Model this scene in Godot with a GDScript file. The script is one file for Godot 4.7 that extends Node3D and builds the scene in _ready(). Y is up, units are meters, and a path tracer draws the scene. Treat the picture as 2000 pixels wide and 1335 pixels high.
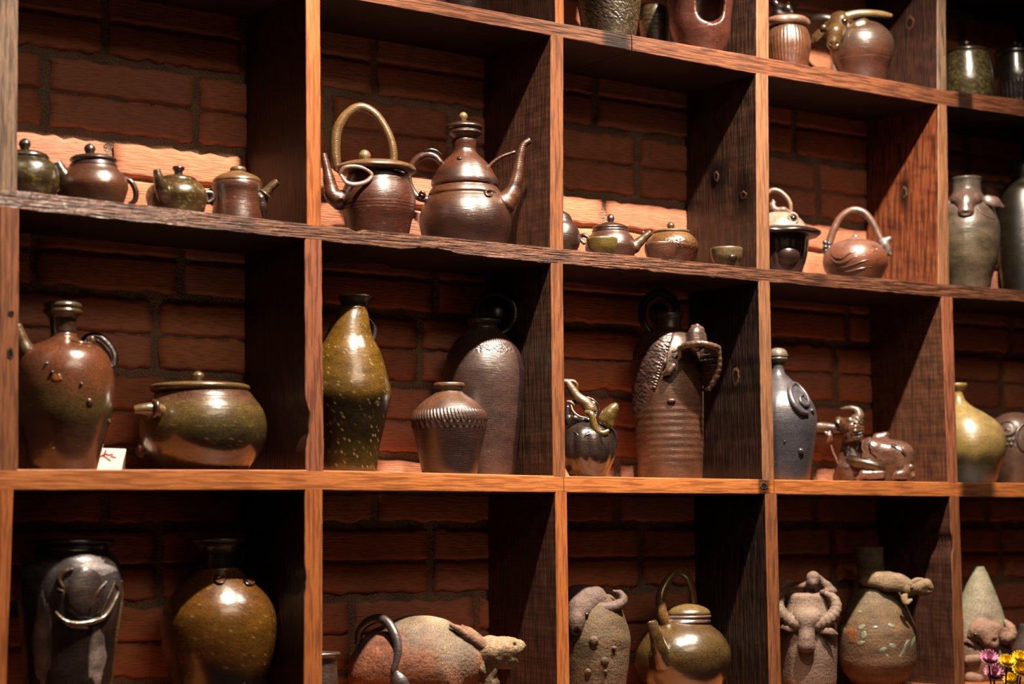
extends Node3D
# A wooden pigeonhole shelf of glazed stoneware in front of a rough brick wall, lit by two ceiling spots.
# Metres; x runs along the wall, y up from the floor, z towards the room; the shelf's front is z = 0.

var M := {}
var G := {}
var used := {}
var soft := FastNoiseLite.new()
var fine := FastNoiseLite.new()
var spot := FastNoiseLite.new()
var deep := 1.0
var rng := RandomNumberGenerator.new()


# ---------- naming ----------
func numbered(n: String) -> String:
	used[n] = used.get(n, 0) + 1
	return n if used[n] == 1 else "%s_%03d" % [n, used[n] - 1]


func tag(o: Node, label: String, category: String, group := "") -> void:
	o.set_meta("label", label)
	o.set_meta("category", category)
	if group:
		o.set_meta("group", group)


func thing(called: String, label: String, category: String, at: Vector3, turn := 0.0, group := "") -> Node3D:
	var o := Node3D.new()
	o.name = numbered(called)
	add_child(o, true)
	o.position = at
	o.rotation.y = turn
	tag(o, label, category, group)
	return o


func put(parent: Node, called: String, mesh: Mesh, mat: Material, at := Vector3.ZERO) -> MeshInstance3D:
	var o := MeshInstance3D.new()
	o.name = numbered(called) if parent == self else called
	o.mesh = mesh
	o.material_override = mat
	o.position = at
	o.cast_shadow = GeometryInstance3D.SHADOW_CASTING_SETTING_ON
	parent.add_child(o, true)
	return o


# ---------- colour ----------
func lin(c: Color) -> Color:
	return c.srgb_to_linear()


func glaze(stops: Array, wobble := 0.03, vary := 0.25, speck = null, thr := 0.35, size := 260.0) -> Dictionary:
	var s := []
	for k in stops:
		var c := lin(k[1])
		s.append([k[0], Color(c.r * deep * 1.03, c.g * deep * 0.9, c.b * deep * 0.9)])
	return {"s": s, "w": wobble, "v": vary, "k": null if speck == null else lin(speck), "t": thr, "z": size}


func tint(g: Dictionary, p: Vector3, t: float) -> Color:
	t += g.w * soft.get_noise_3d(p.x * 30.0, p.y * 12.0, p.z * 30.0) * 2.0
	var s: Array = g.s
	var c: Color = s[0][1]
	for i in range(1, s.size()):
		if t >= s[i - 1][0]:
			c = (s[i - 1][1] as Color).lerp(s[i][1], clampf((t - s[i - 1][0]) / maxf(s[i][0] - s[i - 1][0], 0.001), 0.0, 1.0))
	var k: float = 1.0 + g.v * (soft.get_noise_3d(p.x * 70.0, p.y * 160.0, p.z * 70.0) * 1.3 + 0.6 * fine.get_noise_3d(p.x * 300.0, p.y * 500.0, p.z * 300.0))
	c = Color(c.r * k, c.g * k, c.b * k)
	if g.k != null:
		var n := spot.get_noise_3d(p.x * g.z, p.y * g.z, p.z * g.z)
		c = c.lerp(g.k, clampf((n - g.t) * 5.0, 0.0, 0.9))
	return c


# ---------- meshes ----------
# A sheet of points, row after row; with wrap the rows close into rings.
func sheet(rows: Array, cols: Array, wrap: bool) -> ArrayMesh:
	var h := rows.size()
	var w: int = rows[0].size()
	var v := PackedVector3Array()
	var c := PackedColorArray()
	for i in h:
		v.append_array(rows[i])
		c.append_array(cols[i])
	var n := PackedVector3Array()
	n.resize(h * w)
	for i in h:
		var a := maxi(i - 1, 0) * w
		var b := mini(i + 1, h - 1) * w
		for j in w:
			var l := (j - 1 + w) % w if wrap else maxi(j - 1, 0)
			var r := (j + 1) % w if wrap else mini(j + 1, w - 1)
			var m := (v[i * w + r] - v[i * w + l]).cross(v[b + j] - v[a + j])
			if m.length_squared() < 1e-16:
				var o := mini(maxi(i, 1), h - 2) * w
				m = (v[o + r] - v[o + l]).cross(v[o + w + j] - v[o - w + j])
			n[i * w + j] = m.normalized()
	var ix := PackedInt32Array()
	for i in h - 1:
		for j in (w if wrap else w - 1):
			var a := i * w + j
			var b := i * w + (j + 1) % w
			ix.append_array([a, a + w, b, b, a + w, b + w])
	var arr := []
	arr.resize(Mesh.ARRAY_MAX)
	arr[Mesh.ARRAY_VERTEX] = v
	arr[Mesh.ARRAY_NORMAL] = n
	arr[Mesh.ARRAY_COLOR] = c
	arr[Mesh.ARRAY_INDEX] = ix
	var m := ArrayMesh.new()
	m.add_surface_from_arrays(Mesh.PRIMITIVE_TRIANGLES, arr)
	return m


func catmull(a: Vector3, b: Vector3, c: Vector3, d: Vector3, t: float) -> Vector3:
	var t1 := maxf(pow((b - a).length(), 0.5), 1e-4)
	var t2 := t1 + maxf(pow((c - b).length(), 0.5), 1e-4)
	var t3 := t2 + maxf(pow((d - c).length(), 0.5), 1e-4)
	var u := lerpf(t1, t2, t)
	var p1 := a * ((t1 - u) / t1) + b * (u / t1)
	var p2 := b * ((t2 - u) / (t2 - t1)) + c * ((u - t1) / (t2 - t1))
	var p3 := c * ((t3 - u) / (t3 - t2)) + d * ((u - t2) / (t3 - t2))
	var q1 := p1 * ((t2 - u) / t2) + p2 * (u / t2)
	var q2 := p2 * ((t3 - u) / (t3 - t1)) + p3 * ((u - t1) / (t3 - t1))
	return q1 * ((t2 - u) / (t2 - t1)) + q2 * ((u - t1) / (t2 - t1))


# Where the scaly mantle of the hooded jar covers its body: left of a seam that slants down.
func mask_at(an: float, f: float) -> float:
	return lerpf(-0.95, 0.12, f) + 0.12 - sin(an) if cos(an) > -0.3 else 0.0


# A turned body. prof holds height, radius and sideways shift of ring after ring from the foot up.
# bands: [low, high, kind, how deep, how many]; kinds: "ribs", "rope", "stipple", "rings", "scales", "lobes"
func lathe(parent: Node3D, called: String, prof: Array, mat: Material, g: Dictionary, open := 0.0, bands := [], rough := 0.0012, segs := 72, tall := 0.0) -> MeshInstance3D:
	var pts := []
	for i in range(0, prof.size(), 3):
		pts.append(Vector3(prof[i + 1], prof[i], prof[i + 2]))
	if open > 0.0:
		var top: Vector3 = pts[-1]
		pts.append(top + Vector3(-open * 0.5, open * 0.3, 0))
		pts.append(top + Vector3(-open, -open * 0.1, 0))
		for k in range(pts.size() - 4, -1, -1):
			if top.y - pts[k].y > 0.09 or pts[k].x < open * 2.5:
				break
			pts.append(Vector3(maxf(pts[k].x - open, 0.004), pts[k].y, pts[k].z))
		pts.append(Vector3(0.001, pts[-1].y - 0.002, pts[-1].z))
	elif pts[-1].x > 0.0015:
		pts.append(Vector3(0.0006, pts[-1].y + 0.0002, pts[-1].z))
	var low: float = pts[0].y
	if pts[0].x > 0.002:
		pts.push_front(Vector3(pts[0].x - 0.0015, low, pts[0].z))
		pts.push_front(Vector3(0.0006, low, pts[0].z))
	var high := low
	for p in pts:
		high = maxf(high, p.y)
	var line := [pts[0]]
	var step := 0.0022 if bands else 0.0034
	for i in pts.size() - 1:
		var a: Vector3 = pts[maxi(i - 1, 0)]
		var b: Vector3 = pts[i]
		var c: Vector3 = pts[i + 1]
		var d: Vector3 = pts[mini(i + 2, pts.size() - 1)]
		var k := clampi(ceili((c - b).length() / step), 2, 60)
		for s in range(1, k + 1):
			line.append(catmull(a if a != b else b * 2.0 - c, b, c, d if d != c else c * 2.0 - b, float(s) / k))
	var rows := []
	var cols := []
	var size := maxf(tall, high - low)
	for q in line:
		var row := PackedVector3Array()
		var col := PackedColorArray()
		var r0 := maxf(q.x, 0.0004)
		for j in segs:
			var an := TAU * j / segs
			var r: float = r0
			var p := Vector3(sin(an) * r + q.z, q.y, cos(an) * r)
			if r > 0.004:
				r += rough * (soft.get_noise_3d(p.x * 16.0, p.y * 22.0, p.z * 16.0) + 0.25 * soft.get_noise_3d(p.x * 50.0, p.y * 90.0, p.z * 50.0)) * minf(1.0, r0 / 0.03)
				for bd in bands:
					if q.y > bd[0] and q.y < bd[1]:
						var f: float = (q.y - bd[0]) / (bd[1] - bd[0])
						var edge := minf(1.0, minf(f, 1.0 - f) * 6.0)
						match bd[2]:
							"ribs": r += bd[3] * edge * sin(an * bd[4])
							"lobes": r += bd[3] * sin(PI * f) * absf(sin(an * bd[4] * 0.5))
							"rope": r += bd[3] * edge * (0.4 + sin(an * bd[4] + f * 5.0))
							"rings": r += bd[3] * edge * sin(f * TAU * bd[4])
							"stipple": r += bd[3] * edge * signf(fine.get_noise_3d(p.x * 900.0, p.y * 900.0, p.z * 900.0))
							"mantle":
								if mask_at(an, f) > 0.0:
									var cellv := absf(spot.get_noise_3d(p.x * 95.0, p.y * 95.0, p.z * 95.0))
									r += minf(mask_at(an, f) * 30.0, 1.0) * bd[3] * (0.7 + 0.9 * smoothstep(0.0, 0.22, cellv))
							"scales": r += bd[3] * edge * absf(sin(f * PI * bd[4])) * (0.5 + 0.5 * sin(an * bd[5] + PI * floorf(f * bd[4])))
				p = Vector3(sin(an) * r + q.z, q.y, cos(an) * r)
			row.append(p)
			var gg := g
			for bd in bands:
				if bd[2] == "mantle" and q.y > bd[0] and q.y < bd[1] and mask_at(an, (q.y - bd[0]) / (bd[1] - bd[0])) > 0.0:
					gg = G.clay_grey
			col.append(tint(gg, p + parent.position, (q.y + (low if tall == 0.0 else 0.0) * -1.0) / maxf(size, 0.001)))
		rows.append(row)
		cols.append(col)
	return put(parent, called, sheet(rows, cols, true), mat)


# A round bar along points [x, y, z, radius]. hole opens its far end; flat squashes it sideways.
func tube(parent: Node3D, called: String, path: Array, mat: Material, g: Dictionary, hole := false, flat := 1.0, ribs := 0.0, sides := 14) -> MeshInstance3D:
	var pos := []
	var rad := []
	for i in range(0, path.size(), 4):
		pos.append(Vector3(path[i], path[i + 1], path[i + 2]))
		rad.append(float(path[i + 3]))
	var line := [pos[0]]
	var rr := [rad[0]]
	for i in pos.size() - 1:
		var a: Vector3 = pos[i - 1] if i else pos[0] * 2.0 - pos[1]
		var d: Vector3 = pos[i + 2] if i + 2 < pos.size() else pos[i + 1] * 2.0 - pos[i]
		var k := clampi(ceili(pos[i].distance_to(pos[i + 1]) / 0.004), 2, 24)
		for s in range(1, k + 1):
			line.append(catmull(a, pos[i], pos[i + 1], d, float(s) / k))
			rr.append(lerpf(rad[i], rad[i + 1], smoothstep(0.0, 1.0, float(s) / k)))
	var n := line.size()
	var rows := []
	var cols := []
	var u := Vector3.ZERO
	var rings := []
	for i in n:
		var t: Vector3 = (line[mini(i + 1, n - 1)] - line[maxi(i - 1, 0)]).normalized()
		if i == 0:
			for s in [[0.02, -1.0], [0.6, -0.8], [0.87, -0.5]]:
				rings.append([line[0] + t * rr[0] * s[1] * 0.9, t, rr[0] * s[0]])
		rings.append([line[i], t, rr[i] * (1.0 + ribs * sin(i * 2.1))])
		if i == n - 1:
			if hole:
				rings.append([line[i] + t * 0.001, t, rr[i] * 0.9])
				rings.append([line[i], t, rr[i] * 0.72])
				rings.append([line[i] - t * 0.006, t, rr[i] * 0.62])
				rings.append([line[i] - t * 0.014, t, rr[i] * 0.5])
				rings.append([line[i] - t * 0.015, t, 0.0002])
			else:
				for s in [[0.87, 0.5], [0.6, 0.8], [0.02, 1.0]]:
					rings.append([line[i] + t * rr[i] * s[1] * 0.9, t, rr[i] * s[0]])
	for q in rings:
		var t: Vector3 = q[1]
		if u == Vector3.ZERO:
			u = t.cross(Vector3(0.13, 0.2, 0.97)).normalized()
		u = (u - t * u.dot(t)).normalized()
		var w := t.cross(u)
		var row := PackedVector3Array()
		var col := PackedColorArray()
		for j in sides:
			var an := TAU * j / sides
			var off: Vector3 = (u * cos(an) + w * sin(an) * flat) * q[2]
			var p: Vector3 = q[0] + off * (1.0 + 0.06 * soft.get_noise_3dv((q[0] + off) * 60.0))
			row.append(p)
			col.append(tint(g, p + parent.position, clampf(p.y / 0.2, 0.0, 1.0)))
		rows.append(row)
		cols.append(col)
	return put(parent, called, sheet(rows, cols, true), mat)


# A modelled lump: capsules [x, y, z, r, x, y, z, r] melted together (k), others cut away, meshed as surface nets.
func blob(parent: Node3D, called: String, parts: Array, mat: Material, g: Dictionary, k := 0.008, cell := 0.003, cuts := [], rough := 0.0) -> MeshInstance3D:
	var lo := Vector3.INF
	var hi := -Vector3.INF
	for c in parts:
		for e in [0, 4]:
			var q := Vector3(c[e], c[e + 1], c[e + 2])
			lo = lo.min(q - Vector3.ONE * c[e + 3])
			hi = hi.max(q + Vector3.ONE * c[e + 3])
	lo -= Vector3.ONE * (k + cell * 2.0)
	hi += Vector3.ONE * (k + cell * 2.0)
	var nx := ceili((hi.x - lo.x) / cell) + 1
	var ny := ceili((hi.y - lo.y) / cell) + 1
	var nzz := ceili((hi.z - lo.z) / cell) + 1
	var f := PackedFloat32Array()
	f.resize(nx * ny * nzz)
	f.fill(1.0)
	for step in 2:
		for c in (parts if step == 0 else cuts):
			var a := Vector3(c[0], c[1], c[2])
			var ab := Vector3(c[4], c[5], c[6]) - a
			var ra: float = c[3]
			var rb: float = c[7]
			var l2 := maxf(ab.length_squared(), 1e-9)
			var m := k + cell * 2.0
			var q0 := ((a - Vector3.ONE * ra).min(a + ab - Vector3.ONE * rb) - lo - Vector3.ONE * m) / cell
			var q1 := ((a + Vector3.ONE * ra).max(a + ab + Vector3.ONE * rb) - lo + Vector3.ONE * m) / cell
			for iz in range(maxi(0, int(q0.z)), mini(nzz, int(q1.z) + 2)):
				for iy in range(maxi(0, int(q0.y)), mini(ny, int(q1.y) + 2)):
					var at := (iz * ny + iy) * nx
					for ixx in range(maxi(0, int(q0.x)), mini(nx, int(q1.x) + 2)):
						var p: Vector3 = lo + Vector3(ixx, iy, iz) * cell - a
						var t: float = clampf(p.dot(ab) / l2, 0.0, 1.0)
						var d: float = (p - ab * t).length() - lerpf(ra, rb, t)
						var e: float = f[at + ixx]
						if step == 0:
							var s := maxf(k - absf(e - d), 0.0) / k
							f[at + ixx] = minf(e, d) - s * s * k * 0.25
						else:
							f[at + ixx] = maxf(e, -d)
	if rough > 0.0:
		for iz in nzz:
			for iy in ny:
				for ixx in nx:
					var at := (iz * ny + iy) * nx + ixx
					if absf(f[at]) < cell * 3.0:
						var p: Vector3 = parent.position + lo + Vector3(ixx, iy, iz) * cell
						f[at] += rough * (soft.get_noise_3dv(p * 60.0) + 0.5 * fine.get_noise_3dv(p * 300.0))
	var v := PackedVector3Array()
	var who := {}
	var off := [0, 1, nx, nx + 1, nx * ny, nx * ny + 1, nx * ny + nx, nx * ny + nx + 1]
	var ends := [[0, 1], [2, 3], [4, 5], [6, 7], [0, 2], [1, 3], [4, 6], [5, 7], [0, 4], [1, 5], [2, 6], [3, 7]]
	for iz in nzz - 1:
		for iy in ny - 1:
			var row := (iz * ny + iy) * nx
			for ixx in nx - 1:
				var at := row + ixx
				var inside := 0
				for o in off:
					if f[at + o] < 0.0:
						inside += 1
				if inside == 0 or inside == 8:
					continue
				var sum := Vector3.ZERO
				var cnt := 0
				for e in ends:
					var d0: float = f[at + off[e[0]]]
					var d1: float = f[at + off[e[1]]]
					if (d0 < 0.0) != (d1 < 0.0):
						var t := d0 / (d0 - d1)
						var c0: int = e[0]
						var c1: int = e[1]
						sum += Vector3(c0 & 1, (c0 >> 1) & 1, c0 >> 2).lerp(Vector3(c1 & 1, (c1 >> 1) & 1, c1 >> 2), t)
						cnt += 1
				who[at] = v.size()
				v.append(lo + (Vector3(ixx, iy, iz) + sum / cnt) * cell)
	var idx := PackedInt32Array()
	for at in who:
		var neg: bool = f[at] < 0.0
		for ax in [[1, nx, nx * ny], [nx, nx * ny, 1], [nx * ny, 1, nx]]:
			if neg != (f[at + ax[0]] < 0.0) and who.has(at - ax[1]) and who.has(at - ax[2]) and who.has(at - ax[1] - ax[2]):
				var a: int = who[at]
				var b: int = who[at - ax[1]]
				var c: int = who[at - ax[1] - ax[2]]
				var d: int = who[at - ax[2]]
				idx.append_array([a, c, b, a, d, c] if neg else [a, b, c, a, c, d])
	var n := PackedVector3Array()
	n.resize(v.size())
	for i in range(0, idx.size(), 3):
		var m := (v[idx[i + 2]] - v[idx[i]]).cross(v[idx[i + 1]] - v[idx[i]])
		n[idx[i]] += m
		n[idx[i + 1]] += m
		n[idx[i + 2]] += m
	var col := PackedColorArray()
	for i in v.size():
		n[i] = n[i].normalized()
		col.append(tint(g, v[i] + parent.position, clampf((v[i].y - lo.y) / maxf(hi.y - lo.y, 0.01), 0.0, 1.0)))
	var arr := []
	arr.resize(Mesh.ARRAY_MAX)
	arr[Mesh.ARRAY_VERTEX] = v
	arr[Mesh.ARRAY_NORMAL] = n
	arr[Mesh.ARRAY_COLOR] = col
	arr[Mesh.ARRAY_INDEX] = idx
	var mesh := ArrayMesh.new()
	mesh.add_surface_from_arrays(Mesh.PRIMITIVE_TRIANGLES, arr)
	return put(parent, called, mesh, mat)


func around(prof: Array, y: float) -> Vector2:
	for i in range(0, prof.size() - 3, 3):
		if y >= prof[i] and y <= prof[i + 3]:
			var t: float = (y - prof[i]) / maxf(prof[i + 3] - prof[i], 1e-5)
			return Vector2(lerpf(prof[i + 1], prof[i + 4], t), lerpf(prof[i + 2], prof[i + 5], t))
	return Vector2(prof[-2], prof[-1])


# A raised medallion of applied clay on a turned body: centre, half sizes, tilt and height.
func medal(parent: Node3D, called: String, prof: Array, x: float, y: float, rx: float, ry: float, tilt: float, lift: float, mat: Material, g: Dictionary, ringed := 0.0, ragged := 0.0) -> MeshInstance3D:
	var rows := []
	var cols := []
	for i in range(9, -1, -1):
		var row := PackedVector3Array()
		var col := PackedColorArray()
		var s := i / 9.0
		for j in 28:
			var an := TAU * j / 28
			var e := s * (1.0 + ragged * soft.get_noise_3d(cos(an) * 40.0 + x * 900.0, sin(an) * 40.0, y * 900.0))
			var q := Vector2(cos(an) * rx * e, sin(an) * ry * e).rotated(tilt)
			var w := around(prof, y + q.y)
			var zz: float = sqrt(maxf(w.x * w.x - pow(x + q.x - w.y, 2), 0.0))
			var up: float = lift * pow(maxf(0.0, 1.0 - pow(s, 3.0)), 0.5) * (1.0 - ringed * smoothstep(0.65, 0.3, s)) - 0.0012 * float(i == 9)
			var out: Vector3 = Vector3(x + q.x - w.y, 0, zz).normalized()
			var p := Vector3(x + q.x, y + q.y, zz) + out * up
			row.append(p)
			col.append(tint(g, p + parent.position, 1.0 - s))
		rows.append(row)
		cols.append(col)
	return put(parent, called, sheet(rows, cols, true), mat)


# ---------- wood ----------
func wobble(t: float, seed_: float) -> float:
	return soft.get_noise_2d(t * 55.0, seed_ * 77.0) + 0.5 * soft.get_noise_2d(t * 190.0, seed_ * 31.0)


# A board: stations along it (x for shelves, y for uprights), each a rounded rectangle from depth to the front.
# edge(s) gives [low, high] across at station s. The face towards -across gets a finer grid for its colour.
func board(parent: Node, called: String, from: float, to: float, edge: Callable, back: float, front: float, upright: bool, mat: Material, face: Material, g: Dictionary, marks := []) -> MeshInstance3D:
	var n := maxi(3, ceili((to - from) / 0.008))
	var b := 0.0022
	var sets := [[], [], []]
	var cols := [[], [], []]
	for i in n + 1:
		var s := lerpf(from, to, float(i) / n)
		var e: Array = edge.call(s)
		var lo: float = e[0]
		var hi: float = e[1]
		# the front strip with its two rounded arrises, then the two broad faces
		var strip := [[lo, front - b], [lo + b * 0.3, front - b * 0.3], [lo + b, front], [lerpf(lo, hi, 0.35), front], [lerpf(lo, hi, 0.65), front], [hi - b, front], [hi - b * 0.3, front - b * 0.3], [hi, front - b]]
		var broad := []
		for k in 15:
			broad.append([lo, lerpf(back, front - b, k / 14.0)])
		var other := [[hi, front - b], [hi, lerpf(front, back, 0.5)], [hi, back], [lo, back]]
		for k in 3:
			var row := PackedVector3Array()
			var col := PackedColorArray()
			for q in [strip, broad, other][k]:
				var p := Vector3(q[0], s, q[1]) if upright else Vector3(s, q[0], q[1])
				row.append(p)
				var c := Color.WHITE
				if k == 1:
					c = tint(g, p, 0.5)
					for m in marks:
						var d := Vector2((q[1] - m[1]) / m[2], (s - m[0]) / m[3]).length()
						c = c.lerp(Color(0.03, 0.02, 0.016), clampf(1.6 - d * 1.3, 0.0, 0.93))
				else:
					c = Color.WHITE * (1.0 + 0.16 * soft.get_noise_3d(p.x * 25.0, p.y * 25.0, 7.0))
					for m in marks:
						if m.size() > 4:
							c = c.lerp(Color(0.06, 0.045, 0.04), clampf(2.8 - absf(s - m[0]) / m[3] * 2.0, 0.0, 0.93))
				c.a = 1.0
				col.append(c)
			if not upright:
				row.reverse()
				col.reverse()
			sets[k].append(row)
			cols[k].append(col)
	var mesh := ArrayMesh.new()
	for k in 3:
		var m := sheet(sets[k], cols[k], false)
		mesh.add_surface_from_arrays(Mesh.PRIMITIVE_TRIANGLES, m.surface_get_arrays(0))
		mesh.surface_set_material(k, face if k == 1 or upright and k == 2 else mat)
	# the two sawn ends
	var st := SurfaceTool.new()
	st.begin(Mesh.PRIMITIVE_TRIANGLES)
	for t in [from, to]:
		var e: Array = edge.call(t)
		var q := []
		for w in [[e[0], back], [e[1], back], [e[1], front - b], [e[0], front - b]]:
			q.append(Vector3(w[0], t, w[1]) if upright else Vector3(t, w[0], w[1]))
		var flip: bool = (t == to) == upright
		for k in ([0, 2, 1, 0, 3, 2] if flip else [0, 1, 2, 0, 2, 3]):
			st.set_color(Color.WHITE)
			st.add_vertex(q[k])
	st.generate_normals()
	st.commit(mesh)
	mesh.surface_set_material(3, mat)
	var o := MeshInstance3D.new()
	o.name = called
	o.mesh = mesh
	parent.add_child(o, true)
	return o


func noise_picture(seed_: int, freq: float, ramp: Array, kind := FastNoiseLite.TYPE_SIMPLEX_SMOOTH, octaves := 5, size := 512, warp := 0.0) -> NoiseTexture2D:
	var n := FastNoiseLite.new()
	n.seed = seed_
	n.noise_type = kind
	n.frequency = freq
	n.fractal_type = FastNoiseLite.FRACTAL_FBM
	n.fractal_octaves = octaves
	n.fractal_gain = 0.55
	if warp > 0.0:
		n.domain_warp_enabled = true
		n.domain_warp_amplitude = warp
		n.domain_warp_frequency = freq * 0.7
	var t := NoiseTexture2D.new()
	t.width = size
	t.height = size
	t.seamless = true
	t.noise = n
	if ramp:
		var gr := Gradient.new()
		var off := PackedFloat32Array()
		var cs := PackedColorArray()
		for r in ramp:
			off.append(r[0])
			cs.append(r[1])
		gr.offsets = off
		gr.colors = cs
		t.color_ramp = gr
	return t


# Sawn timber. along: 0 = grain runs with x, 1 = with y. saw draws the cross-cut marks of the mill.
func wood(seed_: int, dark: Color, light: Color, along: int, rough: float, relief: float, saw := 0.0, coarse := 1.0) -> StandardMaterial3D:
	var m := StandardMaterial3D.new()
	m.albedo_texture = noise_picture(seed_, 0.012, [[0.0, dark], [0.38, dark.lerp(light, 0.35)], [0.55, light], [0.7, light.lerp(dark, 0.3)], [1.0, light.lightened(0.12)]], FastNoiseLite.TYPE_SIMPLEX_SMOOTH, 5, 512, 14.0)
	m.vertex_color_use_as_albedo = true
	m.uv1_triplanar = true
	m.uv1_world_triplanar = true
	m.uv1_scale = Vector3(1.3, 19.0, 19.0) * coarse if along == 0 else Vector3(19.0, 1.3, 19.0) * coarse
	m.uv1_offset = Vector3(seed_ * 0.37, seed_ * 0.71, seed_ * 0.13)
	m.uv1_triplanar_sharpness = 8.0
	m.roughness = rough
	m.metallic_specular = 0.45
	m.heightmap_enabled = true
	m.heightmap_texture = M.grain_height
	m.heightmap_scale = relief
	if saw > 0.0:
		m.detail_enabled = true
		m.detail_blend_mode = BaseMaterial3D.BLEND_MODE_MUL
		m.detail_uv_layer = BaseMaterial3D.DETAIL_UV_2
		m.detail_albedo = M.saw_marks
		m.uv2_triplanar = true
		m.uv2_world_triplanar = true
		m.uv2_scale = Vector3(0.35, 24.0, 0.35) if along == 1 else Vector3(24.0, 0.35, 0.35)
		m.uv2_triplanar_sharpness = 8.0
	return m


func ware(rough: float, relief: float, scale: Vector3, coat := 0.0) -> StandardMaterial3D:
	var m := StandardMaterial3D.new()
	m.vertex_color_use_as_albedo = true
	m.albedo_texture = M.ware_tone
	m.uv1_triplanar = true
	m.uv1_world_triplanar = true
	m.uv1_scale = scale
	m.roughness = rough
	m.metallic_specular = 0.5 if rough > 0.6 else 0.72
	m.heightmap_enabled = true
	m.heightmap_texture = M.peel
	m.heightmap_scale = relief
	m.detail_enabled = true
	m.detail_blend_mode = BaseMaterial3D.BLEND_MODE_MUL
	m.detail_uv_layer = BaseMaterial3D.DETAIL_UV_2
	m.detail_albedo = M.freckle
	m.uv2_triplanar = true
	m.uv2_world_triplanar = true
	m.uv2_scale = Vector3(6, 7, 6)
	if coat > 0.0:
		m.clearcoat_enabled = true
		m.clearcoat = coat
		m.clearcoat_roughness = 0.12
	return m


func flat_mat(c: Color, rough := 0.8) -> StandardMaterial3D:
	var m := StandardMaterial3D.new()
	m.albedo_color = c
	m.roughness = rough
	return m


func slab(parent: Node, called: String, lo: Vector3, hi: Vector3, mat: Material) -> MeshInstance3D:
	var b := BoxMesh.new()
	b.size = hi - lo
	return put(parent, called, b, mat, (lo + hi) * 0.5)


# A hollow brick laid on its bed: two bars with a groove between them, arrises worn.
func brick_mesh(w: float, h: float, seed_: int) -> ArrayMesh:
	rng.seed = seed_
	var d := 0.024
	var prof := [[-0.5, -d], [-0.5, -0.007], [-0.475, -0.0018], [-0.44, 0.0], [-0.25, 0.0012], [-0.075, 0.0], [-0.045, -0.004], [-0.02, -0.0105], [0.012, -0.011], [0.035, -0.003], [0.06, 0.0015], [0.1, 0.0], [0.25, 0.001], [0.43, 0.0], [0.475, -0.0022], [0.5, -0.008], [0.5, -d]]
	var n := 14
	var rows := []
	var cols := []
	var tone := rng.randf_range(0.82, 1.12)
	for i in n + 1:
		var s := float(i) / n
		var end := 1.0 if i == 0 or i == n else 0.0
		var row := PackedVector3Array()
		var col := PackedColorArray()
		for q in prof:
			var wob := soft.get_noise_2d(s * 60.0 + seed_ * 13.0, q[0] * 50.0)
			var x: float = (s - 0.5) * w + wob * 0.004 * (1.0 - end * 0.3) + (rng.randf_range(-0.003, 0.003) if end > 0.0 else 0.0)
			var z: float = q[1] - end * 0.004 + wob * 0.0015
			if q[1] < -0.02:
				z = -d
			var y: float = q[0] * h + soft.get_noise_2d(s * 90.0 + seed_ * 7.0, 40.0 * signf(q[0])) * 0.007 * smoothstep(0.2, 0.5, absf(q[0])) + 0.003 * soft.get_noise_2d(s * 40.0, seed_ * 9.0)
			row.append(Vector3(x, y, z))
			var t := tone * (1.0 + 0.22 * soft.get_noise_2d(x * 90.0 + seed_ * 5.0, y * 160.0))
			col.append(Color(t, t * (1.0 - 0.05 * wob), t * (1.0 - 0.08 * wob)))
		rows.append(row)
		cols.append(col)
	# end faces
	for e in [0, -1]:
		var row := PackedVector3Array()
		var col := PackedColorArray()
		for k in prof.size():
			var p: Vector3 = rows[e][k]
			row.append(Vector3(p.x, p.y * 0.98, -d))
			col.append(Color(0.8, 0.8, 0.8))
		if e == 0:
			rows.push_front(row)
			cols.push_front(col)
		else:
			rows.push_back(row)
			cols.push_back(col)
	for r in rows:
		r.reverse()
	return sheet(rows, cols, false)


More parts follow.
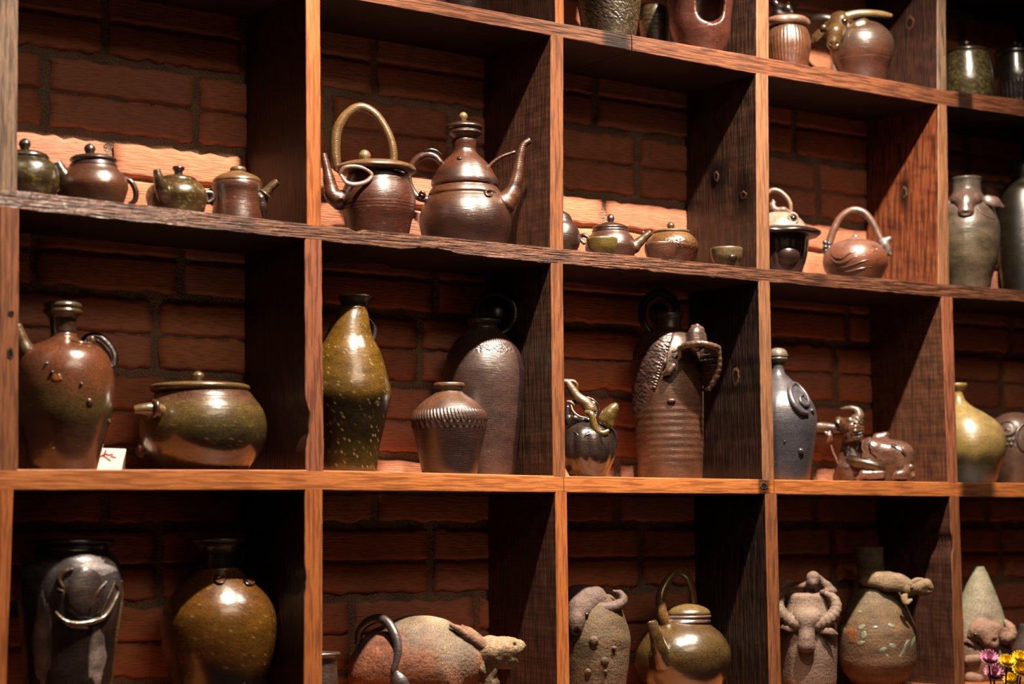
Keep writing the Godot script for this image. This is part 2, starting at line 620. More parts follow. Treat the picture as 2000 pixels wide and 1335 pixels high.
func _ready() -> void:
	# ---- camera ----
	var cam := Camera3D.new()
	cam.name = "camera"
	add_child(cam)
	var ya := 0.62342
	var pi_ := 0.09966
	var ro := -0.00928
	var fw := Vector3(sin(ya) * cos(pi_), sin(pi_), -cos(ya) * cos(pi_))
	var rt := Vector3(cos(ya), 0, sin(ya))
	var up := rt.cross(fw)
	var r2 := rt * cos(ro) + up * sin(ro)
	cam.transform = Transform3D(Basis(r2, up * cos(ro) - rt * sin(ro), -fw), Vector3(-1.79406, 1.35493, 3.12524))
	cam.near = 0.05
	cam.far = 60.0
	var lens := CameraAttributesPhysical.new()
	lens.frustum_focal_length = 70.89
	lens.frustum_focus_distance = 3.95
	lens.exposure_aperture = 2.8
	cam.attributes = lens
	cam.fov = rad_to_deg(2.0 * atan(667.5 / 3943.1))
	cam.current = true
	# ---- air, exposure ----
	var we := WorldEnvironment.new()
	we.name = "world_environment"
	var env := Environment.new()
	env.background_mode = Environment.BG_COLOR
	env.background_color = Color(0.02, 0.016, 0.013)
	env.tonemap_mode = Environment.TONE_MAPPER_LINEAR
	env.tonemap_exposure = 1.0
	env.sdfgi_enabled = true
	env.ssao_enabled = true
	env.ssil_enabled = true
	we.environment = env
	add_child(we)
	soft.seed = 11
	soft.noise_type = FastNoiseLite.TYPE_SIMPLEX_SMOOTH
	soft.frequency = 0.25
	soft.fractal_octaves = 3
	fine.seed = 23
	fine.noise_type = FastNoiseLite.TYPE_SIMPLEX_SMOOTH
	fine.frequency = 0.5
	fine.fractal_octaves = 2
	spot.seed = 37
	spot.noise_type = FastNoiseLite.TYPE_SIMPLEX_SMOOTH
	spot.frequency = 1.0
	spot.fractal_octaves = 2
	materials()
	glazes()
	# ---- lamps ----
	var aims := [Vector3(-0.1, 1.15, -0.1), Vector3(1.4, 1.15, -0.1)]
	var spots := [Vector3(0.06, 3.337, 0.843), Vector3(0.92, 3.337, 0.843)]
	for i in 2:
		spotlight(spots[i], aims[i], [14.0, 17.0][i], ["black ceiling spotlight over the left half of the shelf", "black ceiling spotlight over the right half of the shelf"][i])
	room()
	shelves()
	pots_top_row()
	pots_upper_shelf()
	pots_middle_shelf()
	pots_lower_shelf()
	bouquet()


func spotlight(at: Vector3, aim: Vector3, energy: float, label: String) -> void:
	var t := thing("spotlight", label, "lamp", at, 0.0, "")
	var dir := (aim - at).normalized()
	var body := Node3D.new()
	body.name = "lamp_head"
	t.add_child(body)
	body.basis = Basis.looking_at(dir) * Basis(Vector3.RIGHT, PI / 2)
	lathe(body, "housing", [0.004, 0.045, 0, 0.01, 0.05, 0, 0.1, 0.05, 0, 0.13, 0.035, 0, 0.14, 0.02, 0], M.black_metal, G.plain, 0.0, [], 0.0, 32)
	lathe(body, "lamp_lens", [0.0, 0.034, 0, 0.003, 0.034, 0], M.lamp_glow, G.plain, 0.0, [], 0.0, 32)
	tube(t, "bracket", [-dir.x * 0.09, -dir.y * 0.09, -dir.z * 0.09, 0.008, -dir.x * 0.09, 0.2, -dir.z * 0.09, 0.008, -dir.x * 0.09, 3.68 - at.y, -dir.z * 0.09, 0.012], M.black_metal, G.plain)
	var l := SpotLight3D.new()
	l.name = "spot_lamp"
	l.light_color = Color(1.0, 0.93, 0.84)
	l.light_energy = energy
	l.light_size = 0.03
	l.spot_angle = 41.0
	l.spot_angle_attenuation = 1.0
	l.spot_range = 12.0
	l.spot_attenuation = 2.0
	l.shadow_enabled = true
	t.add_child(l)
	l.position = dir * 0.012
	l.basis = Basis.looking_at(dir)


func room() -> void:
	var lo := Vector3(-3.2, 0.0, -0.26)
	var hi := Vector3(4.8, 3.7, 5.4)
	for w in [["floor", Vector3(lo.x, -0.15, lo.z), Vector3(hi.x, 0, hi.z), M.floor_tile], ["ceiling", Vector3(lo.x, hi.y, lo.z), Vector3(hi.x, hi.y + 0.15, hi.z), M.plaster], ["wall_left", Vector3(lo.x - 0.15, 0, lo.z), Vector3(lo.x, hi.y, hi.z), M.plaster], ["wall_right", Vector3(hi.x, 0, lo.z), Vector3(hi.x + 0.15, hi.y, hi.z), M.plaster], ["wall_front", Vector3(lo.x, 0, hi.z), Vector3(hi.x, hi.y, hi.z + 0.15), M.plaster]]:
		slab(self, w[0], w[1], w[2], w[3]).set_meta("kind", "structure")
	var wall := slab(self, "wall_back", Vector3(lo.x - 0.15, 0, -0.5), Vector3(hi.x + 0.15, hi.y, -0.26), M.plaster)
	wall.set_meta("kind", "structure")
	var holder := Node3D.new()
	holder.name = "brickwork"
	wall.add_child(holder)
	holder.position = -wall.position
	mortar(holder)
	brick_wall(holder)
	# an unseen panel added on the ceiling behind the viewer as dim fill light
	var panel := slab(self, "added_fill_panel", Vector3(-1.2, 3.66, 2.6), Vector3(0.8, 3.7, 3.4), M.fill_panel_glow)
	tag(panel, "dim rectangular fill light panel added on the ceiling behind the viewer", "lamp")
	var a := AreaLight3D.new()
	a.name = "fill_panel_light"
	a.area_size = Vector2(2.0, 0.8)
	a.light_color = Color(1.0, 0.88, 0.76)
	a.light_energy = 3.2
	a.position = Vector3(-0.2, 3.65, 3.0)
	a.rotation.x = -PI / 2
	a.shadow_enabled = true
	add_child(a)


func mortar(wall: Node3D) -> void:
	var rows := []
	var cols := []
	for i in 106:
		var row := PackedVector3Array()
		var col := PackedColorArray()
		for j in 226:
			var p := Vector3(-1.16 + j * 0.0177, 0.97 + i * 0.0177, 0)
			p.z = -0.2395 + 0.0045 * soft.get_noise_2d(p.x * 70.0, p.y * 70.0) + 0.004 * soft.get_noise_2d(p.x * 230.0, p.y * 230.0)
			row.append(p)
			var k := 0.9 + 0.35 * soft.get_noise_2d(p.x * 40.0 + 9.0, p.y * 40.0)
			col.append(Color(k, k, k))
		rows.append(row)
		cols.append(col)
	put(wall, "mortar", sheet(rows, cols, false), M.mortar)


func course(wall: Node3D, low: float, high: float, joints: Array, seed_: int) -> void:
	for i in joints.size() - 1:
		var h := high - low - 0.017
		var w: float = joints[i + 1] - joints[i] - 0.019
		var o := MeshInstance3D.new()
		o.name = "brick"
		o.mesh = brick_mesh(w, h, seed_ * 31 + i)
		o.material_override = [M.brick_red, M.brick_orange, M.brick_pale][(seed_ * 7 + i * 5) % 3]
		wall.add_child(o, true)
		o.position = Vector3((joints[i] + joints[i + 1]) * 0.5, (low + high) * 0.5, -0.2295)


func poly(a: Array, s: float) -> float:
	if s <= a[0][0]:
		return a[0][1]
	for i in a.size() - 1:
		if s <= a[i + 1][0]:
			return lerpf(a[i][1], a[i + 1][1], (s - a[i][0]) / maxf(a[i + 1][0] - a[i][0], 1e-5))
	return a[-1][1]


var unit: Node3D


func plank(called: String, from: float, to: float, lo: Array, hi: Array, upright: bool, seed_: int, rag: float, notches: Array, mat: Material, face: Material, g: Dictionary, marks := []) -> void:
	var edge := func(s: float) -> Array:
		var a := poly(lo, s) + rag * wobble(s, seed_)
		var b := poly(hi, s) + rag * wobble(s, seed_ + 3.3) * (1.0 if upright else 0.4)
		for c in notches:
			var d: float = c[2] * exp(-pow((s - c[0]) / c[1], 4.0)) * (1.0 + 0.5 * soft.get_noise_2d(s * 300.0, 3.0))
			if c[3] < 0:
				a += d
			else:
				b -= d
		return [a, b]
	board(unit, called, from, to, edge, -0.2265, 0.0, upright, mat, face, g, marks)


func knot(at: Vector3, side: bool, rx: float, ry: float) -> void:
	var rows := []
	var cols := []
	for q in [[1.0, -0.0008], [0.9, 0.0003], [0.75, 0.0009], [0.55, 0.0004], [0.3, 0.0002], [0.01, 0.0002]]:
		var row := PackedVector3Array()
		var col := PackedColorArray()
		for j in 32:
			var an := TAU * j / 32
			var e: float = q[0] * (1.0 + 0.35 * soft.get_noise_2d(cos(an) * 9.0 + at.y * 300.0, sin(an) * 9.0))
			row.append(Vector3(-q[1], sin(an) * ry * e, cos(an) * rx * e) if side else Vector3(cos(an) * rx * e, sin(an) * ry * e, q[1]))
			col.append(Color(0.012, 0.009, 0.008) if q[0] < 0.7 else Color(0.075, 0.036, 0.02))
		rows.append(row)
		cols.append(col)
	var o := put(unit, "knot", sheet(rows, cols, true), M.knot_wood, at)
	o.set_meta("label", "dark knot in the wood")


func card(t: Node3D) -> void:
	var o := slab(t, "card", Vector3(-0.028, 0.0, -0.0004), Vector3(0.028, 0.046, 0.0004), M.paper)
	o.rotation = Vector3(-0.35, 0, -0.04)
	o.position = Vector3(0, 0.0235, 0)
	for q in [[-0.012, 0.008, 0.009, 0.5], [-0.006, 0.004, 0.010, -0.6], [0.0, 0.01, 0.006, 0.2], [-0.009, 0.013, 0.006, 1.3], [0.006, 0.006, 0.005, -0.2]]:
		var b := slab(o, "red_mark", Vector3(-q[2], -0.0016, 0.0), Vector3(q[2], 0.0016, 0.0003), M.red_ink)
		b.position = Vector3(q[0], q[1], 0.0005)
		b.rotation.z = q[3]


func flower(foot: Vector3, head: Vector3, r: float, hue: String, label: String) -> void:
	var t := thing("flower", label, "flower", foot)
	var h := head - foot
	tube(t, "stem", [0, 0, 0, 0.0018, h.x * 0.25, h.y * 0.4, h.z * 0.25, 0.0018, h.x * 0.75, h.y * 0.8, h.z * 0.75, 0.0016, h.x, h.y - r * 0.3, h.z, 0.0018], M.matte, G.stem_green, false, 1.0, 0.0, 7)
	var mat: Material = M.petal_pink if hue == "pink" else M.petal_yellow
	var lean := Basis(Vector3(1, 0, 0), 0.7) * Basis(Vector3(0, 0, 1), 0.35)
	var st := SurfaceTool.new()
	st.begin(Mesh.PRIMITIVE_TRIANGLES)
	for layer in 4:
		var cnt: int = [17, 15, 11, 7][layer]
		var tilt: float = [0.05, 0.4, 0.8, 1.15][layer]
		var long: float = r * [1.0, 0.95, 0.8, 0.6][layer]
		for k in cnt:
			var turn := Basis(Vector3.UP, TAU * k / cnt + layer * 0.4) * Basis(Vector3(1, 0, 0), -tilt)
			var strip := []
			for s in 5:
				var f := s / 4.0
				var w := r * 0.2 * sin(PI * clampf(0.12 + f * 0.8, 0.0, 1.0))
				var lift := r * 0.28 * f * f
				strip.append([turn * Vector3(-w, lift + r * 0.06, long * f), turn * Vector3(0, lift, long * f), turn * Vector3(w, lift + r * 0.06, long * f)])
			for s in 4:
				for e in 2:
					for v in [strip[s][e], strip[s][e + 1], strip[s + 1][e], strip[s][e + 1], strip[s + 1][e + 1], strip[s + 1][e]]:
						st.add_vertex(h + lean * v)
	st.generate_normals()
	put(t, "petals", st.commit(), mat)


func vase_and_table(at: Vector3) -> void:
	var v := thing("flower_vase", "slim brown vase holding the pink and yellow flowers, below the frame", "vase", at)
	lathe(v, "body", [0, 0.04, 0, 0.05, 0.06, 0, 0.12, 0.05, 0, 0.16, 0.035, 0, 0.18, 0.045, 0], M.satin, G.tea_brown, 0.004)
	var t := thing("side_table", "small round wooden side table under the flower vase", "table", Vector3(at.x, 0, at.z))
	lathe(t, "table_top", [at.y - 0.03, 0.2, 0, at.y - 0.02, 0.21, 0, at.y - 0.004, 0.21, 0, at.y - 0.0005, 0.205, 0], M.satin, G.tea_brown)
	lathe(t, "column", [0.03, 0.03, 0, 0.3, 0.022, 0, at.y - 0.03, 0.04, 0], M.satin, G.tea_brown)
	lathe(t, "base", [0.0, 0.15, 0, 0.02, 0.14, 0, 0.035, 0.03, 0], M.satin, G.tea_brown)


func materials() -> void:
	M.grain_height = noise_picture(3, 0.015, [], FastNoiseLite.TYPE_SIMPLEX_SMOOTH, 5, 512, 10.0)
	M.peel = noise_picture(5, 0.02, [], FastNoiseLite.TYPE_SIMPLEX_SMOOTH, 4, 512)
	M.ware_tone = noise_picture(6, 0.03, [[0.0, Color(0.62, 0.6, 0.58)], [0.45, Color(0.86, 0.86, 0.86)], [1.0, Color(1, 1, 1)]], FastNoiseLite.TYPE_SIMPLEX_SMOOTH, 5, 512)
	M.saw_marks = noise_picture(7, 0.02, [[0.0, Color(0.66, 0.64, 0.62)], [0.4, Color(0.84, 0.83, 0.82)], [0.5, Color(0.95, 0.95, 0.95)], [0.68, Color(0.9, 0.9, 0.9)], [0.72, Color(1, 1, 1)], [1.0, Color(1, 1, 1)]], FastNoiseLite.TYPE_SIMPLEX_SMOOTH, 4, 512)
	M.freckle = noise_picture(8, 0.09, [[0.0, Color(0.5, 0.47, 0.44)], [0.4, Color(0.82, 0.81, 0.8)], [0.6, Color(1, 1, 1)], [1.0, Color(1, 1, 1)]], FastNoiseLite.TYPE_SIMPLEX_SMOOTH, 3, 512)
	M.gloss = ware(0.27, 0.03, Vector3(7, 14, 7), 0.5)
	M.satin = ware(0.35, 0.04, Vector3(4, 34, 4))
	M.matte = ware(0.72, 0.12, Vector3(12, 12, 12))
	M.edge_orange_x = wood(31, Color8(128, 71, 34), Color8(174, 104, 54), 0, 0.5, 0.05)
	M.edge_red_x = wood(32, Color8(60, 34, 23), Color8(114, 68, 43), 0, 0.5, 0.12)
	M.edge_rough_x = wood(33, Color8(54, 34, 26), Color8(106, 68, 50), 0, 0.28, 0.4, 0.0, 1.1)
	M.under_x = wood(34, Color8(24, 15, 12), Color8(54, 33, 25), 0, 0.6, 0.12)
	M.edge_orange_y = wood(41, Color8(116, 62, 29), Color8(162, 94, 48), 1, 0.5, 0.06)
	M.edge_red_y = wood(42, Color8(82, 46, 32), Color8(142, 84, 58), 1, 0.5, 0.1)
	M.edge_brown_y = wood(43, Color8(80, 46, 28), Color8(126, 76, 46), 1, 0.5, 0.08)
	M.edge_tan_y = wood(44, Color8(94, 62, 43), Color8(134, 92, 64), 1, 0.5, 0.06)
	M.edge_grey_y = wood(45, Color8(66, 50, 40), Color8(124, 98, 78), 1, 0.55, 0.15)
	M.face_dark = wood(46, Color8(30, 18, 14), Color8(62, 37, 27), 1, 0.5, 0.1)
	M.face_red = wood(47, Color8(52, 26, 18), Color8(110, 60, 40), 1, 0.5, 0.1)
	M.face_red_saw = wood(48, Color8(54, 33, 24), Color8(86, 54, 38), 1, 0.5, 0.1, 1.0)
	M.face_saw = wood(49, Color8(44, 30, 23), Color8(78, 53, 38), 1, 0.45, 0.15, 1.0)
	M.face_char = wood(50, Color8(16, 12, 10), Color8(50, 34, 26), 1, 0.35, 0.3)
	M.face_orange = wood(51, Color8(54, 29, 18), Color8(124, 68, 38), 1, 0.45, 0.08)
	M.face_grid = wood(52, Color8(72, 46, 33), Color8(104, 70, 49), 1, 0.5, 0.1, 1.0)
	for b in [["brick_red", Color8(192, 118, 86)], ["brick_orange", Color8(208, 132, 96)], ["brick_pale", Color8(202, 134, 106)]]:
		var m := flat_mat(b[1], 0.8)
		m.vertex_color_use_as_albedo = true
		m.albedo_texture = M.ware_tone
		m.uv1_triplanar = true
		m.uv1_world_triplanar = true
		m.uv1_scale = Vector3(1.6, 22, 6)
		m.heightmap_enabled = true
		m.heightmap_texture = M.peel
		m.heightmap_scale = 0.12
		M[b[0]] = m
	var mo := flat_mat(Color8(168, 140, 116), 0.9)
	mo.vertex_color_use_as_albedo = true
	mo.albedo_texture = M.ware_tone
	mo.uv1_triplanar = true
	mo.uv1_world_triplanar = true
	mo.uv1_scale = Vector3(14, 14, 14)
	mo.heightmap_enabled = true
	mo.heightmap_texture = M.peel
	mo.heightmap_scale = 0.5
	M.mortar = mo
	M.plaster = flat_mat(Color8(120, 100, 84), 0.9)
	M.floor_tile = flat_mat(Color8(52, 40, 34), 0.6)
	M.knot_wood = flat_mat(Color.WHITE, 0.9)
	M.knot_wood.vertex_color_use_as_albedo = true
	M.knot_wood.metallic_specular = 0.15
	M.black_metal = flat_mat(Color8(24, 24, 24), 0.5)
	M.paper = flat_mat(Color8(226, 214, 200), 0.8)
	M.red_ink = flat_mat(Color8(160, 40, 34), 0.7)
	M.petal_pink = flat_mat(Color8(186, 124, 152), 0.7)
	M.petal_yellow = flat_mat(Color8(226, 190, 20), 0.7)
	for q in [["lamp_glow", Color(1.0, 0.93, 0.84), 6.0], ["fill_panel_glow", Color(1.0, 0.88, 0.76), 1.0]]:  # the second glow belongs to the added fill panel
		var m := flat_mat(Color.BLACK, 0.6)
		m.emission_enabled = true
		m.emission = q[1]
		m.emission_energy_multiplier = q[2]
		M[q[0]] = m


func glazes() -> void:
	G.plain = glaze([[0.0, Color(0.8, 0.8, 0.8)]], 0.0, 0.0)
	G.face = glaze([[0.0, Color(0.95, 0.95, 0.95)]], 0.0, 0.5)
	G.ash_pink = glaze([[0.0, Color8(140, 108, 88)], [1.0, Color8(150, 122, 102)]], 0.1, 0.3)
	G.ash_cream = glaze([[0.0, Color8(170, 152, 132)], [1.0, Color8(180, 164, 146)]], 0.1, 0.3)
	G.painted_sheen_streak = glaze([[0.0, Color8(92, 82, 78)], [0.4, Color8(140, 130, 126)], [1.0, Color8(160, 152, 148)]], 0.3, 0.7)  # lamp sheen painted as pale streaks on a dark jar
	G.painted_sheen_pale = glaze([[0.0, Color8(130, 128, 126)], [1.0, Color8(196, 198, 200)]], 0.2, 0.4)  # near white, paints the lamp reflection on the jar shoulder
	G.medallion_dark = glaze([[0.0, Color8(62, 50, 46)], [1.0, Color8(74, 60, 54)]], 0.3, 0.5)
	G.bull_clay = glaze([[0.0, Color8(150, 98, 70)], [0.5, Color8(168, 114, 84)], [0.68, Color8(132, 118, 98)], [0.85, Color8(150, 140, 116)], [1.0, Color8(178, 170, 136)]], 0.2, 0.4, Color8(60, 48, 42), 0.55, 150.0)
	G.bone_clay = glaze([[0.0, Color8(124, 104, 78)], [1.0, Color8(172, 154, 118)]], 0.15, 0.3)
	G.bone_pink = glaze([[0.0, Color8(150, 112, 90)], [1.0, Color8(186, 160, 138)]], 0.15, 0.3)
	G.horn_tan = glaze([[0.0, Color8(132, 102, 76)], [1.0, Color8(150, 118, 92)]], 0.1, 0.3)
	G.knobbly_clay = glaze([[0.0, Color8(108, 88, 78)], [0.3, Color8(104, 86, 62)], [1.0, Color8(110, 94, 62)]], 0.1, 0.45)
	G.ash_clay = glaze([[0.0, Color8(114, 94, 82)], [0.6, Color8(136, 118, 102)], [1.0, Color8(160, 144, 126)]], 0.08, 0.25)
	G.drip_clay = glaze([[0.0, Color8(108, 78, 56)], [0.3, Color8(116, 92, 66)], [0.5, Color8(124, 104, 70)], [0.7, Color8(136, 128, 98)], [1.0, Color8(112, 106, 86)]], 0.12, 0.45)
	G.splash_green = glaze([[0.0, Color8(140, 160, 132)], [1.0, Color8(166, 184, 154)]], 0.1, 0.3)
	G.rust_stain = glaze([[0.0, Color8(130, 92, 56)], [1.0, Color8(156, 98, 50)]], 0.1, 0.3)
	G.pale_green = glaze([[0.0, Color8(164, 128, 104)], [0.4, Color8(150, 138, 116)], [0.6, Color8(172, 170, 148)], [1.0, Color8(166, 172, 138)]], 0.15, 0.3)
	G.stem_green = glaze([[0.0, Color8(60, 84, 40)], [1.0, Color8(70, 96, 44)]])
	deep = 0.8
	G.black_brown = glaze([[0.0, Color8(34, 24, 20)], [1.0, Color8(44, 31, 25)]])
	G.dark_brown = glaze([[0.0, Color8(62, 40, 32)], [1.0, Color8(70, 46, 36)]])
	G.tea_brown = glaze([[0.0, Color8(78, 48, 32)], [0.5, Color8(112, 70, 44)], [1.0, Color8(92, 60, 44)]], 0.05)
	G.tea_dark = glaze([[0.0, Color8(80, 50, 38)], [1.0, Color8(96, 62, 48)]])
	G.moss_brown = glaze([[0.0, Color8(60, 48, 36)], [1.0, Color8(78, 64, 42)]], 0.2, 0.5, Color8(118, 100, 62), 0.2, 420.0)
	G.red_brown = glaze([[0.0, Color8(104, 58, 44)], [1.0, Color8(96, 54, 44)]], 0.1, 0.3)
	G.rust_olive = glaze([[0.0, Color8(112, 66, 48)], [0.5, Color8(112, 76, 48)], [1.0, Color8(98, 74, 48)]], 0.2, 0.4)
	G.brown_band = glaze([[0.0, Color8(84, 56, 44)], [0.45, Color8(104, 66, 48)], [0.7, Color8(96, 76, 62)], [1.0, Color8(92, 72, 58)]], 0.08, 0.3)
	G.olive_mottle = glaze([[0.0, Color8(74, 66, 42)], [1.0, Color8(84, 78, 50)]], 0.1, 0.4, Color8(112, 106, 70), 0.1, 160.0)
	G.olive_dark = glaze([[0.0, Color8(58, 48, 30)], [1.0, Color8(70, 58, 36)]])
	G.olive_brown = glaze([[0.0, Color8(96, 74, 44)], [1.0, Color8(112, 90, 52)]], 0.1, 0.3)
	G.black_olive = glaze([[0.0, Color8(34, 30, 22)], [1.0, Color8(50, 44, 30)]], 0.1, 0.4)
	G.green_mottle = glaze([[0.0, Color8(54, 46, 34)], [0.5, Color8(80, 70, 38)], [1.0, Color8(62, 58, 38)]], 0.2, 0.6, Color8(120, 104, 40), 0.3, 60.0)
	G.olive_speck = glaze([[0.0, Color8(72, 56, 36)], [0.5, Color8(92, 76, 44)], [1.0, Color8(96, 78, 48)]], 0.1, 0.4, Color8(150, 132, 78), 0.38, 420.0)
	G.kettle_brown = glaze([[0.0, Color8(82, 44, 32)], [0.5, Color8(106, 62, 42)], [1.0, Color8(98, 62, 46)]], 0.05, 0.3, Color8(150, 110, 80), 0.52, 300.0)
	G.ewer_brown = glaze([[0.0, Color8(62, 36, 28)], [0.3, Color8(72, 42, 32)], [0.46, Color8(104, 68, 38)], [0.55, Color8(104, 62, 40)], [0.62, Color8(60, 38, 30)], [0.7, Color8(104, 64, 40)], [1.0, Color8(92, 54, 38)]], 0.05, 0.3)
	G.lid_gold = glaze([[0.0, Color8(112, 78, 46)], [1.0, Color8(150, 122, 74)]], 0.1, 0.2)
	G.yellow_clay = glaze([[0.0, Color8(140, 118, 70)], [1.0, Color8(156, 134, 84)]], 0.0, 0.2)
	G.handle_gold = glaze([[0.0, Color8(92, 62, 42)], [0.7, Color8(112, 84, 48)], [1.0, Color8(140, 110, 62)]], 0.1, 0.25)
	G.ash_grey = glaze([[0.0, Color8(128, 118, 112)], [1.0, Color8(150, 140, 132)]], 0.1, 0.3)
	G.black_grey = glaze([[0.0, Color8(44, 46, 50)], [1.0, Color8(70, 72, 74)]], 0.1, 0.3)
	G.purple_brown = glaze([[0.0, Color8(70, 46, 44)], [1.0, Color8(78, 52, 48)]], 0.1, 0.3)
	G.net_brown = glaze([[0.0, Color8(64, 34, 26)], [0.5, Color8(80, 46, 34)], [0.78, Color8(120, 92, 54)], [1.0, Color8(136, 110, 66)]], 0.06, 0.4)
	G.cup_green = glaze([[0.0, Color8(120, 104, 46)], [1.0, Color8(132, 118, 56)]], 0.1, 0.3)
	G.cup_brown = glaze([[0.0, Color8(124, 78, 56)], [1.0, Color8(112, 76, 58)]], 0.1, 0.3)
	G.cup_olive = glaze([[0.0, Color8(96, 84, 44)], [0.6, Color8(112, 100, 64)], [1.0, Color8(132, 118, 84)]], 0.1, 0.3)
	G.swirl_brown = glaze([[0.0, Color8(128, 76, 50)], [0.6, Color8(146, 92, 64)], [1.0, Color8(140, 110, 96)]], 0.15, 0.3)
	G.swirl_dark = glaze([[0.0, Color8(104, 74, 62)], [1.0, Color8(104, 80, 70)]], 0.1, 0.3)
	G.handle_mottle = glaze([[0.0, Color8(140, 96, 70)], [0.5, Color8(132, 100, 82)], [1.0, Color8(130, 104, 90)]], 0.5, 0.3)
	G.grey_olive = glaze([[0.0, Color8(98, 92, 74)], [0.4, Color8(108, 100, 76)], [0.7, Color8(120, 108, 96)], [1.0, Color8(108, 102, 90)]], 0.12, 0.5)
	G.grey_pink = glaze([[0.0, Color8(120, 98, 88)], [1.0, Color8(128, 108, 98)]], 0.1, 0.25)
	G.jug_glaze = glaze([[0.0, Color8(88, 60, 50)], [0.3, Color8(86, 62, 48)], [0.45, Color8(100, 86, 48)], [0.6, Color8(126, 84, 52)], [0.85, Color8(140, 86, 58)], [1.0, Color8(122, 84, 50)]], 0.05, 0.22)
	G.mouth_dark = glaze([[0.0, Color8(60, 42, 30)], [0.6, Color8(84, 60, 36)], [0.8, Color8(110, 92, 60)], [1.0, Color8(96, 88, 82)]], 0.05, 0.2)
	G.amber_spot = glaze([[0.0, Color8(140, 90, 40)], [1.0, Color8(170, 110, 36)]], 0.1, 0.2)
	G.tureen_glaze = glaze([[0.0, Color8(76, 54, 42)], [0.28, Color8(70, 54, 38)], [0.42, Color8(74, 66, 40)], [0.6, Color8(108, 96, 54)], [0.8, Color8(128, 106, 62)], [0.9, Color8(120, 88, 66)], [1.0, Color8(108, 76, 58)]], 0.06, 0.35, Color8(160, 140, 80), 0.5, 300.0)
	G.lid_olive = glaze([[0.0, Color8(124, 102, 58)], [1.0, Color8(142, 122, 72)]], 0.2, 0.25)
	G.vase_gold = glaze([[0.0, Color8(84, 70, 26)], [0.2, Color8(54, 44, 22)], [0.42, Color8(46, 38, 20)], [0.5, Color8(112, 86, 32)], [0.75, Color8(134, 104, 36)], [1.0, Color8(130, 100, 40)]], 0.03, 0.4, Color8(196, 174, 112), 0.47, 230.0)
	G.mouth_green = glaze([[0.0, Color8(66, 56, 24)], [0.8, Color8(74, 62, 30)], [1.0, Color8(180, 160, 110)]], 0.0, 0.3)
	G.clay_grey = glaze([[0.0, Color8(84, 60, 54)], [0.5, Color8(88, 68, 62)], [1.0, Color8(98, 80, 72)]], 0.1, 0.35)
	G.clay_brown = glaze([[0.0, Color8(66, 46, 42)], [0.6, Color8(80, 56, 48)], [0.75, Color8(110, 78, 58)], [1.0, Color8(120, 92, 66)]], 0.08, 0.35)
	G.lotus_black = glaze([[0.0, Color8(52, 44, 40)], [1.0, Color8(62, 52, 46)]], 0.1, 0.4)
	G.stem_olive = glaze([[0.0, Color8(104, 84, 62)], [1.0, Color8(130, 104, 66)]], 0.1, 0.3)
	G.frog_green = glaze([[0.0, Color8(112, 98, 44)], [1.0, Color8(124, 106, 56)]], 0.2, 0.4)
	G.ribbed_brown = glaze([[0.0, Color8(98, 66, 48)], [0.6, Color8(106, 76, 56)], [1.0, Color8(78, 60, 50)]], 0.06, 0.4)
	G.hood_clay = glaze([[0.0, Color8(88, 68, 54)], [1.0, Color8(122, 98, 76)]], 0.1, 0.3)
	G.blue_grey = glaze([[0.0, Color8(78, 78, 86)], [0.5, Color8(90, 92, 102)], [1.0, Color8(112, 112, 118)]], 0.05, 0.2)
	G.bottle_cap = glaze([[0.0, Color8(84, 78, 72)], [0.6, Color8(140, 130, 104)], [1.0, Color8(156, 150, 140)]], 0.05, 0.2)
	G.beast_brown = glaze([[0.0, Color8(104, 72, 58)], [0.5, Color8(120, 90, 74)], [1.0, Color8(136, 108, 92)]], 0.2, 0.5)
	G.beast_dark = glaze([[0.0, Color8(70, 54, 38)], [1.0, Color8(124, 92, 60)]], 0.2, 0.5)
	G.paw_brown = glaze([[0.0, Color8(130, 94, 76)], [1.0, Color8(146, 112, 94)]], 0.2, 0.4)
	G.horn_grey = glaze([[0.0, Color8(112, 92, 76)], [1.0, Color8(130, 110, 94)]], 0.1, 0.3)
	G.gourd_yellow = glaze([[0.0, Color8(92, 88, 84)], [0.18, Color8(88, 78, 46)], [0.3, Color8(166, 148, 84)], [0.7, Color8(190, 172, 110)], [1.0, Color8(190, 170, 90)]], 0.12, 0.25)
	G.clay_warm = glaze([[0.0, Color8(92, 70, 58)], [1.0, Color8(110, 88, 74)]], 0.1, 0.3)
	G.ink_brown = glaze([[0.0, Color8(52, 42, 38)], [0.6, Color8(60, 48, 42)], [0.88, Color8(96, 98, 100)], [0.93, Color8(48, 38, 34)], [1.0, Color8(34, 26, 24)]], 0.03, 0.5)  # the pale grey stop paints lamp glare round the shoulder
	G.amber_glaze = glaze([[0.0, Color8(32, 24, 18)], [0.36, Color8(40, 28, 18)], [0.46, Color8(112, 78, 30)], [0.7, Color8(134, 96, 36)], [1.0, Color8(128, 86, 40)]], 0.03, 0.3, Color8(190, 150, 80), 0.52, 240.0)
	G.tail_grey = glaze([[0.0, Color8(112, 104, 104)], [1.0, Color8(92, 84, 84)]], 0.1, 0.3)
	G.teapot_olive = glaze([[0.0, Color8(86, 60, 38)], [0.4, Color8(78, 62, 34)], [0.6, Color8(98, 82, 46)], [1.0, Color8(118, 94, 58)]], 0.06, 0.35)


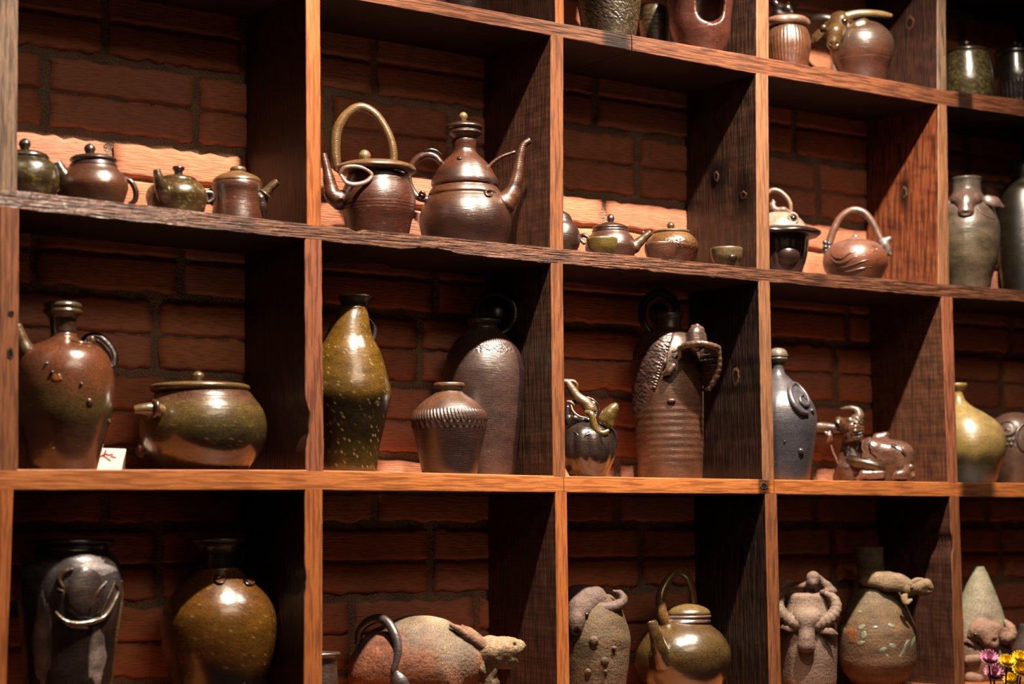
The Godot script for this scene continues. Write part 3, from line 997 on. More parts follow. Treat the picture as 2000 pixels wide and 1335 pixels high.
func shelves() -> void:
	unit = thing("shelving_unit", "tall reclaimed timber pigeonhole shelf unit standing against the brick wall", "shelving", Vector3.ZERO)
	# the boards, top to bottom
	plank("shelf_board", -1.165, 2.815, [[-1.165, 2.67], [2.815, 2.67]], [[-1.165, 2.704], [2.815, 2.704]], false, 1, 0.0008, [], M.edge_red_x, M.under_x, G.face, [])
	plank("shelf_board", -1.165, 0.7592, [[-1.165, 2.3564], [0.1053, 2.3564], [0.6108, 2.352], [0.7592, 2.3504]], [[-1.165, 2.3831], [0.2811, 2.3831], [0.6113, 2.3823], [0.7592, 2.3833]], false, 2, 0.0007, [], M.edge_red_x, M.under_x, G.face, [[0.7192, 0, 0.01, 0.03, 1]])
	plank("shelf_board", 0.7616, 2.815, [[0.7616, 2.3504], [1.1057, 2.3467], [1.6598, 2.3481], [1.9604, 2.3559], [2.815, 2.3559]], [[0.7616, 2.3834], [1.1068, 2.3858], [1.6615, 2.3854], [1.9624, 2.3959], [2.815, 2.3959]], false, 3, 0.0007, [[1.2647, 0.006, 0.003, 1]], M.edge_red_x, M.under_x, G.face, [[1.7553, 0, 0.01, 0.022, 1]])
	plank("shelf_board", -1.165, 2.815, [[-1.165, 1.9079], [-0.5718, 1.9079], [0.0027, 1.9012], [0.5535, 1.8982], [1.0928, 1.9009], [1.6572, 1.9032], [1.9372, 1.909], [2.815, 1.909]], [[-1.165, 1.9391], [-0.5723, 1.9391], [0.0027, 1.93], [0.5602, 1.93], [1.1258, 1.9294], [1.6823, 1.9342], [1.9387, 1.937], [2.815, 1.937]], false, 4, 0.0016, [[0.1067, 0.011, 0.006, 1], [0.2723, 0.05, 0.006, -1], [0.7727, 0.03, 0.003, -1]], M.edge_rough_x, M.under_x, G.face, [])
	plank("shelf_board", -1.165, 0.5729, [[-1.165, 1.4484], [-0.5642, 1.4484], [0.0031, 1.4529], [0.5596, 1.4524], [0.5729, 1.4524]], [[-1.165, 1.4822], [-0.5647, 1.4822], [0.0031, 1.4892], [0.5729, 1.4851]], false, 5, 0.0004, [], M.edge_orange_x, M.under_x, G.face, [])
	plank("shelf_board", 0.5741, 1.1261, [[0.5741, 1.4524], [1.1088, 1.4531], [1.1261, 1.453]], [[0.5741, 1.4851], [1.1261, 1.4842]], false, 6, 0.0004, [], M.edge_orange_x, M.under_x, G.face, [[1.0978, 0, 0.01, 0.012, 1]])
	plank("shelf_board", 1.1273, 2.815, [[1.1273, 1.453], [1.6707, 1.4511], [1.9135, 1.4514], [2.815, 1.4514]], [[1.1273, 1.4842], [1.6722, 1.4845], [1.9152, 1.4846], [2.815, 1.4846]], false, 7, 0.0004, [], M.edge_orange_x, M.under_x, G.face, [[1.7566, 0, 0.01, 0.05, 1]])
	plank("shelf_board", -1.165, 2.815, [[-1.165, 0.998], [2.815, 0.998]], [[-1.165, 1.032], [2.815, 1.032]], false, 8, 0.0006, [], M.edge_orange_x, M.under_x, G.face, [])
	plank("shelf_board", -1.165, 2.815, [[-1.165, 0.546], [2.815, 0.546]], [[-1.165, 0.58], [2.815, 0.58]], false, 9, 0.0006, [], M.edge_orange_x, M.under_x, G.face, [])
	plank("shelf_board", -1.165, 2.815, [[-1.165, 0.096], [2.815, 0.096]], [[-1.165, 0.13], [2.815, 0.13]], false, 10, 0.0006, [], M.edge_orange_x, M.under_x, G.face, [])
	# the uprights between them, row by row
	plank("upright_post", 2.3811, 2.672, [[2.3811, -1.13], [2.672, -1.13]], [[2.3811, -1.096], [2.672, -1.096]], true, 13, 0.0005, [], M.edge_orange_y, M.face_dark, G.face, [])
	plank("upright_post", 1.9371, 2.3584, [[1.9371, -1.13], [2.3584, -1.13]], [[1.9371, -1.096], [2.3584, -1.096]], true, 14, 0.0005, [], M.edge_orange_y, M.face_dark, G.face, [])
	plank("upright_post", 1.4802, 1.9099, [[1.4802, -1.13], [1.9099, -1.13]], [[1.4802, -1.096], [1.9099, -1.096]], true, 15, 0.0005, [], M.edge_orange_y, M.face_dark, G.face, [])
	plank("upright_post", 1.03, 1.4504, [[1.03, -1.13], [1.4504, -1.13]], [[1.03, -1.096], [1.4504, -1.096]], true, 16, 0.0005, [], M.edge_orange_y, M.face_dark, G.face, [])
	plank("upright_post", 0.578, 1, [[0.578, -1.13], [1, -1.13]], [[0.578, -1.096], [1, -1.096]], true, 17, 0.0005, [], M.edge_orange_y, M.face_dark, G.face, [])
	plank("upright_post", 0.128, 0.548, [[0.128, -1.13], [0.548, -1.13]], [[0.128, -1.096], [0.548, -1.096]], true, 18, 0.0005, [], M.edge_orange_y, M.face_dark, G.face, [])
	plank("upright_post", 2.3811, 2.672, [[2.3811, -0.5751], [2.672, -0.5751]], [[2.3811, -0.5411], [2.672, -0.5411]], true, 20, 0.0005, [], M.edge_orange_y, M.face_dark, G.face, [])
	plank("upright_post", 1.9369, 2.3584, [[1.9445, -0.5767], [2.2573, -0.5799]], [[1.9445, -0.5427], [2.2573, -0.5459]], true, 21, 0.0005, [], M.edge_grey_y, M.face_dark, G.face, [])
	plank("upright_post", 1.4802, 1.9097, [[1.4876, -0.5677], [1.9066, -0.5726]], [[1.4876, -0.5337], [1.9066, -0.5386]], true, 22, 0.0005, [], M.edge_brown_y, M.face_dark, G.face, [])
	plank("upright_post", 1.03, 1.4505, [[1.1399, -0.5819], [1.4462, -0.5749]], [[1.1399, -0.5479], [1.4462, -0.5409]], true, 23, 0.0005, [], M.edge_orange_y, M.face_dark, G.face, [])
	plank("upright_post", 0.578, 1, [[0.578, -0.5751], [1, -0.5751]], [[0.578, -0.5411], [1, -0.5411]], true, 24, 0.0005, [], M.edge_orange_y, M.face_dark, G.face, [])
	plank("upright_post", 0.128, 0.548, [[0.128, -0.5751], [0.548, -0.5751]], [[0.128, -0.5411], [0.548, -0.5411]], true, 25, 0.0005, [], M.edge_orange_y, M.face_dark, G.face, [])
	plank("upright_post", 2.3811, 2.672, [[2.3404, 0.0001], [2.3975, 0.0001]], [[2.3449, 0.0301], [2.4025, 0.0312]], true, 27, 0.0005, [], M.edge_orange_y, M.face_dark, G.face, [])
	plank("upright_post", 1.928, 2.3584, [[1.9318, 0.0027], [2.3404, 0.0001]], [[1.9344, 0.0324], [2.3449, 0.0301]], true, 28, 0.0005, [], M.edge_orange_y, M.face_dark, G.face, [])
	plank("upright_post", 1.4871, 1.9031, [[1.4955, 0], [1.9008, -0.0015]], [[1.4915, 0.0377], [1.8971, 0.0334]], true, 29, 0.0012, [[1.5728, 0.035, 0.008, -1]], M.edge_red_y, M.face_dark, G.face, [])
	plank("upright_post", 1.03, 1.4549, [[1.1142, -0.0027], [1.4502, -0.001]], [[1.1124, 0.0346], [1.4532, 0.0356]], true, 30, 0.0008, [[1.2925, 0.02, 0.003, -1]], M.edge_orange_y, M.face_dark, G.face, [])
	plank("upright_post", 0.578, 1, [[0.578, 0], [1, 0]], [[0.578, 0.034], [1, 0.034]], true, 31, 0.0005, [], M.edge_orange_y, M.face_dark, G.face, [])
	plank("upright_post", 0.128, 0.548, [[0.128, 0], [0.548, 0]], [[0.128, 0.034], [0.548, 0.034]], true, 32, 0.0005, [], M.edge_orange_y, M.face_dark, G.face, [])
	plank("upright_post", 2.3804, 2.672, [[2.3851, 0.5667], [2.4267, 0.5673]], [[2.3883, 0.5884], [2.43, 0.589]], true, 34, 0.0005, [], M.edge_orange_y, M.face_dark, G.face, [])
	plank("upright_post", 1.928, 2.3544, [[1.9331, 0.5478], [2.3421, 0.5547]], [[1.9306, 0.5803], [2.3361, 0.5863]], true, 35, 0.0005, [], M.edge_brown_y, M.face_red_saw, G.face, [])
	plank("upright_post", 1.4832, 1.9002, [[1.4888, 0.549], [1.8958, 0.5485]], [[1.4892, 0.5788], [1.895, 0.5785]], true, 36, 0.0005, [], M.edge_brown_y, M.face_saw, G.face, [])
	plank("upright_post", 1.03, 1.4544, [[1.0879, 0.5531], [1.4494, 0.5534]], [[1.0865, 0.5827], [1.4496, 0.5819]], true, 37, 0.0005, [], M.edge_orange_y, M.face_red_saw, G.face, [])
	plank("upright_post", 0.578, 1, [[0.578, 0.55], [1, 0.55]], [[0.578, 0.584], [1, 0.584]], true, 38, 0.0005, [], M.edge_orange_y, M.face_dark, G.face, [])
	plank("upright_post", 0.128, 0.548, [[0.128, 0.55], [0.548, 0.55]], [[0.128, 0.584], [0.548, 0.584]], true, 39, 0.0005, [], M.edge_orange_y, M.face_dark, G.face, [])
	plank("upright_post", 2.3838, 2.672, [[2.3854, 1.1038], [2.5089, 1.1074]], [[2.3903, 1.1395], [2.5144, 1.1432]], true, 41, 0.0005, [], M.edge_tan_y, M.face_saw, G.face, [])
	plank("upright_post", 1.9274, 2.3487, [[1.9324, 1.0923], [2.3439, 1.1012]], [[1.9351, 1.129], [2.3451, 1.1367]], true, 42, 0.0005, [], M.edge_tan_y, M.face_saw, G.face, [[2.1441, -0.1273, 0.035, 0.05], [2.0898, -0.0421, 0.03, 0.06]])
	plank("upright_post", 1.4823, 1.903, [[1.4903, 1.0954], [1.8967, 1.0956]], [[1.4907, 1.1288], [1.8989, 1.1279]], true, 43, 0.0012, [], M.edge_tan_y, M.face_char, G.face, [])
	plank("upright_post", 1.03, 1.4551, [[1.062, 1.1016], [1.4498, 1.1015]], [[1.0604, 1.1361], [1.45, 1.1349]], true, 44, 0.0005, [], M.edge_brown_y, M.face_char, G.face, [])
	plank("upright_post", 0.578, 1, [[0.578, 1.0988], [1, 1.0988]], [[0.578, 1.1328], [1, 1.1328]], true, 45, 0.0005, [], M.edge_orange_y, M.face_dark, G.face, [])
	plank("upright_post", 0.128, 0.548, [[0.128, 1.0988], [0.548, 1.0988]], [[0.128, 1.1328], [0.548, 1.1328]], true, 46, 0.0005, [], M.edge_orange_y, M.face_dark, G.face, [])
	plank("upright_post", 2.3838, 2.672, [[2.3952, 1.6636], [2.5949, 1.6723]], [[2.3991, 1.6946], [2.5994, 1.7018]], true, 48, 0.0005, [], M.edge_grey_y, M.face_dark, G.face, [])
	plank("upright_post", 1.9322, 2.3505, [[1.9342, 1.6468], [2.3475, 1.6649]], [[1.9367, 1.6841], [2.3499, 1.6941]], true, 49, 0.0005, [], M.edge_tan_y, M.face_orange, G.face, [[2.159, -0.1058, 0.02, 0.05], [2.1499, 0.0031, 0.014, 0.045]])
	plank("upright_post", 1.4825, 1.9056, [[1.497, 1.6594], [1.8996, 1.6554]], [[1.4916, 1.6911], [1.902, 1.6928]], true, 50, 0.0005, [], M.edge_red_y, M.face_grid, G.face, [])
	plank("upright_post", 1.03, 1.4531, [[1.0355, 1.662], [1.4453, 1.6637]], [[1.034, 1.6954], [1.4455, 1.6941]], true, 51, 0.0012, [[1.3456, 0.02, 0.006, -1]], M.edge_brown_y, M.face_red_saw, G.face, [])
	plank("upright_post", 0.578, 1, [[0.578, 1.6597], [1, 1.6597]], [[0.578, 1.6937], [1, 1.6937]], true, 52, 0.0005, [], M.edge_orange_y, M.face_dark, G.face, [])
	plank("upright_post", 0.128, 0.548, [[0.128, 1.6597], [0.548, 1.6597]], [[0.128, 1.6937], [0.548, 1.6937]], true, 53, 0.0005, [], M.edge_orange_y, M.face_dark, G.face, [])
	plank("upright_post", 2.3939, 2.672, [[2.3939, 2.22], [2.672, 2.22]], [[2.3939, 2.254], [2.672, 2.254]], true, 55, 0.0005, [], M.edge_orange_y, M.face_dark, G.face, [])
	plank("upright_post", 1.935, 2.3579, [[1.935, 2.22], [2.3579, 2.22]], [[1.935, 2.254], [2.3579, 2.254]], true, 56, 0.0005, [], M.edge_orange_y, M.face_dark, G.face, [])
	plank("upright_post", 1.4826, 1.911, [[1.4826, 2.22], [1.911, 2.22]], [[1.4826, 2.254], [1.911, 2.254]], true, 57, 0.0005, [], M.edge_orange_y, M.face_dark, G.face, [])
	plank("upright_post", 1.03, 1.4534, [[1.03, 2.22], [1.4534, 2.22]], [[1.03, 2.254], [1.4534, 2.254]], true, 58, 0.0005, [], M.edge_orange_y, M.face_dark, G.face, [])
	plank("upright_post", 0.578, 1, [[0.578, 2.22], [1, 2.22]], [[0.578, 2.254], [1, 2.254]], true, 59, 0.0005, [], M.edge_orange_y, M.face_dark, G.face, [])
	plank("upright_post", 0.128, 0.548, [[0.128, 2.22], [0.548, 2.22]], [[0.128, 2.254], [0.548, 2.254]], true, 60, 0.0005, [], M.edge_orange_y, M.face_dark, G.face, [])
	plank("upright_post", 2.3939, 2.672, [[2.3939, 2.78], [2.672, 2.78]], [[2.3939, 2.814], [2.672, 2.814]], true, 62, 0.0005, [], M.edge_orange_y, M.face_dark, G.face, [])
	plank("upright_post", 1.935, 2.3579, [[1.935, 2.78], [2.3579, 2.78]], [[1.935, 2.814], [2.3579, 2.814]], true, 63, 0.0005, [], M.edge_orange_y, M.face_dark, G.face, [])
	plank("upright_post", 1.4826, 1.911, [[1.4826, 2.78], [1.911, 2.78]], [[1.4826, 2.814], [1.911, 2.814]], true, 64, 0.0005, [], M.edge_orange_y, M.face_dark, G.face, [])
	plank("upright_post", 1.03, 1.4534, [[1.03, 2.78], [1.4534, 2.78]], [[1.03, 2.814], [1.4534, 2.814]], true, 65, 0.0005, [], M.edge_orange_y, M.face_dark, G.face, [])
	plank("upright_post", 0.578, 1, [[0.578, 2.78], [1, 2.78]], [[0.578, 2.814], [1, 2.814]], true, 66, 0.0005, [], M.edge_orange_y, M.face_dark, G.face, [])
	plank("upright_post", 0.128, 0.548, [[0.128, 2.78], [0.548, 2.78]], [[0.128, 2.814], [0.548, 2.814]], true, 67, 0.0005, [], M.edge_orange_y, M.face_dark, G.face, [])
	knot(Vector3(1.0951, 2.1441, -0.1273), true, 0.008, 0.012)
	knot(Vector3(1.0951, 2.0898, -0.0421), true, 0.01, 0.01)
	knot(Vector3(1.0949, 1.7052, -0.0779), true, 0.012, 0.02)
	knot(Vector3(1.6702, 2.5591, -0.0859), true, 0.014, 0.017)
	knot(Vector3(1.6556, 2.159, -0.1058), true, 0.009, 0.014)
	knot(Vector3(-0.5505, 1.67, 0.0004), false, 0.006, 0.011)
	knot(Vector3(-0.5498, 1.7354, 0.0004), false, 0.006, 0.006)
	knot(Vector3(1.0978, 1.4711, 0.0004), false, 0.012, 0.008)


func brick_wall(wall: Node3D) -> void:
	course(wall, 0.975, 1.116, [-1.3367, -1.0485, -0.7672, -0.4745, -0.1924, 0.1, 0.3898, 0.682, 0.9703, 1.2551, 1.5381, 1.8194, 2.1112, 2.3983, 2.6808, 2.9749], 0)
	course(wall, 1.116, 1.255, [-1.2082, -0.9222, -0.631, -0.3416, -0.05, 0.2393, 0.5289, 0.8131, 1.0977, 1.3817, 1.667, 1.9493, 2.2319, 2.5274, 2.8227], 1)
	course(wall, 1.255, 1.393, [-1.3247, -1.0411, -0.7563, -0.4636, -0.168, 0.125, 0.419, 0.69, 0.96, 1.2404, 1.5296, 1.8096, 2.0979, 2.3881, 2.6839, 2.968], 2)
	course(wall, 1.393, 1.53, [-1.1419, -0.8534, -0.5575, -0.2762, 0.0058, 0.289, 0.6, 0.8957, 1.1821, 1.4751, 1.7638, 2.0562, 2.3439, 2.6244, 2.9058], 3)
	course(wall, 1.53, 1.671, [-1.2856, -1.0026, -0.7168, -0.4362, -0.1442, 0.15, 0.4391, 0.7292, 1.0222, 1.317, 1.6116, 1.9048, 2.1863, 2.4721, 2.7527], 4)
	course(wall, 1.671, 1.812, [-1.3387, -1.0457, -0.7505, -0.4673, -0.18, 0.11, 0.3958, 0.6798, 0.9725, 1.2581, 1.5483, 1.8362, 2.1256, 2.4206, 2.7157, 2.9975], 5)
	course(wall, 1.812, 1.954, [-1.2824, -0.988, -0.6975, -0.415, -0.13, 0.155, 0.437, 0.7231, 1.0113, 1.3067, 1.5926, 1.8728, 2.1666, 2.4484, 2.736, 3.0296], 6)
	course(wall, 1.954, 2.097, [-1.1348, -0.8516, -0.5628, -0.275, 0.015, 0.3, 0.59, 0.87, 1.1503, 1.4395, 1.7261, 2.0218, 2.3147, 2.5955, 2.8786], 7)
	course(wall, 2.097, 2.24, [-1.2642, -0.9735, -0.6888, -0.4, -0.1, 0.185, 0.475, 0.72, 0.965, 1.235, 1.507, 1.7928, 2.0875, 2.3828, 2.6693, 2.9637], 8)
	course(wall, 2.24, 2.383, [-1.158, -0.8704, -0.5757, -0.285, 0.002, 0.292, 0.575, 0.85, 1.1406, 1.4349, 1.7303, 2.0226, 2.3148, 2.6061, 2.8974], 9)
	course(wall, 2.383, 2.525, [-1.2888, -0.9942, -0.7041, -0.4237, -0.14, 0.1438, 0.4274, 0.7132, 1.0062, 1.2871, 1.5743, 1.8673, 2.1516, 2.4326, 2.7164, 2.9978], 10)
	course(wall, 2.525, 2.667, [-1.1692, -0.8764, -0.5831, -0.3, -0.007, 0.286, 0.5754, 0.8701, 1.151, 1.4465, 1.7356, 2.0204, 2.3136, 2.6042, 2.9], 11)
	course(wall, 2.667, 2.809, [-1.275, -0.9894, -0.701, -0.4143, -0.12, 0.1639, 0.4444, 0.7331, 1.0189, 1.3132, 1.6005, 1.8872, 2.1774, 2.4658, 2.7612], 12)
	pass


func bouquet() -> void:
	var t: Node3D
	flower(Vector3(1.1261, 0.8, 0.5884), Vector3(1.0695, 1.1382, 0.6173), 0.0196, "pink", "pink pompom flower highest of the two pinks, left of the yellow blooms")
	flower(Vector3(1.1362, 0.8, 0.6102), Vector3(1.0934, 1.1086, 0.6062), 0.0209, "pink", "lower pink pompom flower near the bottom edge")
	flower(Vector3(1.115, 0.8, 0.597), Vector3(1.1029, 1.1318, 0.6296), 0.0166, "yellow", "yellow flower just right of the upper pink one")
	flower(Vector3(1.119, 0.8, 0.5946), Vector3(1.1798, 1.1341, 0.5954), 0.0167, "yellow", "topmost yellow flower at the right edge")
	flower(Vector3(1.1279, 0.8, 0.5906), Vector3(1.1773, 1.1111, 0.5987), 0.0192, "yellow", "yellow flower below the topmost one at the right edge")
	flower(Vector3(1.1183, 0.8, 0.5855), Vector3(1.1692, 1.0942, 0.5781), 0.0159, "yellow", "lowest yellow flower, at the bottom edge")
	vase_and_table(Vector3(1.1262, 0.78, 0.6))



func pots_top_row() -> void:
	var t: Node3D
	var pr: Array
	t = thing("jar", "dark jar almost wholly cut off by the top edge, left of the middle post", "jar", Vector3(0.428, 2.3828, -0.12), -0.6004)
	pr = [0, 0.053, 0, 0.0503, 0.0591, 0, 0.0921, 0.0632, 0, 0.1443, 0.0591, 0, 0.1757, 0.0408, 0]
	lathe(t, "body", pr, M.gloss, G.black_brown, 0.005, [], 0.0012, 72, 0)
	t = thing("vase", "tall tapering vase with a rough olive brown speckled front, cut off at the top", "vase", Vector3(0.7709, 2.3834, -0.085), -0.6741)
	pr = [0, 0.0526, 0, 0.0173, 0.0552, 0, 0.058, 0.0613, 0, 0.0939, 0.066, 0, 0.1298, 0.0655, 0, 0.1729, 0.0538, 0, 0.1944, 0.0421, 0, 0.2136, 0.0444, 0]
	lathe(t, "body", pr, M.satin, G.moss_brown, 0.006, [[0.0221, 0.1178, "stipple", 0.0005]], 0.0012, 120, 0)
	t = thing("jar", "small greyish green jar at the back between the speckled vase and the hollow red vessel", "jar", Vector3(0.9757, 2.3849, -0.185), -0.6967)
	pr = [0, 0.027, 0, 0.0762, 0.0319, 0, 0.1012, 0.0324, 0, 0.1188, 0.0289, 0, 0.1313, 0.0233, 0]
	lathe(t, "body", pr, M.satin, G.moss_brown, 0.005, [[0.0637, 0.1163, "rings", 0.0006, 5]], 0.0012, 72, 0)
	t = thing("open_vessel", "reddish brown vessel with a big oval opening cut in its side", "vessel", Vector3(1.01, 2.3851, -0.075), -0.7195)
	blob(t, "body", [[-0.0006, 0.0301, 0, 0.0519, 0, 0.0646, 0, 0.0591], [0, 0.0646, 0, 0.0591, 0.0012, 0.1312, 0, 0.0632], [0.0012, 0.1312, 0, 0.0632, 0.0022, 0.1855, 0, 0.0482]], M.satin, G.red_brown, 0.03, 0.0035, [[0.0263, 0.0917, 0.0615, 0.0326, 0.0273, 0.146, 0.0615, 0.0362], [0.0204, 0.0967, 0.0314, 0.0289, 0.0213, 0.146, 0.0314, 0.0338], [0.012, 0.1016, 0.0072, 0.0314, 0.0128, 0.146, 0.0072, 0.0362], [0.0007, 0.1016, 0, 0.041, 0.0016, 0.1509, 0, 0.0458]], 0.0012)
	t = thing("lidded_jar", "brown ribbed jar with a wavy brimmed lid and small animal knob, beside the bull pot", "jar", Vector3(1.2904, 2.3857, -0.1), -0.7631)
	pr = [0, 0.0395, 0, 0.0479, 0.0478, 0, 0.07, 0.0509, 0, 0.0889, 0.0488, 0, 0.1062, 0.0426, 0, 0.1188, 0.0324, 0]
	lathe(t, "body", pr, M.satin, G.rust_olive, 0, [[0.0227, 0.1078, "ribs", 0.0006, 40]], 0.0012, 160, 0)
	lathe(t, "lid", [0.1094, 0.0185, 0, 0.111, 0.0432, 0, 0.1179, 0.0478, 0, 0.1267, 0.0463, 0, 0.1314, 0.037, 0, 0.1368, 0.0123, 0], M.satin, G.ash_pink, 0, [[0.1062, 0.1362, "lobes", 0.004, 5]], 0.004, 72, 0)
	blob(t, "animal_knob", [[-0.0246, 0.1393, 0.0031, 0.0093, -0.0165, 0.1551, 0, 0.0117], [-0.0165, 0.1551, 0, 0.0117, 0.0019, 0.1519, 0.0062, 0.0105], [0.0019, 0.1519, 0.0062, 0.0105, 0.0109, 0.1409, 0.0093, 0.0062], [-0.0165, 0.1551, 0, 0.0093, -0.0255, 0.1677, 0, 0.008], [-0.0255, 0.1677, 0, 0.008, -0.0299, 0.1771, 0.0015, 0.0043], [-0.0011, 0.1551, 0.0031, 0.0062, 0.0054, 0.1677, 0.0031, 0.0031], [-0.0184, 0.1393, 0.0062, 0.0086, -0.0014, 0.1387, 0.0062, 0.0086]], M.gloss, G.black_brown, 0.004, 0.0026, [], 0)
	t = thing("bull_head_pot", "round brown pot with a bull head whose horn reaches along its right shoulder", "pot", Vector3(1.5201, 2.3855, -0.095), -0.7998)
	pr = [0, 0.0476, 0, 0.0394, 0.0556, 0, 0.0621, 0.0651, 0, 0.0815, 0.0711, 0, 0.1042, 0.073, 0, 0.1236, 0.066, 0, 0.1398, 0.0524, 0, 0.1521, 0.0365, 0, 0.1593, 0.0222, 0]
	lathe(t, "body", pr, M.satin, G.brown_band, 0, [[0.1155, 0.1204, "rings", 0.0007, 1], [0.0605, 0.0653, "rings", 0.0007, 1]], 0.0012, 72, 0)
	blob(t, "bull_head", [[-0.046, 0.1447, 0.0476, 0.0229, -0.0595, 0.1172, 0.0683, 0.0184], [-0.0595, 0.1172, 0.0683, 0.0184, -0.0639, 0.0929, 0.0714, 0.014], [-0.0639, 0.0929, 0.0714, 0.014, -0.0603, 0.0854, 0.0705, 0.0114], [-0.0458, 0.1528, 0.0445, 0.0191, -0.03, 0.1496, 0.0381, 0.0152], [-0.0585, 0.1528, 0.0445, 0.0152, -0.0747, 0.1431, 0.0413, 0.0114]], M.gloss, G.olive_brown, 0.01, 0.0026, [[-0.0692, 0.0873, 0.0851, 0.0032, -0.0691, 0.0886, 0.0832, 0.0029], [-0.0565, 0.0867, 0.0845, 0.0032, -0.0564, 0.088, 0.0826, 0.0029]], 0)
	tube(t, "horn", [-0.0426, 0.1544, 0.0524, 0.0114, -0.0138, 0.1625, 0.0508, 0.0089, 0.018, 0.1641, 0.0445, 0.0086, 0.0434, 0.1632, 0.0349, 0.0079, 0.0655, 0.1606, 0.0254, 0.0057], M.satin, G.yellow_clay)
	tube(t, "horn", [-0.0648, 0.1544, 0.0476, 0.0108, -0.0838, 0.1593, 0.0476, 0.0108, -0.1092, 0.1593, 0.0445, 0.0095, -0.1284, 0.1512, 0.0381, 0.0051], M.gloss, G.black_brown, false, 0.6, 0)
	tube(t, "ear", [-0.029, 0.1301, 0.0572, 0.0038, -0.0114, 0.135, 0.0587, 0.0108, 0.0078, 0.1405, 0.054, 0.0121, 0.0237, 0.1415, 0.0476, 0.0025], M.gloss, G.olive_brown, false, 0.35, 0)
	tube(t, "ear", [-0.0781, 0.1334, 0.0476, 0.0038, -0.0942, 0.1236, 0.0445, 0.0102, -0.1072, 0.1139, 0.0381, 0.0114, -0.1168, 0.1107, 0.0318, 0.0032], M.gloss, G.olive_brown, false, 0.45, 0)
	blob(t, "eye", [[-0.0382, 0.1415, 0.0705, 0.0079, -0.0382, 0.1415, 0.0705, 0.0079]], M.gloss, G.black_brown, 0.002, 0.0026, [], 0)
	blob(t, "eye", [[-0.0854, 0.1347, 0.0524, 0.0076, -0.0854, 0.1347, 0.0524, 0.0076]], M.gloss, G.olive_brown, 0.002, 0.0026, [], 0)
	t = thing("lidded_jar", "olive mottled jar with a knobbed lid, left of the dark glossy jar at top right", "jar", Vector3(1.8736, 2.3928, -0.09), -0.851)
	pr = [0, 0.0497, 0, 0.0436, 0.058, 0, 0.0672, 0.057, 0, 0.101, 0.0514, 0, 0.1206, 0.0474, 0, 0.1263, 0.0398, 0]
	lathe(t, "body", pr, M.gloss, G.olive_mottle, 0, [], 0.0012, 72, 0)
	lathe(t, "lid", [0.1206, 0.0232, 0, 0.1219, 0.047, 0, 0.1273, 0.0484, 0, 0.1321, 0.0424, 0, 0.1365, 0.0232, 0, 0.1402, 0.0066, 0], M.gloss, G.olive_dark, 0, [], 0.0012, 72, 0)
	lathe(t, "knob", [0.1311, 0.0067, -0.0025, 0.1364, 0.0054, -0.0025, 0.1396, 0.0064, -0.0025, 0.1454, 0.0089, -0.0025, 0.1503, 0.0076, -0.0025, 0.1539, 0.004, -0.0025, 0.1552, 0.0006, -0.0025], M.gloss, G.olive_dark, 0, [], 0.0003, 24)
	t = thing("lidded_jar", "dark glossy lidded jar cut by the right edge at the top right corner", "jar", Vector3(2.0602, 2.3959, -0.1), -0.874)
	pr = [0, 0.0475, 0, 0.0557, 0.0543, 0, 0.0902, 0.0563, 0, 0.1283, 0.0516, 0, 0.1386, 0.0499, 0, 0.1473, 0.0475, 0]
	lathe(t, "body", pr, M.gloss, G.black_olive, 0, [[0.0176, 0.0729, "ribs", 0.0012, 34]], 0.0012, 140, 0)
	lathe(t, "lid", [0.1369, 0.0204, 0, 0.138, 0.0509, 0, 0.1438, 0.0536, 0, 0.1518, 0.0509, 0, 0.1559, 0.0305, 0, 0.1611, 0.0102, 0], M.gloss, G.black_olive, 0, [], 0.0012, 72, 0)
	blob(t, "knob", [[-0.0145, 0.1656, 0, 0.0075, -0.0145, 0.1656, 0, 0.0075], [-0.0025, 0.1691, 0.0068, 0.0081, -0.0025, 0.1691, 0.0068, 0.0081], [0.0093, 0.1663, 0, 0.0075, 0.0093, 0.1663, 0, 0.0075], [-0.0028, 0.1611, 0, 0.0102, -0.0029, 0.1587, 0, 0.0115]], M.gloss, G.black_olive, 0.004, 0.0026, [], 0)


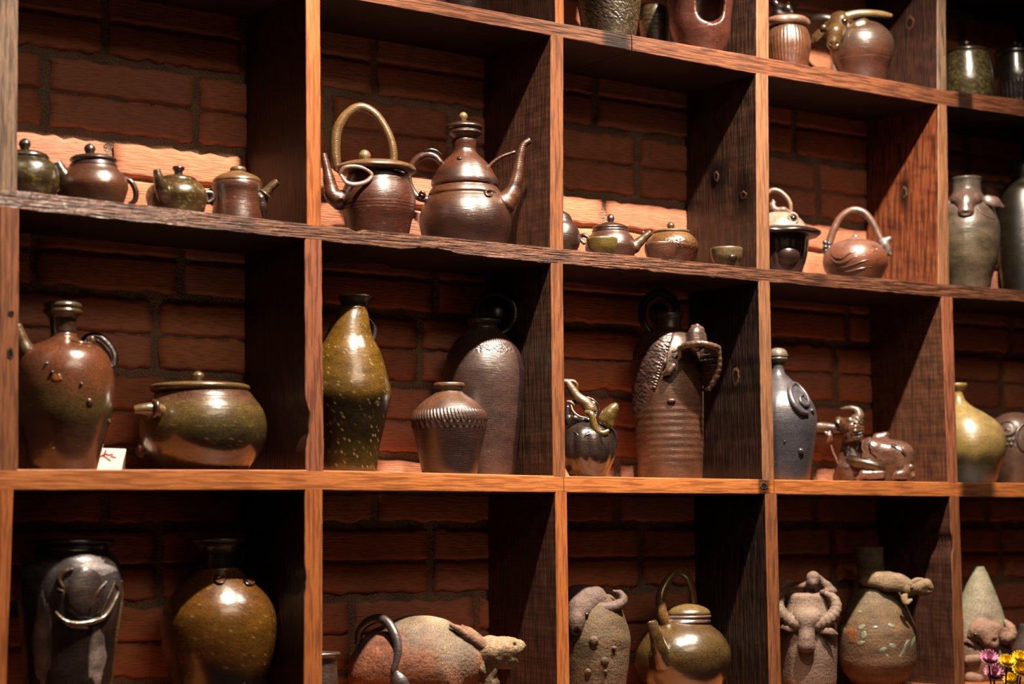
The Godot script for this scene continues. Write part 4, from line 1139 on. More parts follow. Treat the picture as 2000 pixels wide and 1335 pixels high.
func pots_upper_shelf() -> void:
	var t: Node3D
	var pr: Array
	t = thing("teapot", "glossy green and brown mottled teapot with a ball knob, half behind the leftmost post", "teapot", Vector3(-0.4898, 1.9378, -0.1), -0.3843)
	pr = [0, 0.043, 0, 0.0262, 0.0564, 0, 0.0407, 0.0581, 0, 0.0582, 0.0544, 0, 0.0693, 0.0458, 0, 0.0757, 0.0344, 0]
	lathe(t, "body", pr, M.gloss, G.green_mottle, 0, [], 0.0012, 72, 0)
	lathe(t, "lid", [0.0722, 0.0172, 0, 0.0728, 0.0378, 0, 0.0763, 0.0401, 0, 0.0809, 0.0384, 0, 0.0859, 0.0281, 0, 0.0894, 0.0086, 0], M.gloss, G.olive_dark, 0, [], 0.0012, 72, 0)
	lathe(t, "knob", [0.0829, 0.0077, -0.0008, 0.0891, 0.0062, -0.0008, 0.0927, 0.0074, -0.0008, 0.0994, 0.0103, -0.0008, 0.1051, 0.0088, -0.0008, 0.1092, 0.0046, -0.0008, 0.1107, 0.0006, -0.0008], M.gloss, G.olive_dark, 0, [], 0.0003, 24)
	tube(t, "spout", [-0.0362, 0.032, 0.0172, 0.0143, -0.0478, 0.0437, 0.0258, 0.0097, -0.0566, 0.0582, 0.0315, 0.0069], M.gloss, G.olive_dark, true, 1, 0)
	tube(t, "handle", [0.0522, 0.0553, -0.0172, 0.004, 0.0632, 0.0495, -0.0258, 0.0043, 0.0646, 0.032, -0.0272, 0.0043, 0.057, 0.0204, -0.02, 0.004], M.gloss, G.olive_dark)
	t = thing("teapot", "plain brown teapot with a dark banded lid and a loop handle, second from the left", "teapot", Vector3(-0.3721, 1.9359, -0.085), -0.417)
	pr = [0, 0.046, 0, 0.0253, 0.057, 0, 0.0401, 0.0597, 0, 0.0549, 0.0541, 0, 0.0667, 0.0436, 0, 0.0741, 0.0378, 0]
	lathe(t, "body", pr, M.satin, G.tea_brown, 0, [], 0.0012, 72, 0)
	lathe(t, "lid", [0.0697, 0.0175, 0, 0.0703, 0.0396, 0, 0.0741, 0.0407, 0, 0.078, 0.0378, 0, 0.0809, 0.0372, 0, 0.0839, 0.0402, 0, 0.088, 0.0372, 0, 0.0916, 0.0276, 0, 0.0948, 0.0087, 0], M.satin, G.dark_brown, 0, [], 0.0012, 72, 0)
	lathe(t, "knob", [0.0872, 0.0074, -0.0065, 0.0931, 0.0059, -0.0065, 0.0966, 0.0071, -0.0065, 0.103, 0.0099, -0.0065, 0.1085, 0.0084, -0.0065, 0.1124, 0.0045, -0.0065, 0.1139, 0.0006, -0.0065], M.satin, G.dark_brown, 0, [], 0.0003, 24)
	tube(t, "handle", [0.0531, 0.0543, 0, 0.0041, 0.0648, 0.0475, 0, 0.0049, 0.0723, 0.0313, 0, 0.0052, 0.071, 0.0165, 0, 0.0049, 0.0623, 0.0091, 0, 0.0041], M.gloss, G.dark_brown)
	tube(t, "spout", [-0.0355, 0.0372, 0.0116, 0.018, -0.0467, 0.049, 0.0175, 0.0134, -0.0556, 0.0638, 0.0204, 0.0099, -0.0597, 0.0741, 0.0215, 0.0076], M.satin, G.olive_dark, true, 1, 0)
	t = thing("teapot", "small olive speckled teapot with its spout pointing forward left", "teapot", Vector3(-0.2083, 1.9333, -0.095), -0.4576)
	pr = [0, 0.0434, 0, 0.0266, 0.0515, 0, 0.0403, 0.0545, 0, 0.0525, 0.0503, 0, 0.0632, 0.0404, 0, 0.0692, 0.033, 0]
	lathe(t, "body", pr, M.gloss, G.olive_speck, 0, [], 0.0012, 72, 0)
	lathe(t, "lid", [0.0644, 0.018, 0, 0.0656, 0.0354, 0, 0.0686, 0.036, 0, 0.0729, 0.0324, 0, 0.0765, 0.0225, 0, 0.0799, 0.0075, 0], M.gloss, G.olive_speck, 0, [], 0.0012, 72, 0)
	lathe(t, "knob", [0.0784, 0.0078, 0.0024, 0.0851, 0.0072, 0.0024, 0.0896, 0.0108, 0.0024, 0.0936, 0.0099, 0.0024, 0.0951, 0.006, 0.0024], M.gloss, G.dark_brown, 0, [], 0.0012, 28, 0)
	tube(t, "spout", [-0.0188, 0.0327, 0.0389, 0.0156, -0.0258, 0.0449, 0.0524, 0.0126, -0.031, 0.0601, 0.0599, 0.009, -0.035, 0.0759, 0.0614, 0.0069], M.gloss, G.olive_speck, true, 1, 0)
	tube(t, "handle", [0.05, 0.051, -0.012, 0.0045, 0.062, 0.0495, -0.015, 0.0051, 0.0641, 0.0403, -0.015, 0.0048, 0.0546, 0.0327, -0.012, 0.0042], M.satin, G.dark_brown)
	t = thing("teapot", "brown cylindrical teapot with a domed yellowish lid and a ringed spout on the right", "teapot", Vector3(-0.0937, 1.9315, -0.085), -0.4871)
	pr = [0, 0.0463, 0, 0.0406, 0.042, 0, 0.0561, 0.0426, 0, 0.0684, 0.0448, 0, 0.0777, 0.042, 0]
	lathe(t, "body", pr, M.satin, G.kettle_brown, 0, [], 0.0012, 72, 0)
	lathe(t, "lid", [0.0746, 0.0213, 0, 0.0765, 0.0435, 0, 0.0808, 0.0426, 0, 0.087, 0.0359, 0, 0.0932, 0.0228, 0, 0.0978, 0.0091, 0], M.satin, G.lid_gold, 0, [], 0.0012, 72, 0)
	lathe(t, "knob", [0.0963, 0.0134, 0.0015, 0.1006, 0.0146, 0.0015, 0.1049, 0.0122, 0.0015, 0.1071, 0.0061, 0.0015], M.satin, G.lid_gold, 0, [], 0.0012, 28, 0)
	blob(t, "spout_base", [[0.0411, 0.0468, 0.0061, 0.014, 0.0442, 0.0313, 0.0061, 0.0104], [0.0442, 0.0313, 0.0061, 0.0104, 0.0479, 0.0174, 0.0061, 0.0043]], M.satin, G.dark_brown, 0.006, 0.0026, [], 0)
	tube(t, "spout", [0.0396, 0.0453, 0.0076, 0.0122, 0.0502, 0.0561, 0.0091, 0.0097, 0.0593, 0.0669, 0.0104, 0.0076, 0.0714, 0.0777, 0.011, 0.0067], M.satin, G.olive_brown, true, 1, 0)
	tube(t, "spout_ring", [0.041, 0.0623, 0.0122, 0.0021, 0.0478, 0.0567, 0.0189, 0.0021, 0.0557, 0.0505, 0.0167, 0.0021, 0.0594, 0.0468, 0.0091, 0.0021], M.satin, G.lid_gold)
	tube(t, "handle", [-0.0427, 0.0654, -0.0091, 0.0037, -0.0518, 0.0592, -0.0107, 0.0046, -0.0502, 0.0453, -0.0107, 0.0046, -0.0435, 0.0391, -0.0091, 0.0037], M.satin, G.dark_brown)
	t = thing("kettle", "large brown kettle with a tall hooped handle and a wavy yellowish lid", "kettle", Vector3(0.2056, 1.93, -0.085), -0.5571)
	pr = [0, 0.055, 0, 0.0331, 0.0634, 0, 0.0522, 0.0687, 0, 0.0739, 0.0706, 0, 0.093, 0.0671, 0, 0.1012, 0.0634, 0, 0.112, 0.0607, 0, 0.1229, 0.055, 0]
	lathe(t, "body", pr, M.satin, G.kettle_brown, 0, [[0.0508, 0.0671, "rings", 0.0008, 3]], 0.0012, 72, 0)
	lathe(t, "lid", [0.1229, 0.055, -0.0013, 0.1246, 0.0644, -0.0021, 0.1278, 0.073, -0.0027, 0.1322, 0.0755, -0.0032, 0.1365, 0.073, -0.0038, 0.1414, 0.0631, -0.004, 0.1458, 0.0403, -0.004, 0.148, 0.0107, -0.004], M.satin, G.lid_gold, 0, [], 0.006, 96, 0)
	lathe(t, "knob", [0.1393, 0.0089, -0.0253, 0.1464, 0.0071, -0.0253, 0.1505, 0.0085, -0.0253, 0.1582, 0.0118, -0.0253, 0.1647, 0.01, -0.0253, 0.1694, 0.0053, -0.0253, 0.1712, 0.0006, -0.0253], M.satin, G.yellow_clay, 0, [], 0.0003, 24)
	tube(t, "handle", [-0.0772, 0.1365, 0, 0.0091, -0.0803, 0.1583, 0, 0.0097, -0.0808, 0.1828, 0, 0.0099, -0.0754, 0.2127, 0, 0.0097, -0.0573, 0.2405, 0, 0.0091, -0.0344, 0.253, 0, 0.0086, -0.0103, 0.244, 0, 0.0083, 0.0111, 0.2182, 0, 0.0078, 0.0245, 0.1882, 0, 0.0081, 0.0292, 0.161, 0, 0.0083, 0.0281, 0.1406, 0, 0.0086], M.satin, G.handle_gold)
	tube(t, "spout", [-0.0712, 0.0712, 0.0161, 0.0193, -0.0846, 0.0794, 0.0188, 0.0161, -0.0912, 0.1039, 0.0201, 0.0118, -0.0965, 0.1311, 0.0209, 0.0083, -0.1024, 0.1578, 0.0215, 0.0064], M.satin, G.kettle_brown, true, 1, 0)
	tube(t, "leaf_loop", [-0.0703, 0.1107, 0.0704, 0.0032, -0.0638, 0.1216, 0.0725, 0.0043, -0.0402, 0.1251, 0.0704, 0.0038, -0.0214, 0.1197, 0.0671, 0.0032, -0.0117, 0.1107, 0.0658, 0.0035, -0.0201, 0.0984, 0.0685, 0.0046, -0.0416, 0.0914, 0.0712, 0.0048, -0.0577, 0.0944, 0.0725, 0.0043, -0.0681, 0.108, 0.0709, 0.0032], M.satin, G.ash_pink, false, 0.6, 0)
	tube(t, "leaf_strip", [0.0297, 0.1229, 0.0537, 0.0019, 0.0377, 0.1221, 0.051, 0.0024, 0.0479, 0.118, 0.047, 0.0016], M.satin, G.ash_pink)
	t = thing("ewer", "large brown two tier ewer with a tall neck, long curved spout and dished lid", "ewer", Vector3(0.4148, 1.93, -0.1), -0.6005)
	pr = [0, 0.0751, 0, 0.0363, 0.0878, 0, 0.0588, 0.0895, 0, 0.0814, 0.0834, 0, 0.0926, 0.0767, 0, 0.0968, 0.0739, 0, 0.1016, 0.07, 0, 0.1053, 0.0717, 0, 0.1151, 0.0667, 0, 0.1208, 0.0628, 0, 0.123, 0.065, 0, 0.132, 0.0656, 0, 0.1433, 0.06, 0, 0.1574, 0.0523, 0, 0.1714, 0.0417, 0, 0.1861, 0.0267, 0, 0.194, 0.0222, 0, 0.217, 0.0233, 0]
	lathe(t, "body", pr, M.satin, G.ewer_brown, 0, [], 0.0012, 96, 0)
	lathe(t, "lid", [0.2165, 0.0233, 0, 0.2198, 0.0256, 0, 0.2255, 0.0328, 0, 0.2289, 0.0347, 0, 0.2322, 0.0322, 0, 0.235, 0.0311, 0, 0.2384, 0.0356, 0, 0.2424, 0.0353, 0, 0.246, 0.0292, 0, 0.2497, 0.0167, 0, 0.2536, 0.0061, 0], M.satin, G.dark_brown, 0, [], 0.0012, 72, 0)
	lathe(t, "knob", [0.2472, 0.0067, -0.0021, 0.2526, 0.0053, -0.0021, 0.2557, 0.0064, -0.0021, 0.2615, 0.0089, -0.0021, 0.2663, 0.0076, -0.0021, 0.2699, 0.004, -0.0021, 0.2712, 0.0006, -0.0021], M.satin, G.yellow_clay, 0, [], 0.0003, 24)
	tube(t, "spout", [0.0759, 0.0856, 0.0111, 0.0236, 0.0885, 0.1011, 0.0111, 0.0183, 0.0975, 0.1236, 0.0111, 0.0133, 0.1033, 0.1489, 0.0111, 0.0106, 0.1085, 0.1799, 0.0111, 0.0086, 0.1156, 0.2024, 0.0111, 0.0069, 0.1282, 0.212, 0.0111, 0.0061], M.satin, G.ewer_brown, true, 1, 0)
	tube(t, "spout_strut", [0.0421, 0.1512, 0.0083, 0.0044, 0.0528, 0.1658, 0.0089, 0.0042, 0.0724, 0.1793, 0.01, 0.0039, 0.0974, 0.1883, 0.0111, 0.0036], M.satin, G.ewer_brown)
	tube(t, "handle", [-0.0472, 0.1714, 0, 0.0061, -0.0569, 0.1821, -0.0014, 0.0067, -0.0721, 0.1869, -0.0028, 0.0072, -0.0902, 0.1813, -0.0042, 0.0075, -0.1042, 0.1658, -0.0056, 0.0075, -0.1108, 0.1461, -0.0056, 0.0069, -0.1073, 0.125, -0.0056, 0.0067, -0.0936, 0.1039, -0.0042, 0.0069, -0.0728, 0.0966, -0.0014, 0.0072], M.satin, G.ewer_brown)
	tube(t, "handle_curl", [-0.0457, 0.1861, 0, 0.0025, -0.0554, 0.1934, 0, 0.0039, -0.0679, 0.1956, 0, 0.0047, -0.0777, 0.1925, 0, 0.0039], M.gloss, G.black_brown)
	tube(t, "handle_curl", [-0.0894, 0.1067, 0.0056, 0.0022, -0.0849, 0.1109, 0.0069, 0.0033, -0.0783, 0.1061, 0.0069, 0.0028, -0.0833, 0.1025, 0.0069, 0.0019], M.gloss, G.dark_brown)
	medal(t, "boss", pr, 0.0446, 0.0994, 0.0089, 0.0089, 0, 0.006, M.satin, G.ewer_brown, 0.7, 0)
	medal(t, "boss", pr, -0.0094, 0.172, 0.0056, 0.0042, 0, 0.005, M.satin, G.dark_brown, 0, 0)
	t = thing("teapot", "dark brown teapot mostly hidden behind the middle post, left of the cups", "teapot", Vector3(0.6413, 1.9299, -0.1), -0.6468)
	pr = [0, 0.0342, 0, 0.0142, 0.0392, 0, 0.0257, 0.0442, 0, 0.0442, 0.0451, 0, 0.0603, 0.0399, 0, 0.0719, 0.0305, 0, 0.0834, 0.0255, 0]
	lathe(t, "body", pr, M.satin, G.dark_brown, 0, [], 0.0012, 72, 0)
	lathe(t, "lid", [0.0799, 0.0137, 0, 0.0816, 0.0264, 0, 0.0857, 0.0246, 0, 0.0915, 0.0171, 0, 0.0949, 0.0091, 0], M.satin, G.dark_brown, 0, [], 0.0012, 72, 0)
	lathe(t, "knob", [0.0903, 0.0051, 0.0007, 0.0944, 0.0041, 0.0007, 0.0967, 0.0049, 0.0007, 0.1012, 0.0068, 0.0007, 0.1049, 0.0058, 0.0007, 0.1077, 0.0031, 0.0007, 0.1087, 0.0006, 0.0007], M.satin, G.dark_brown, 0, [], 0.0003, 24)
	t = thing("teapot", "low brown teapot with a bead knob, its spout pointing right, behind the green cup", "teapot", Vector3(0.7899, 1.9298, -0.115), -0.6732)
	pr = [0, 0.042, 0, 0.0231, 0.0504, 0, 0.0349, 0.0527, 0, 0.049, 0.0485, 0, 0.0573, 0.0434, 0, 0.062, 0.0387, 0, 0.0675, 0.035, 0]
	lathe(t, "body", pr, M.satin, G.tea_dark, 0, [], 0.0012, 72, 0)
	lathe(t, "lid", [0.0632, 0.0163, 0, 0.0637, 0.0362, 0, 0.0675, 0.038, 0, 0.0703, 0.0364, 0, 0.0736, 0.0378, 0, 0.0769, 0.0338, 0, 0.0821, 0.0222, 0, 0.0857, 0.007, 0], M.satin, G.dark_brown, 0, [], 0.0012, 72, 0)
	lathe(t, "knob", [0.0809, 0.0059, 0.0007, 0.0857, 0.0048, 0.0007, 0.0876, 0.0057, 0.0007, 0.0936, 0.0079, 0.0007, 0.0985, 0.0067, 0.0007, 0.1022, 0.0036, 0.0007, 0.1035, 0.0006, 0.0007], M.satin, G.dark_brown, 0, [], 0.0003, 24)
	tube(t, "spout", [0.0472, 0.0325, 0.007, 0.0145, 0.0583, 0.042, 0.0079, 0.0107, 0.0696, 0.0519, 0.0084, 0.0082, 0.0826, 0.0623, 0.0089, 0.0068], M.satin, G.olive_brown, true, 1, 0)
	lathe(t, "spout_stud", [0.0561, 0.0031, 0.0674, 0.0586, 0.0025, 0.0674, 0.0601, 0.003, 0.0674, 0.0628, 0.0042, 0.0674, 0.0651, 0.0036, 0.0674, 0.0668, 0.0019, 0.0674, 0.0674, 0.0006, 0.0674], M.satin, G.dark_brown, 0, [], 0.0003, 24)
	tube(t, "handle", [-0.0435, 0.0538, -0.0047, 0.0037, -0.0527, 0.0604, -0.007, 0.0044, -0.0609, 0.0609, -0.0093, 0.0042, -0.0622, 0.0526, -0.0093, 0.004, -0.0553, 0.0443, -0.007, 0.0037], M.satin, G.dark_brown)
	t = thing("tea_cup", "green yellow glazed tea cup at the shelf edge in front of the low brown teapot", "cup", Vector3(0.7018, 1.9298, -0.032), -0.6689, "tea cups on the upper shelf")
	pr = [0, 0.0208, 0, 0.0128, 0.0276, 0, 0.0266, 0.0304, 0, 0.0339, 0.0308, 0]
	lathe(t, "body", pr, M.satin, G.cup_green, 0.004, [], 0.0012, 72, 0)
	t = thing("lidded_pot", "round pot with a net patterned body and ball knobbed lid, behind the brown cup", "pot", Vector3(0.9499, 1.9296, -0.11), -0.7034)
	pr = [0, 0.0441, 0, 0.0314, 0.0534, 0, 0.0434, 0.0567, 0, 0.0555, 0.0548, 0, 0.0651, 0.0491, 0, 0.0712, 0.0429, 0, 0.0755, 0.0357, 0]
	lathe(t, "body", pr, M.gloss, G.net_brown, 0, [[0.0157, 0.0615, "stipple", 0.0006]], 0.0012, 150, 0)
	lathe(t, "lid", [0.0736, 0.0143, 0, 0.0745, 0.0369, 0, 0.0774, 0.04, 0, 0.0803, 0.0381, 0, 0.0827, 0.0262, 0, 0.0856, 0.0071, 0], M.satin, G.lid_gold, 0, [], 0.0012, 72, 0)
	lathe(t, "knob", [0.0782, 0.0063, -0.0008, 0.0832, 0.005, -0.0008, 0.0861, 0.006, -0.0008, 0.0915, 0.0083, -0.0008, 0.0961, 0.0071, -0.0008, 0.0995, 0.0038, -0.0008, 0.1007, 0.0006, -0.0008], M.satin, G.olive_brown, 0, [], 0.0003, 24)
	t = thing("tea_cup", "reddish brown tea cup at the shelf edge in front of the net patterned pot", "cup", Vector3(0.8552, 1.9297, -0.032), -0.6981, "tea cups on the upper shelf")
	pr = [0, 0.0232, 0, 0.0156, 0.0292, 0, 0.0285, 0.0315, 0, 0.0358, 0.0319, 0]
	lathe(t, "body", pr, M.satin, G.cup_brown, 0.004, [], 0.0012, 72, 0)
	t = thing("tea_cup", "olive tea cup with a dark blot standing alone right of the net patterned pot", "cup", Vector3(1.0381, 1.9295, -0.035), -0.7307, "tea cups on the upper shelf")
	pr = [0, 0.0226, 0, 0.0098, 0.0266, 0, 0.0206, 0.0314, 0, 0.0326, 0.033, 0, 0.0408, 0.0333, 0]
	lathe(t, "body", pr, M.satin, G.cup_olive, 0.004, [], 0.0012, 72, 0)
	blob(t, "handle_lug", [[0.0101, 0.0187, 0.0285, 0.0062, 0.0173, 0.0201, 0.0261, 0.0048], [0.01, 0.011, 0.0249, 0.0071, 0.004, 0.0074, 0.0249, 0.0052]], M.gloss, G.dark_brown, 0.006, 0.0026, [], 0)
	t = thing("figure_pot", "odd dark pot with a pale domed top, a wavy dark skirt and a looped handle", "pot", Vector3(1.2391, 1.9304, -0.085), -0.757)
	pr = [0, 0.0437, 0, 0.0226, 0.051, 0, 0.0373, 0.056, 0, 0.055, 0.0598, 0, 0.0727, 0.0618, 0, 0.0904, 0.0627, 0]
	lathe(t, "body", pr, M.satin, G.purple_brown, 0, [[0.0167, 0.0845, "ribs", 0.0008, 26]], 0.0012, 120, 0)
	lathe(t, "dome", [0.0963, 0.0292, 0, 0.0977, 0.0627, 0, 0.1051, 0.0598, 0, 0.1184, 0.0525, 0, 0.1301, 0.0408, 0, 0.139, 0.0277, 0, 0.1464, 0.0146, 0], M.satin, G.ash_cream, 0, [], 0.002, 72, 0)
	lathe(t, "skirt", [0.0845, 0.0437, 0, 0.0856, 0.07, 0, 0.088, 0.0831, 0, 0.0933, 0.0851, 0, 0.0986, 0.0802, 0, 0.1027, 0.0685, 0, 0.1066, 0.0554, 0], M.satin, G.black_brown, 0, [[0.0845, 0.1051, "lobes", 0.006, 7]], 0.012, 72, 0)
	tube(t, "window_ring", [0.0204, 0.1222, 0.0481, 0.0029, 0.0258, 0.131, 0.0481, 0.0032, 0.0345, 0.1293, 0.0466, 0.0032, 0.039, 0.1198, 0.0437, 0.0032, 0.0353, 0.1116, 0.0437, 0.0032, 0.026, 0.1122, 0.0466, 0.0029, 0.0206, 0.121, 0.0481, 0.0029], M.satin, G.ash_cream)
	blob(t, "window_dark", [[0.0297, 0.121, 0.0437, 0.007, 0.0297, 0.121, 0.0437, 0.007]], M.gloss, G.black_brown, 0.002, 0.0026, [], 0)
	tube(t, "handle", [-0.0284, 0.1817, 0, 0.005, -0.0136, 0.192, 0, 0.0052, 0.0009, 0.1891, 0, 0.0052, 0.0158, 0.1764, 0, 0.0052, 0.0242, 0.1611, 0, 0.005, 0.0256, 0.1449, 0, 0.0044], M.satin, G.ash_pink)
	blob(t, "little_animal", [[-0.0144, 0.1552, 0.0175, 0.0076, -0.0117, 0.1464, 0.0204, 0.007], [-0.0114, 0.1626, 0.0175, 0.0041, -0.0136, 0.1685, 0.0175, 0.002], [-0.0031, 0.1419, 0.0204, 0.0087, 0.0086, 0.1428, 0.0204, 0.0076], [0.0086, 0.1428, 0.0204, 0.0076, 0.026, 0.1375, 0.0175, 0.0047]], M.gloss, G.ash_pink, 0.006, 0.0026, [], 0)
	blob(t, "bulge", [[0.0137, 0.0462, 0.035, 0.0292, 0.014, 0.0579, 0.0321, 0.0204]], M.satin, G.purple_brown, 0.02, 0.0026, [], 0)
	t = thing("teapot", "small round orange brown teapot with a high arched handle and swirling grooves", "teapot", Vector3(1.4699, 1.9324, -0.085), -0.7937)
	pr = [0, 0.0516, 0, 0.0223, 0.0645, 0, 0.0405, 0.072, 0, 0.0587, 0.072, 0, 0.0754, 0.0648, 0, 0.0866, 0.0525, 0, 0.0936, 0.0375, 0, 0.0975, 0.018, 0]
	lathe(t, "body", pr, M.satin, G.swirl_brown, 0, [], 0.0012, 72, 0)
	lathe(t, "lid", [0.0921, 0.012, 0, 0.0939, 0.0246, 0, 0.0981, 0.0225, 0, 0.1012, 0.015, 0, 0.1048, 0.006, 0], M.satin, G.ash_pink, 0, [], 0.0012, 72, 0)
	lathe(t, "knob", [0.089, 0.0063, 0.002, 0.0941, 0.005, 0.002, 0.097, 0.0061, 0.002, 0.1025, 0.0084, 0.002, 0.1071, 0.0071, 0.002, 0.1105, 0.0038, 0.002, 0.1117, 0.0006, 0.002], M.satin, G.ash_grey, 0, [], 0.0003, 24)
	tube(t, "handle", [-0.0634, 0.0693, 0.003, 0.0084, -0.0581, 0.089, 0.003, 0.0087, -0.0465, 0.1209, 0.003, 0.0087, -0.0276, 0.1522, 0.003, 0.0084, -0.0024, 0.1655, 0.003, 0.0081, 0.0215, 0.1595, 0.003, 0.0081, 0.0409, 0.1346, 0.003, 0.0078, 0.054, 0.1057, 0.003, 0.0075, 0.0645, 0.0815, 0.003, 0.0081], M.satin, G.handle_mottle)
	blob(t, "grape_bead", [[-0.0658, 0.0921, 0.009, 0.0066, -0.0658, 0.0921, 0.009, 0.0066]], M.gloss, G.black_grey, 0.002, 0.0016, [], 0)
	blob(t, "grape_bead", [[-0.0584, 0.089, 0.012, 0.006, -0.0584, 0.089, 0.012, 0.006]], M.gloss, G.black_grey, 0.002, 0.0016, [], 0)
	blob(t, "grape_bead", [[-0.0655, 0.0815, 0.0135, 0.0063, -0.0655, 0.0815, 0.0135, 0.0063]], M.gloss, G.black_grey, 0.002, 0.0016, [], 0)
	blob(t, "grape_bead", [[-0.0572, 0.0793, 0.015, 0.006, -0.0572, 0.0793, 0.015, 0.006]], M.gloss, G.black_grey, 0.002, 0.0016, [], 0)
	blob(t, "grape_bead", [[-0.0639, 0.0723, 0.015, 0.0057, -0.0639, 0.0723, 0.015, 0.0057]], M.gloss, G.black_grey, 0.002, 0.0016, [], 0)
	blob(t, "grape_bead", [[-0.0559, 0.0708, 0.0135, 0.0054, -0.0559, 0.0708, 0.0135, 0.0054]], M.gloss, G.black_grey, 0.002, 0.0016, [], 0)
	blob(t, "grape_bead", [[-0.0692, 0.0769, 0.006, 0.0054, -0.0692, 0.0769, 0.006, 0.0054]], M.gloss, G.black_grey, 0.002, 0.0016, [], 0)
	blob(t, "handle_foot", [[0.0602, 0.0921, 0.006, 0.0078, 0.0769, 0.0966, 0.006, 0.006], [0.066, 0.083, 0.009, 0.0102, 0.0718, 0.0739, 0.009, 0.0078], [0.073, 0.0648, 0.0075, 0.0072, 0.0775, 0.0617, 0.0075, 0.0048]], M.satin, G.ash_grey, 0.006, 0.0026, [], 0)
	tube(t, "swirl_ridge", [-0.0531, 0.0617, 0.0467, 0.0021, -0.0429, 0.0511, 0.0579, 0.0027, -0.028, 0.0481, 0.0664, 0.0027, -0.0127, 0.0572, 0.0709, 0.0024, 0.0084, 0.0617, 0.0702, 0.0018], M.satin, G.swirl_dark)
	tube(t, "swirl_ridge", [-0.0525, 0.0496, 0.0493, 0.0021, -0.0402, 0.039, 0.059, 0.0024, -0.0222, 0.039, 0.0679, 0.0024, -0.0039, 0.0481, 0.0719, 0.0021, 0.0202, 0.052, 0.0692, 0.0018], M.satin, G.swirl_dark)
	tube(t, "swirl_ridge", [-0.0478, 0.0344, 0.0505, 0.0021, -0.0285, 0.0283, 0.0607, 0.0024, -0.0043, 0.0329, 0.0688, 0.0021, 0.0199, 0.0405, 0.0692, 0.0018, 0.041, 0.0435, 0.0593, 0.0015], M.satin, G.swirl_dark)
	tube(t, "swirl_ridge", [0.0358, 0.0739, 0.0549, 0.0018, 0.0447, 0.0723, 0.0487, 0.0021, 0.0475, 0.0648, 0.0506, 0.0021, 0.039, 0.0617, 0.059, 0.0018, 0.0356, 0.0693, 0.0573, 0.0015], M.satin, G.swirl_dark)
	tube(t, "swirl_ridge", [-0.0406, 0.0223, 0.0501, 0.0018, -0.0167, 0.0186, 0.0601, 0.0021, 0.0104, 0.0238, 0.0643, 0.0018, 0.0346, 0.0283, 0.0574, 0.0015], M.satin, G.swirl_dark)
	t = thing("buffalo_jar", "grey olive jar with a wide neck and a modelled buffalo face with one long ear", "jar", Vector3(1.8657, 1.9362, -0.1), -0.8484)
	pr = [0, 0.0427, 0, 0.0387, 0.0526, 0, 0.0707, 0.064, 0, 0.1026, 0.0703, 0, 0.1314, 0.0734, 0, 0.1569, 0.0738, 0, 0.1825, 0.0681, 0, 0.208, 0.0595, 0, 0.224, 0.0481, 0, 0.2384, 0.0367, 0, 0.2496, 0.0336, 0, 0.2687, 0.0342, 0, 0.2758, 0.0361, 0]
	lathe(t, "body", pr, M.satin, G.grey_olive, 0.006, [], 0.003, 96, 0)
	blob(t, "buffalo_face", [[-0.0205, 0.2192, 0.0475, 0.0158, 0.0174, 0.2183, 0.0475, 0.0158], [-0.0013, 0.2256, 0.0412, 0.0209, -0.0035, 0.208, 0.0554, 0.0196], [-0.0035, 0.208, 0.0554, 0.0177, -0.0041, 0.1895, 0.0649, 0.0152], [-0.0237, 0.2192, 0.0443, 0.0114, -0.03, 0.2208, 0.0443, 0.0076], [0.0205, 0.217, 0.0443, 0.0114, 0.0269, 0.2192, 0.0412, 0.0082], [-0.0122, 0.1841, 0.0681, 0.0095, 0.0037, 0.1841, 0.0681, 0.0095]], M.satin, G.grey_pink, 0.012, 0.0026, [[-0.0155, 0.1777, 0.0829, 0.007, 0.0066, 0.1777, 0.0829, 0.007], [-0.0102, 0.1946, 0.0829, 0.0028, -0.0102, 0.1965, 0.0829, 0.0025], [0.0034, 0.1946, 0.0829, 0.0028, 0.0034, 0.1965, 0.0829, 0.0025]], 0.002)
	blob(t, "eye", [[-0.0263, 0.217, 0.0545, 0.0054, -0.0263, 0.217, 0.0545, 0.0054]], M.gloss, G.black_brown, 0.002, 0.0018, [], 0)
	blob(t, "eye", [[0.0211, 0.2144, 0.0545, 0.0054, 0.0211, 0.2144, 0.0545, 0.0054]], M.gloss, G.black_brown, 0.002, 0.0018, [], 0)
	tube(t, "ear", [0.0268, 0.2144, 0.038, 0.0057, 0.0458, 0.2151, 0.0412, 0.0127, 0.0646, 0.2096, 0.038, 0.0139, 0.0808, 0.2001, 0.0317, 0.0038], M.satin, G.grey_pink, false, 0.4, 0)
	tube(t, "ear", [-0.0303, 0.2112, 0.0348, 0.0057, -0.0415, 0.2074, 0.0348, 0.012, -0.0528, 0.2016, 0.0285, 0.0095, -0.0592, 0.1985, 0.0253, 0.0032], M.satin, G.grey_pink, false, 0.4, 0)
	tube(t, "garland", [0.023, 0.1937, 0.0601, 0.0025, 0.0352, 0.1793, 0.0591, 0.0028, 0.0507, 0.1713, 0.049, 0.0025, 0.0618, 0.1697, 0.0348, 0.0019], M.satin, G.grey_pink)
	t = thing("jar", "large dark greenish jar with a cap, cut by the right edge behind the buffalo jar", "jar", Vector3(2.0941, 1.937, -0.12), -0.8753)
	pr = [0, 0.0528, 0, 0.1081, 0.0666, 0, 0.1841, 0.0678, 0, 0.241, 0.0628, 0, 0.2702, 0.0528, 0, 0.2879, 0.0377, 0, 0.298, 0.0276, 0]
	lathe(t, "body", pr, M.satin, G.black_olive, 0, [], 0.0012, 72, 0)
	lathe(t, "cap", [0.2955, 0.0251, 0, 0.3044, 0.0352, 0, 0.3234, 0.0364, 0, 0.3386, 0.0301, 0, 0.3462, 0.01, 0], M.satin, G.black_grey, 0, [], 0.0012, 72, 0)


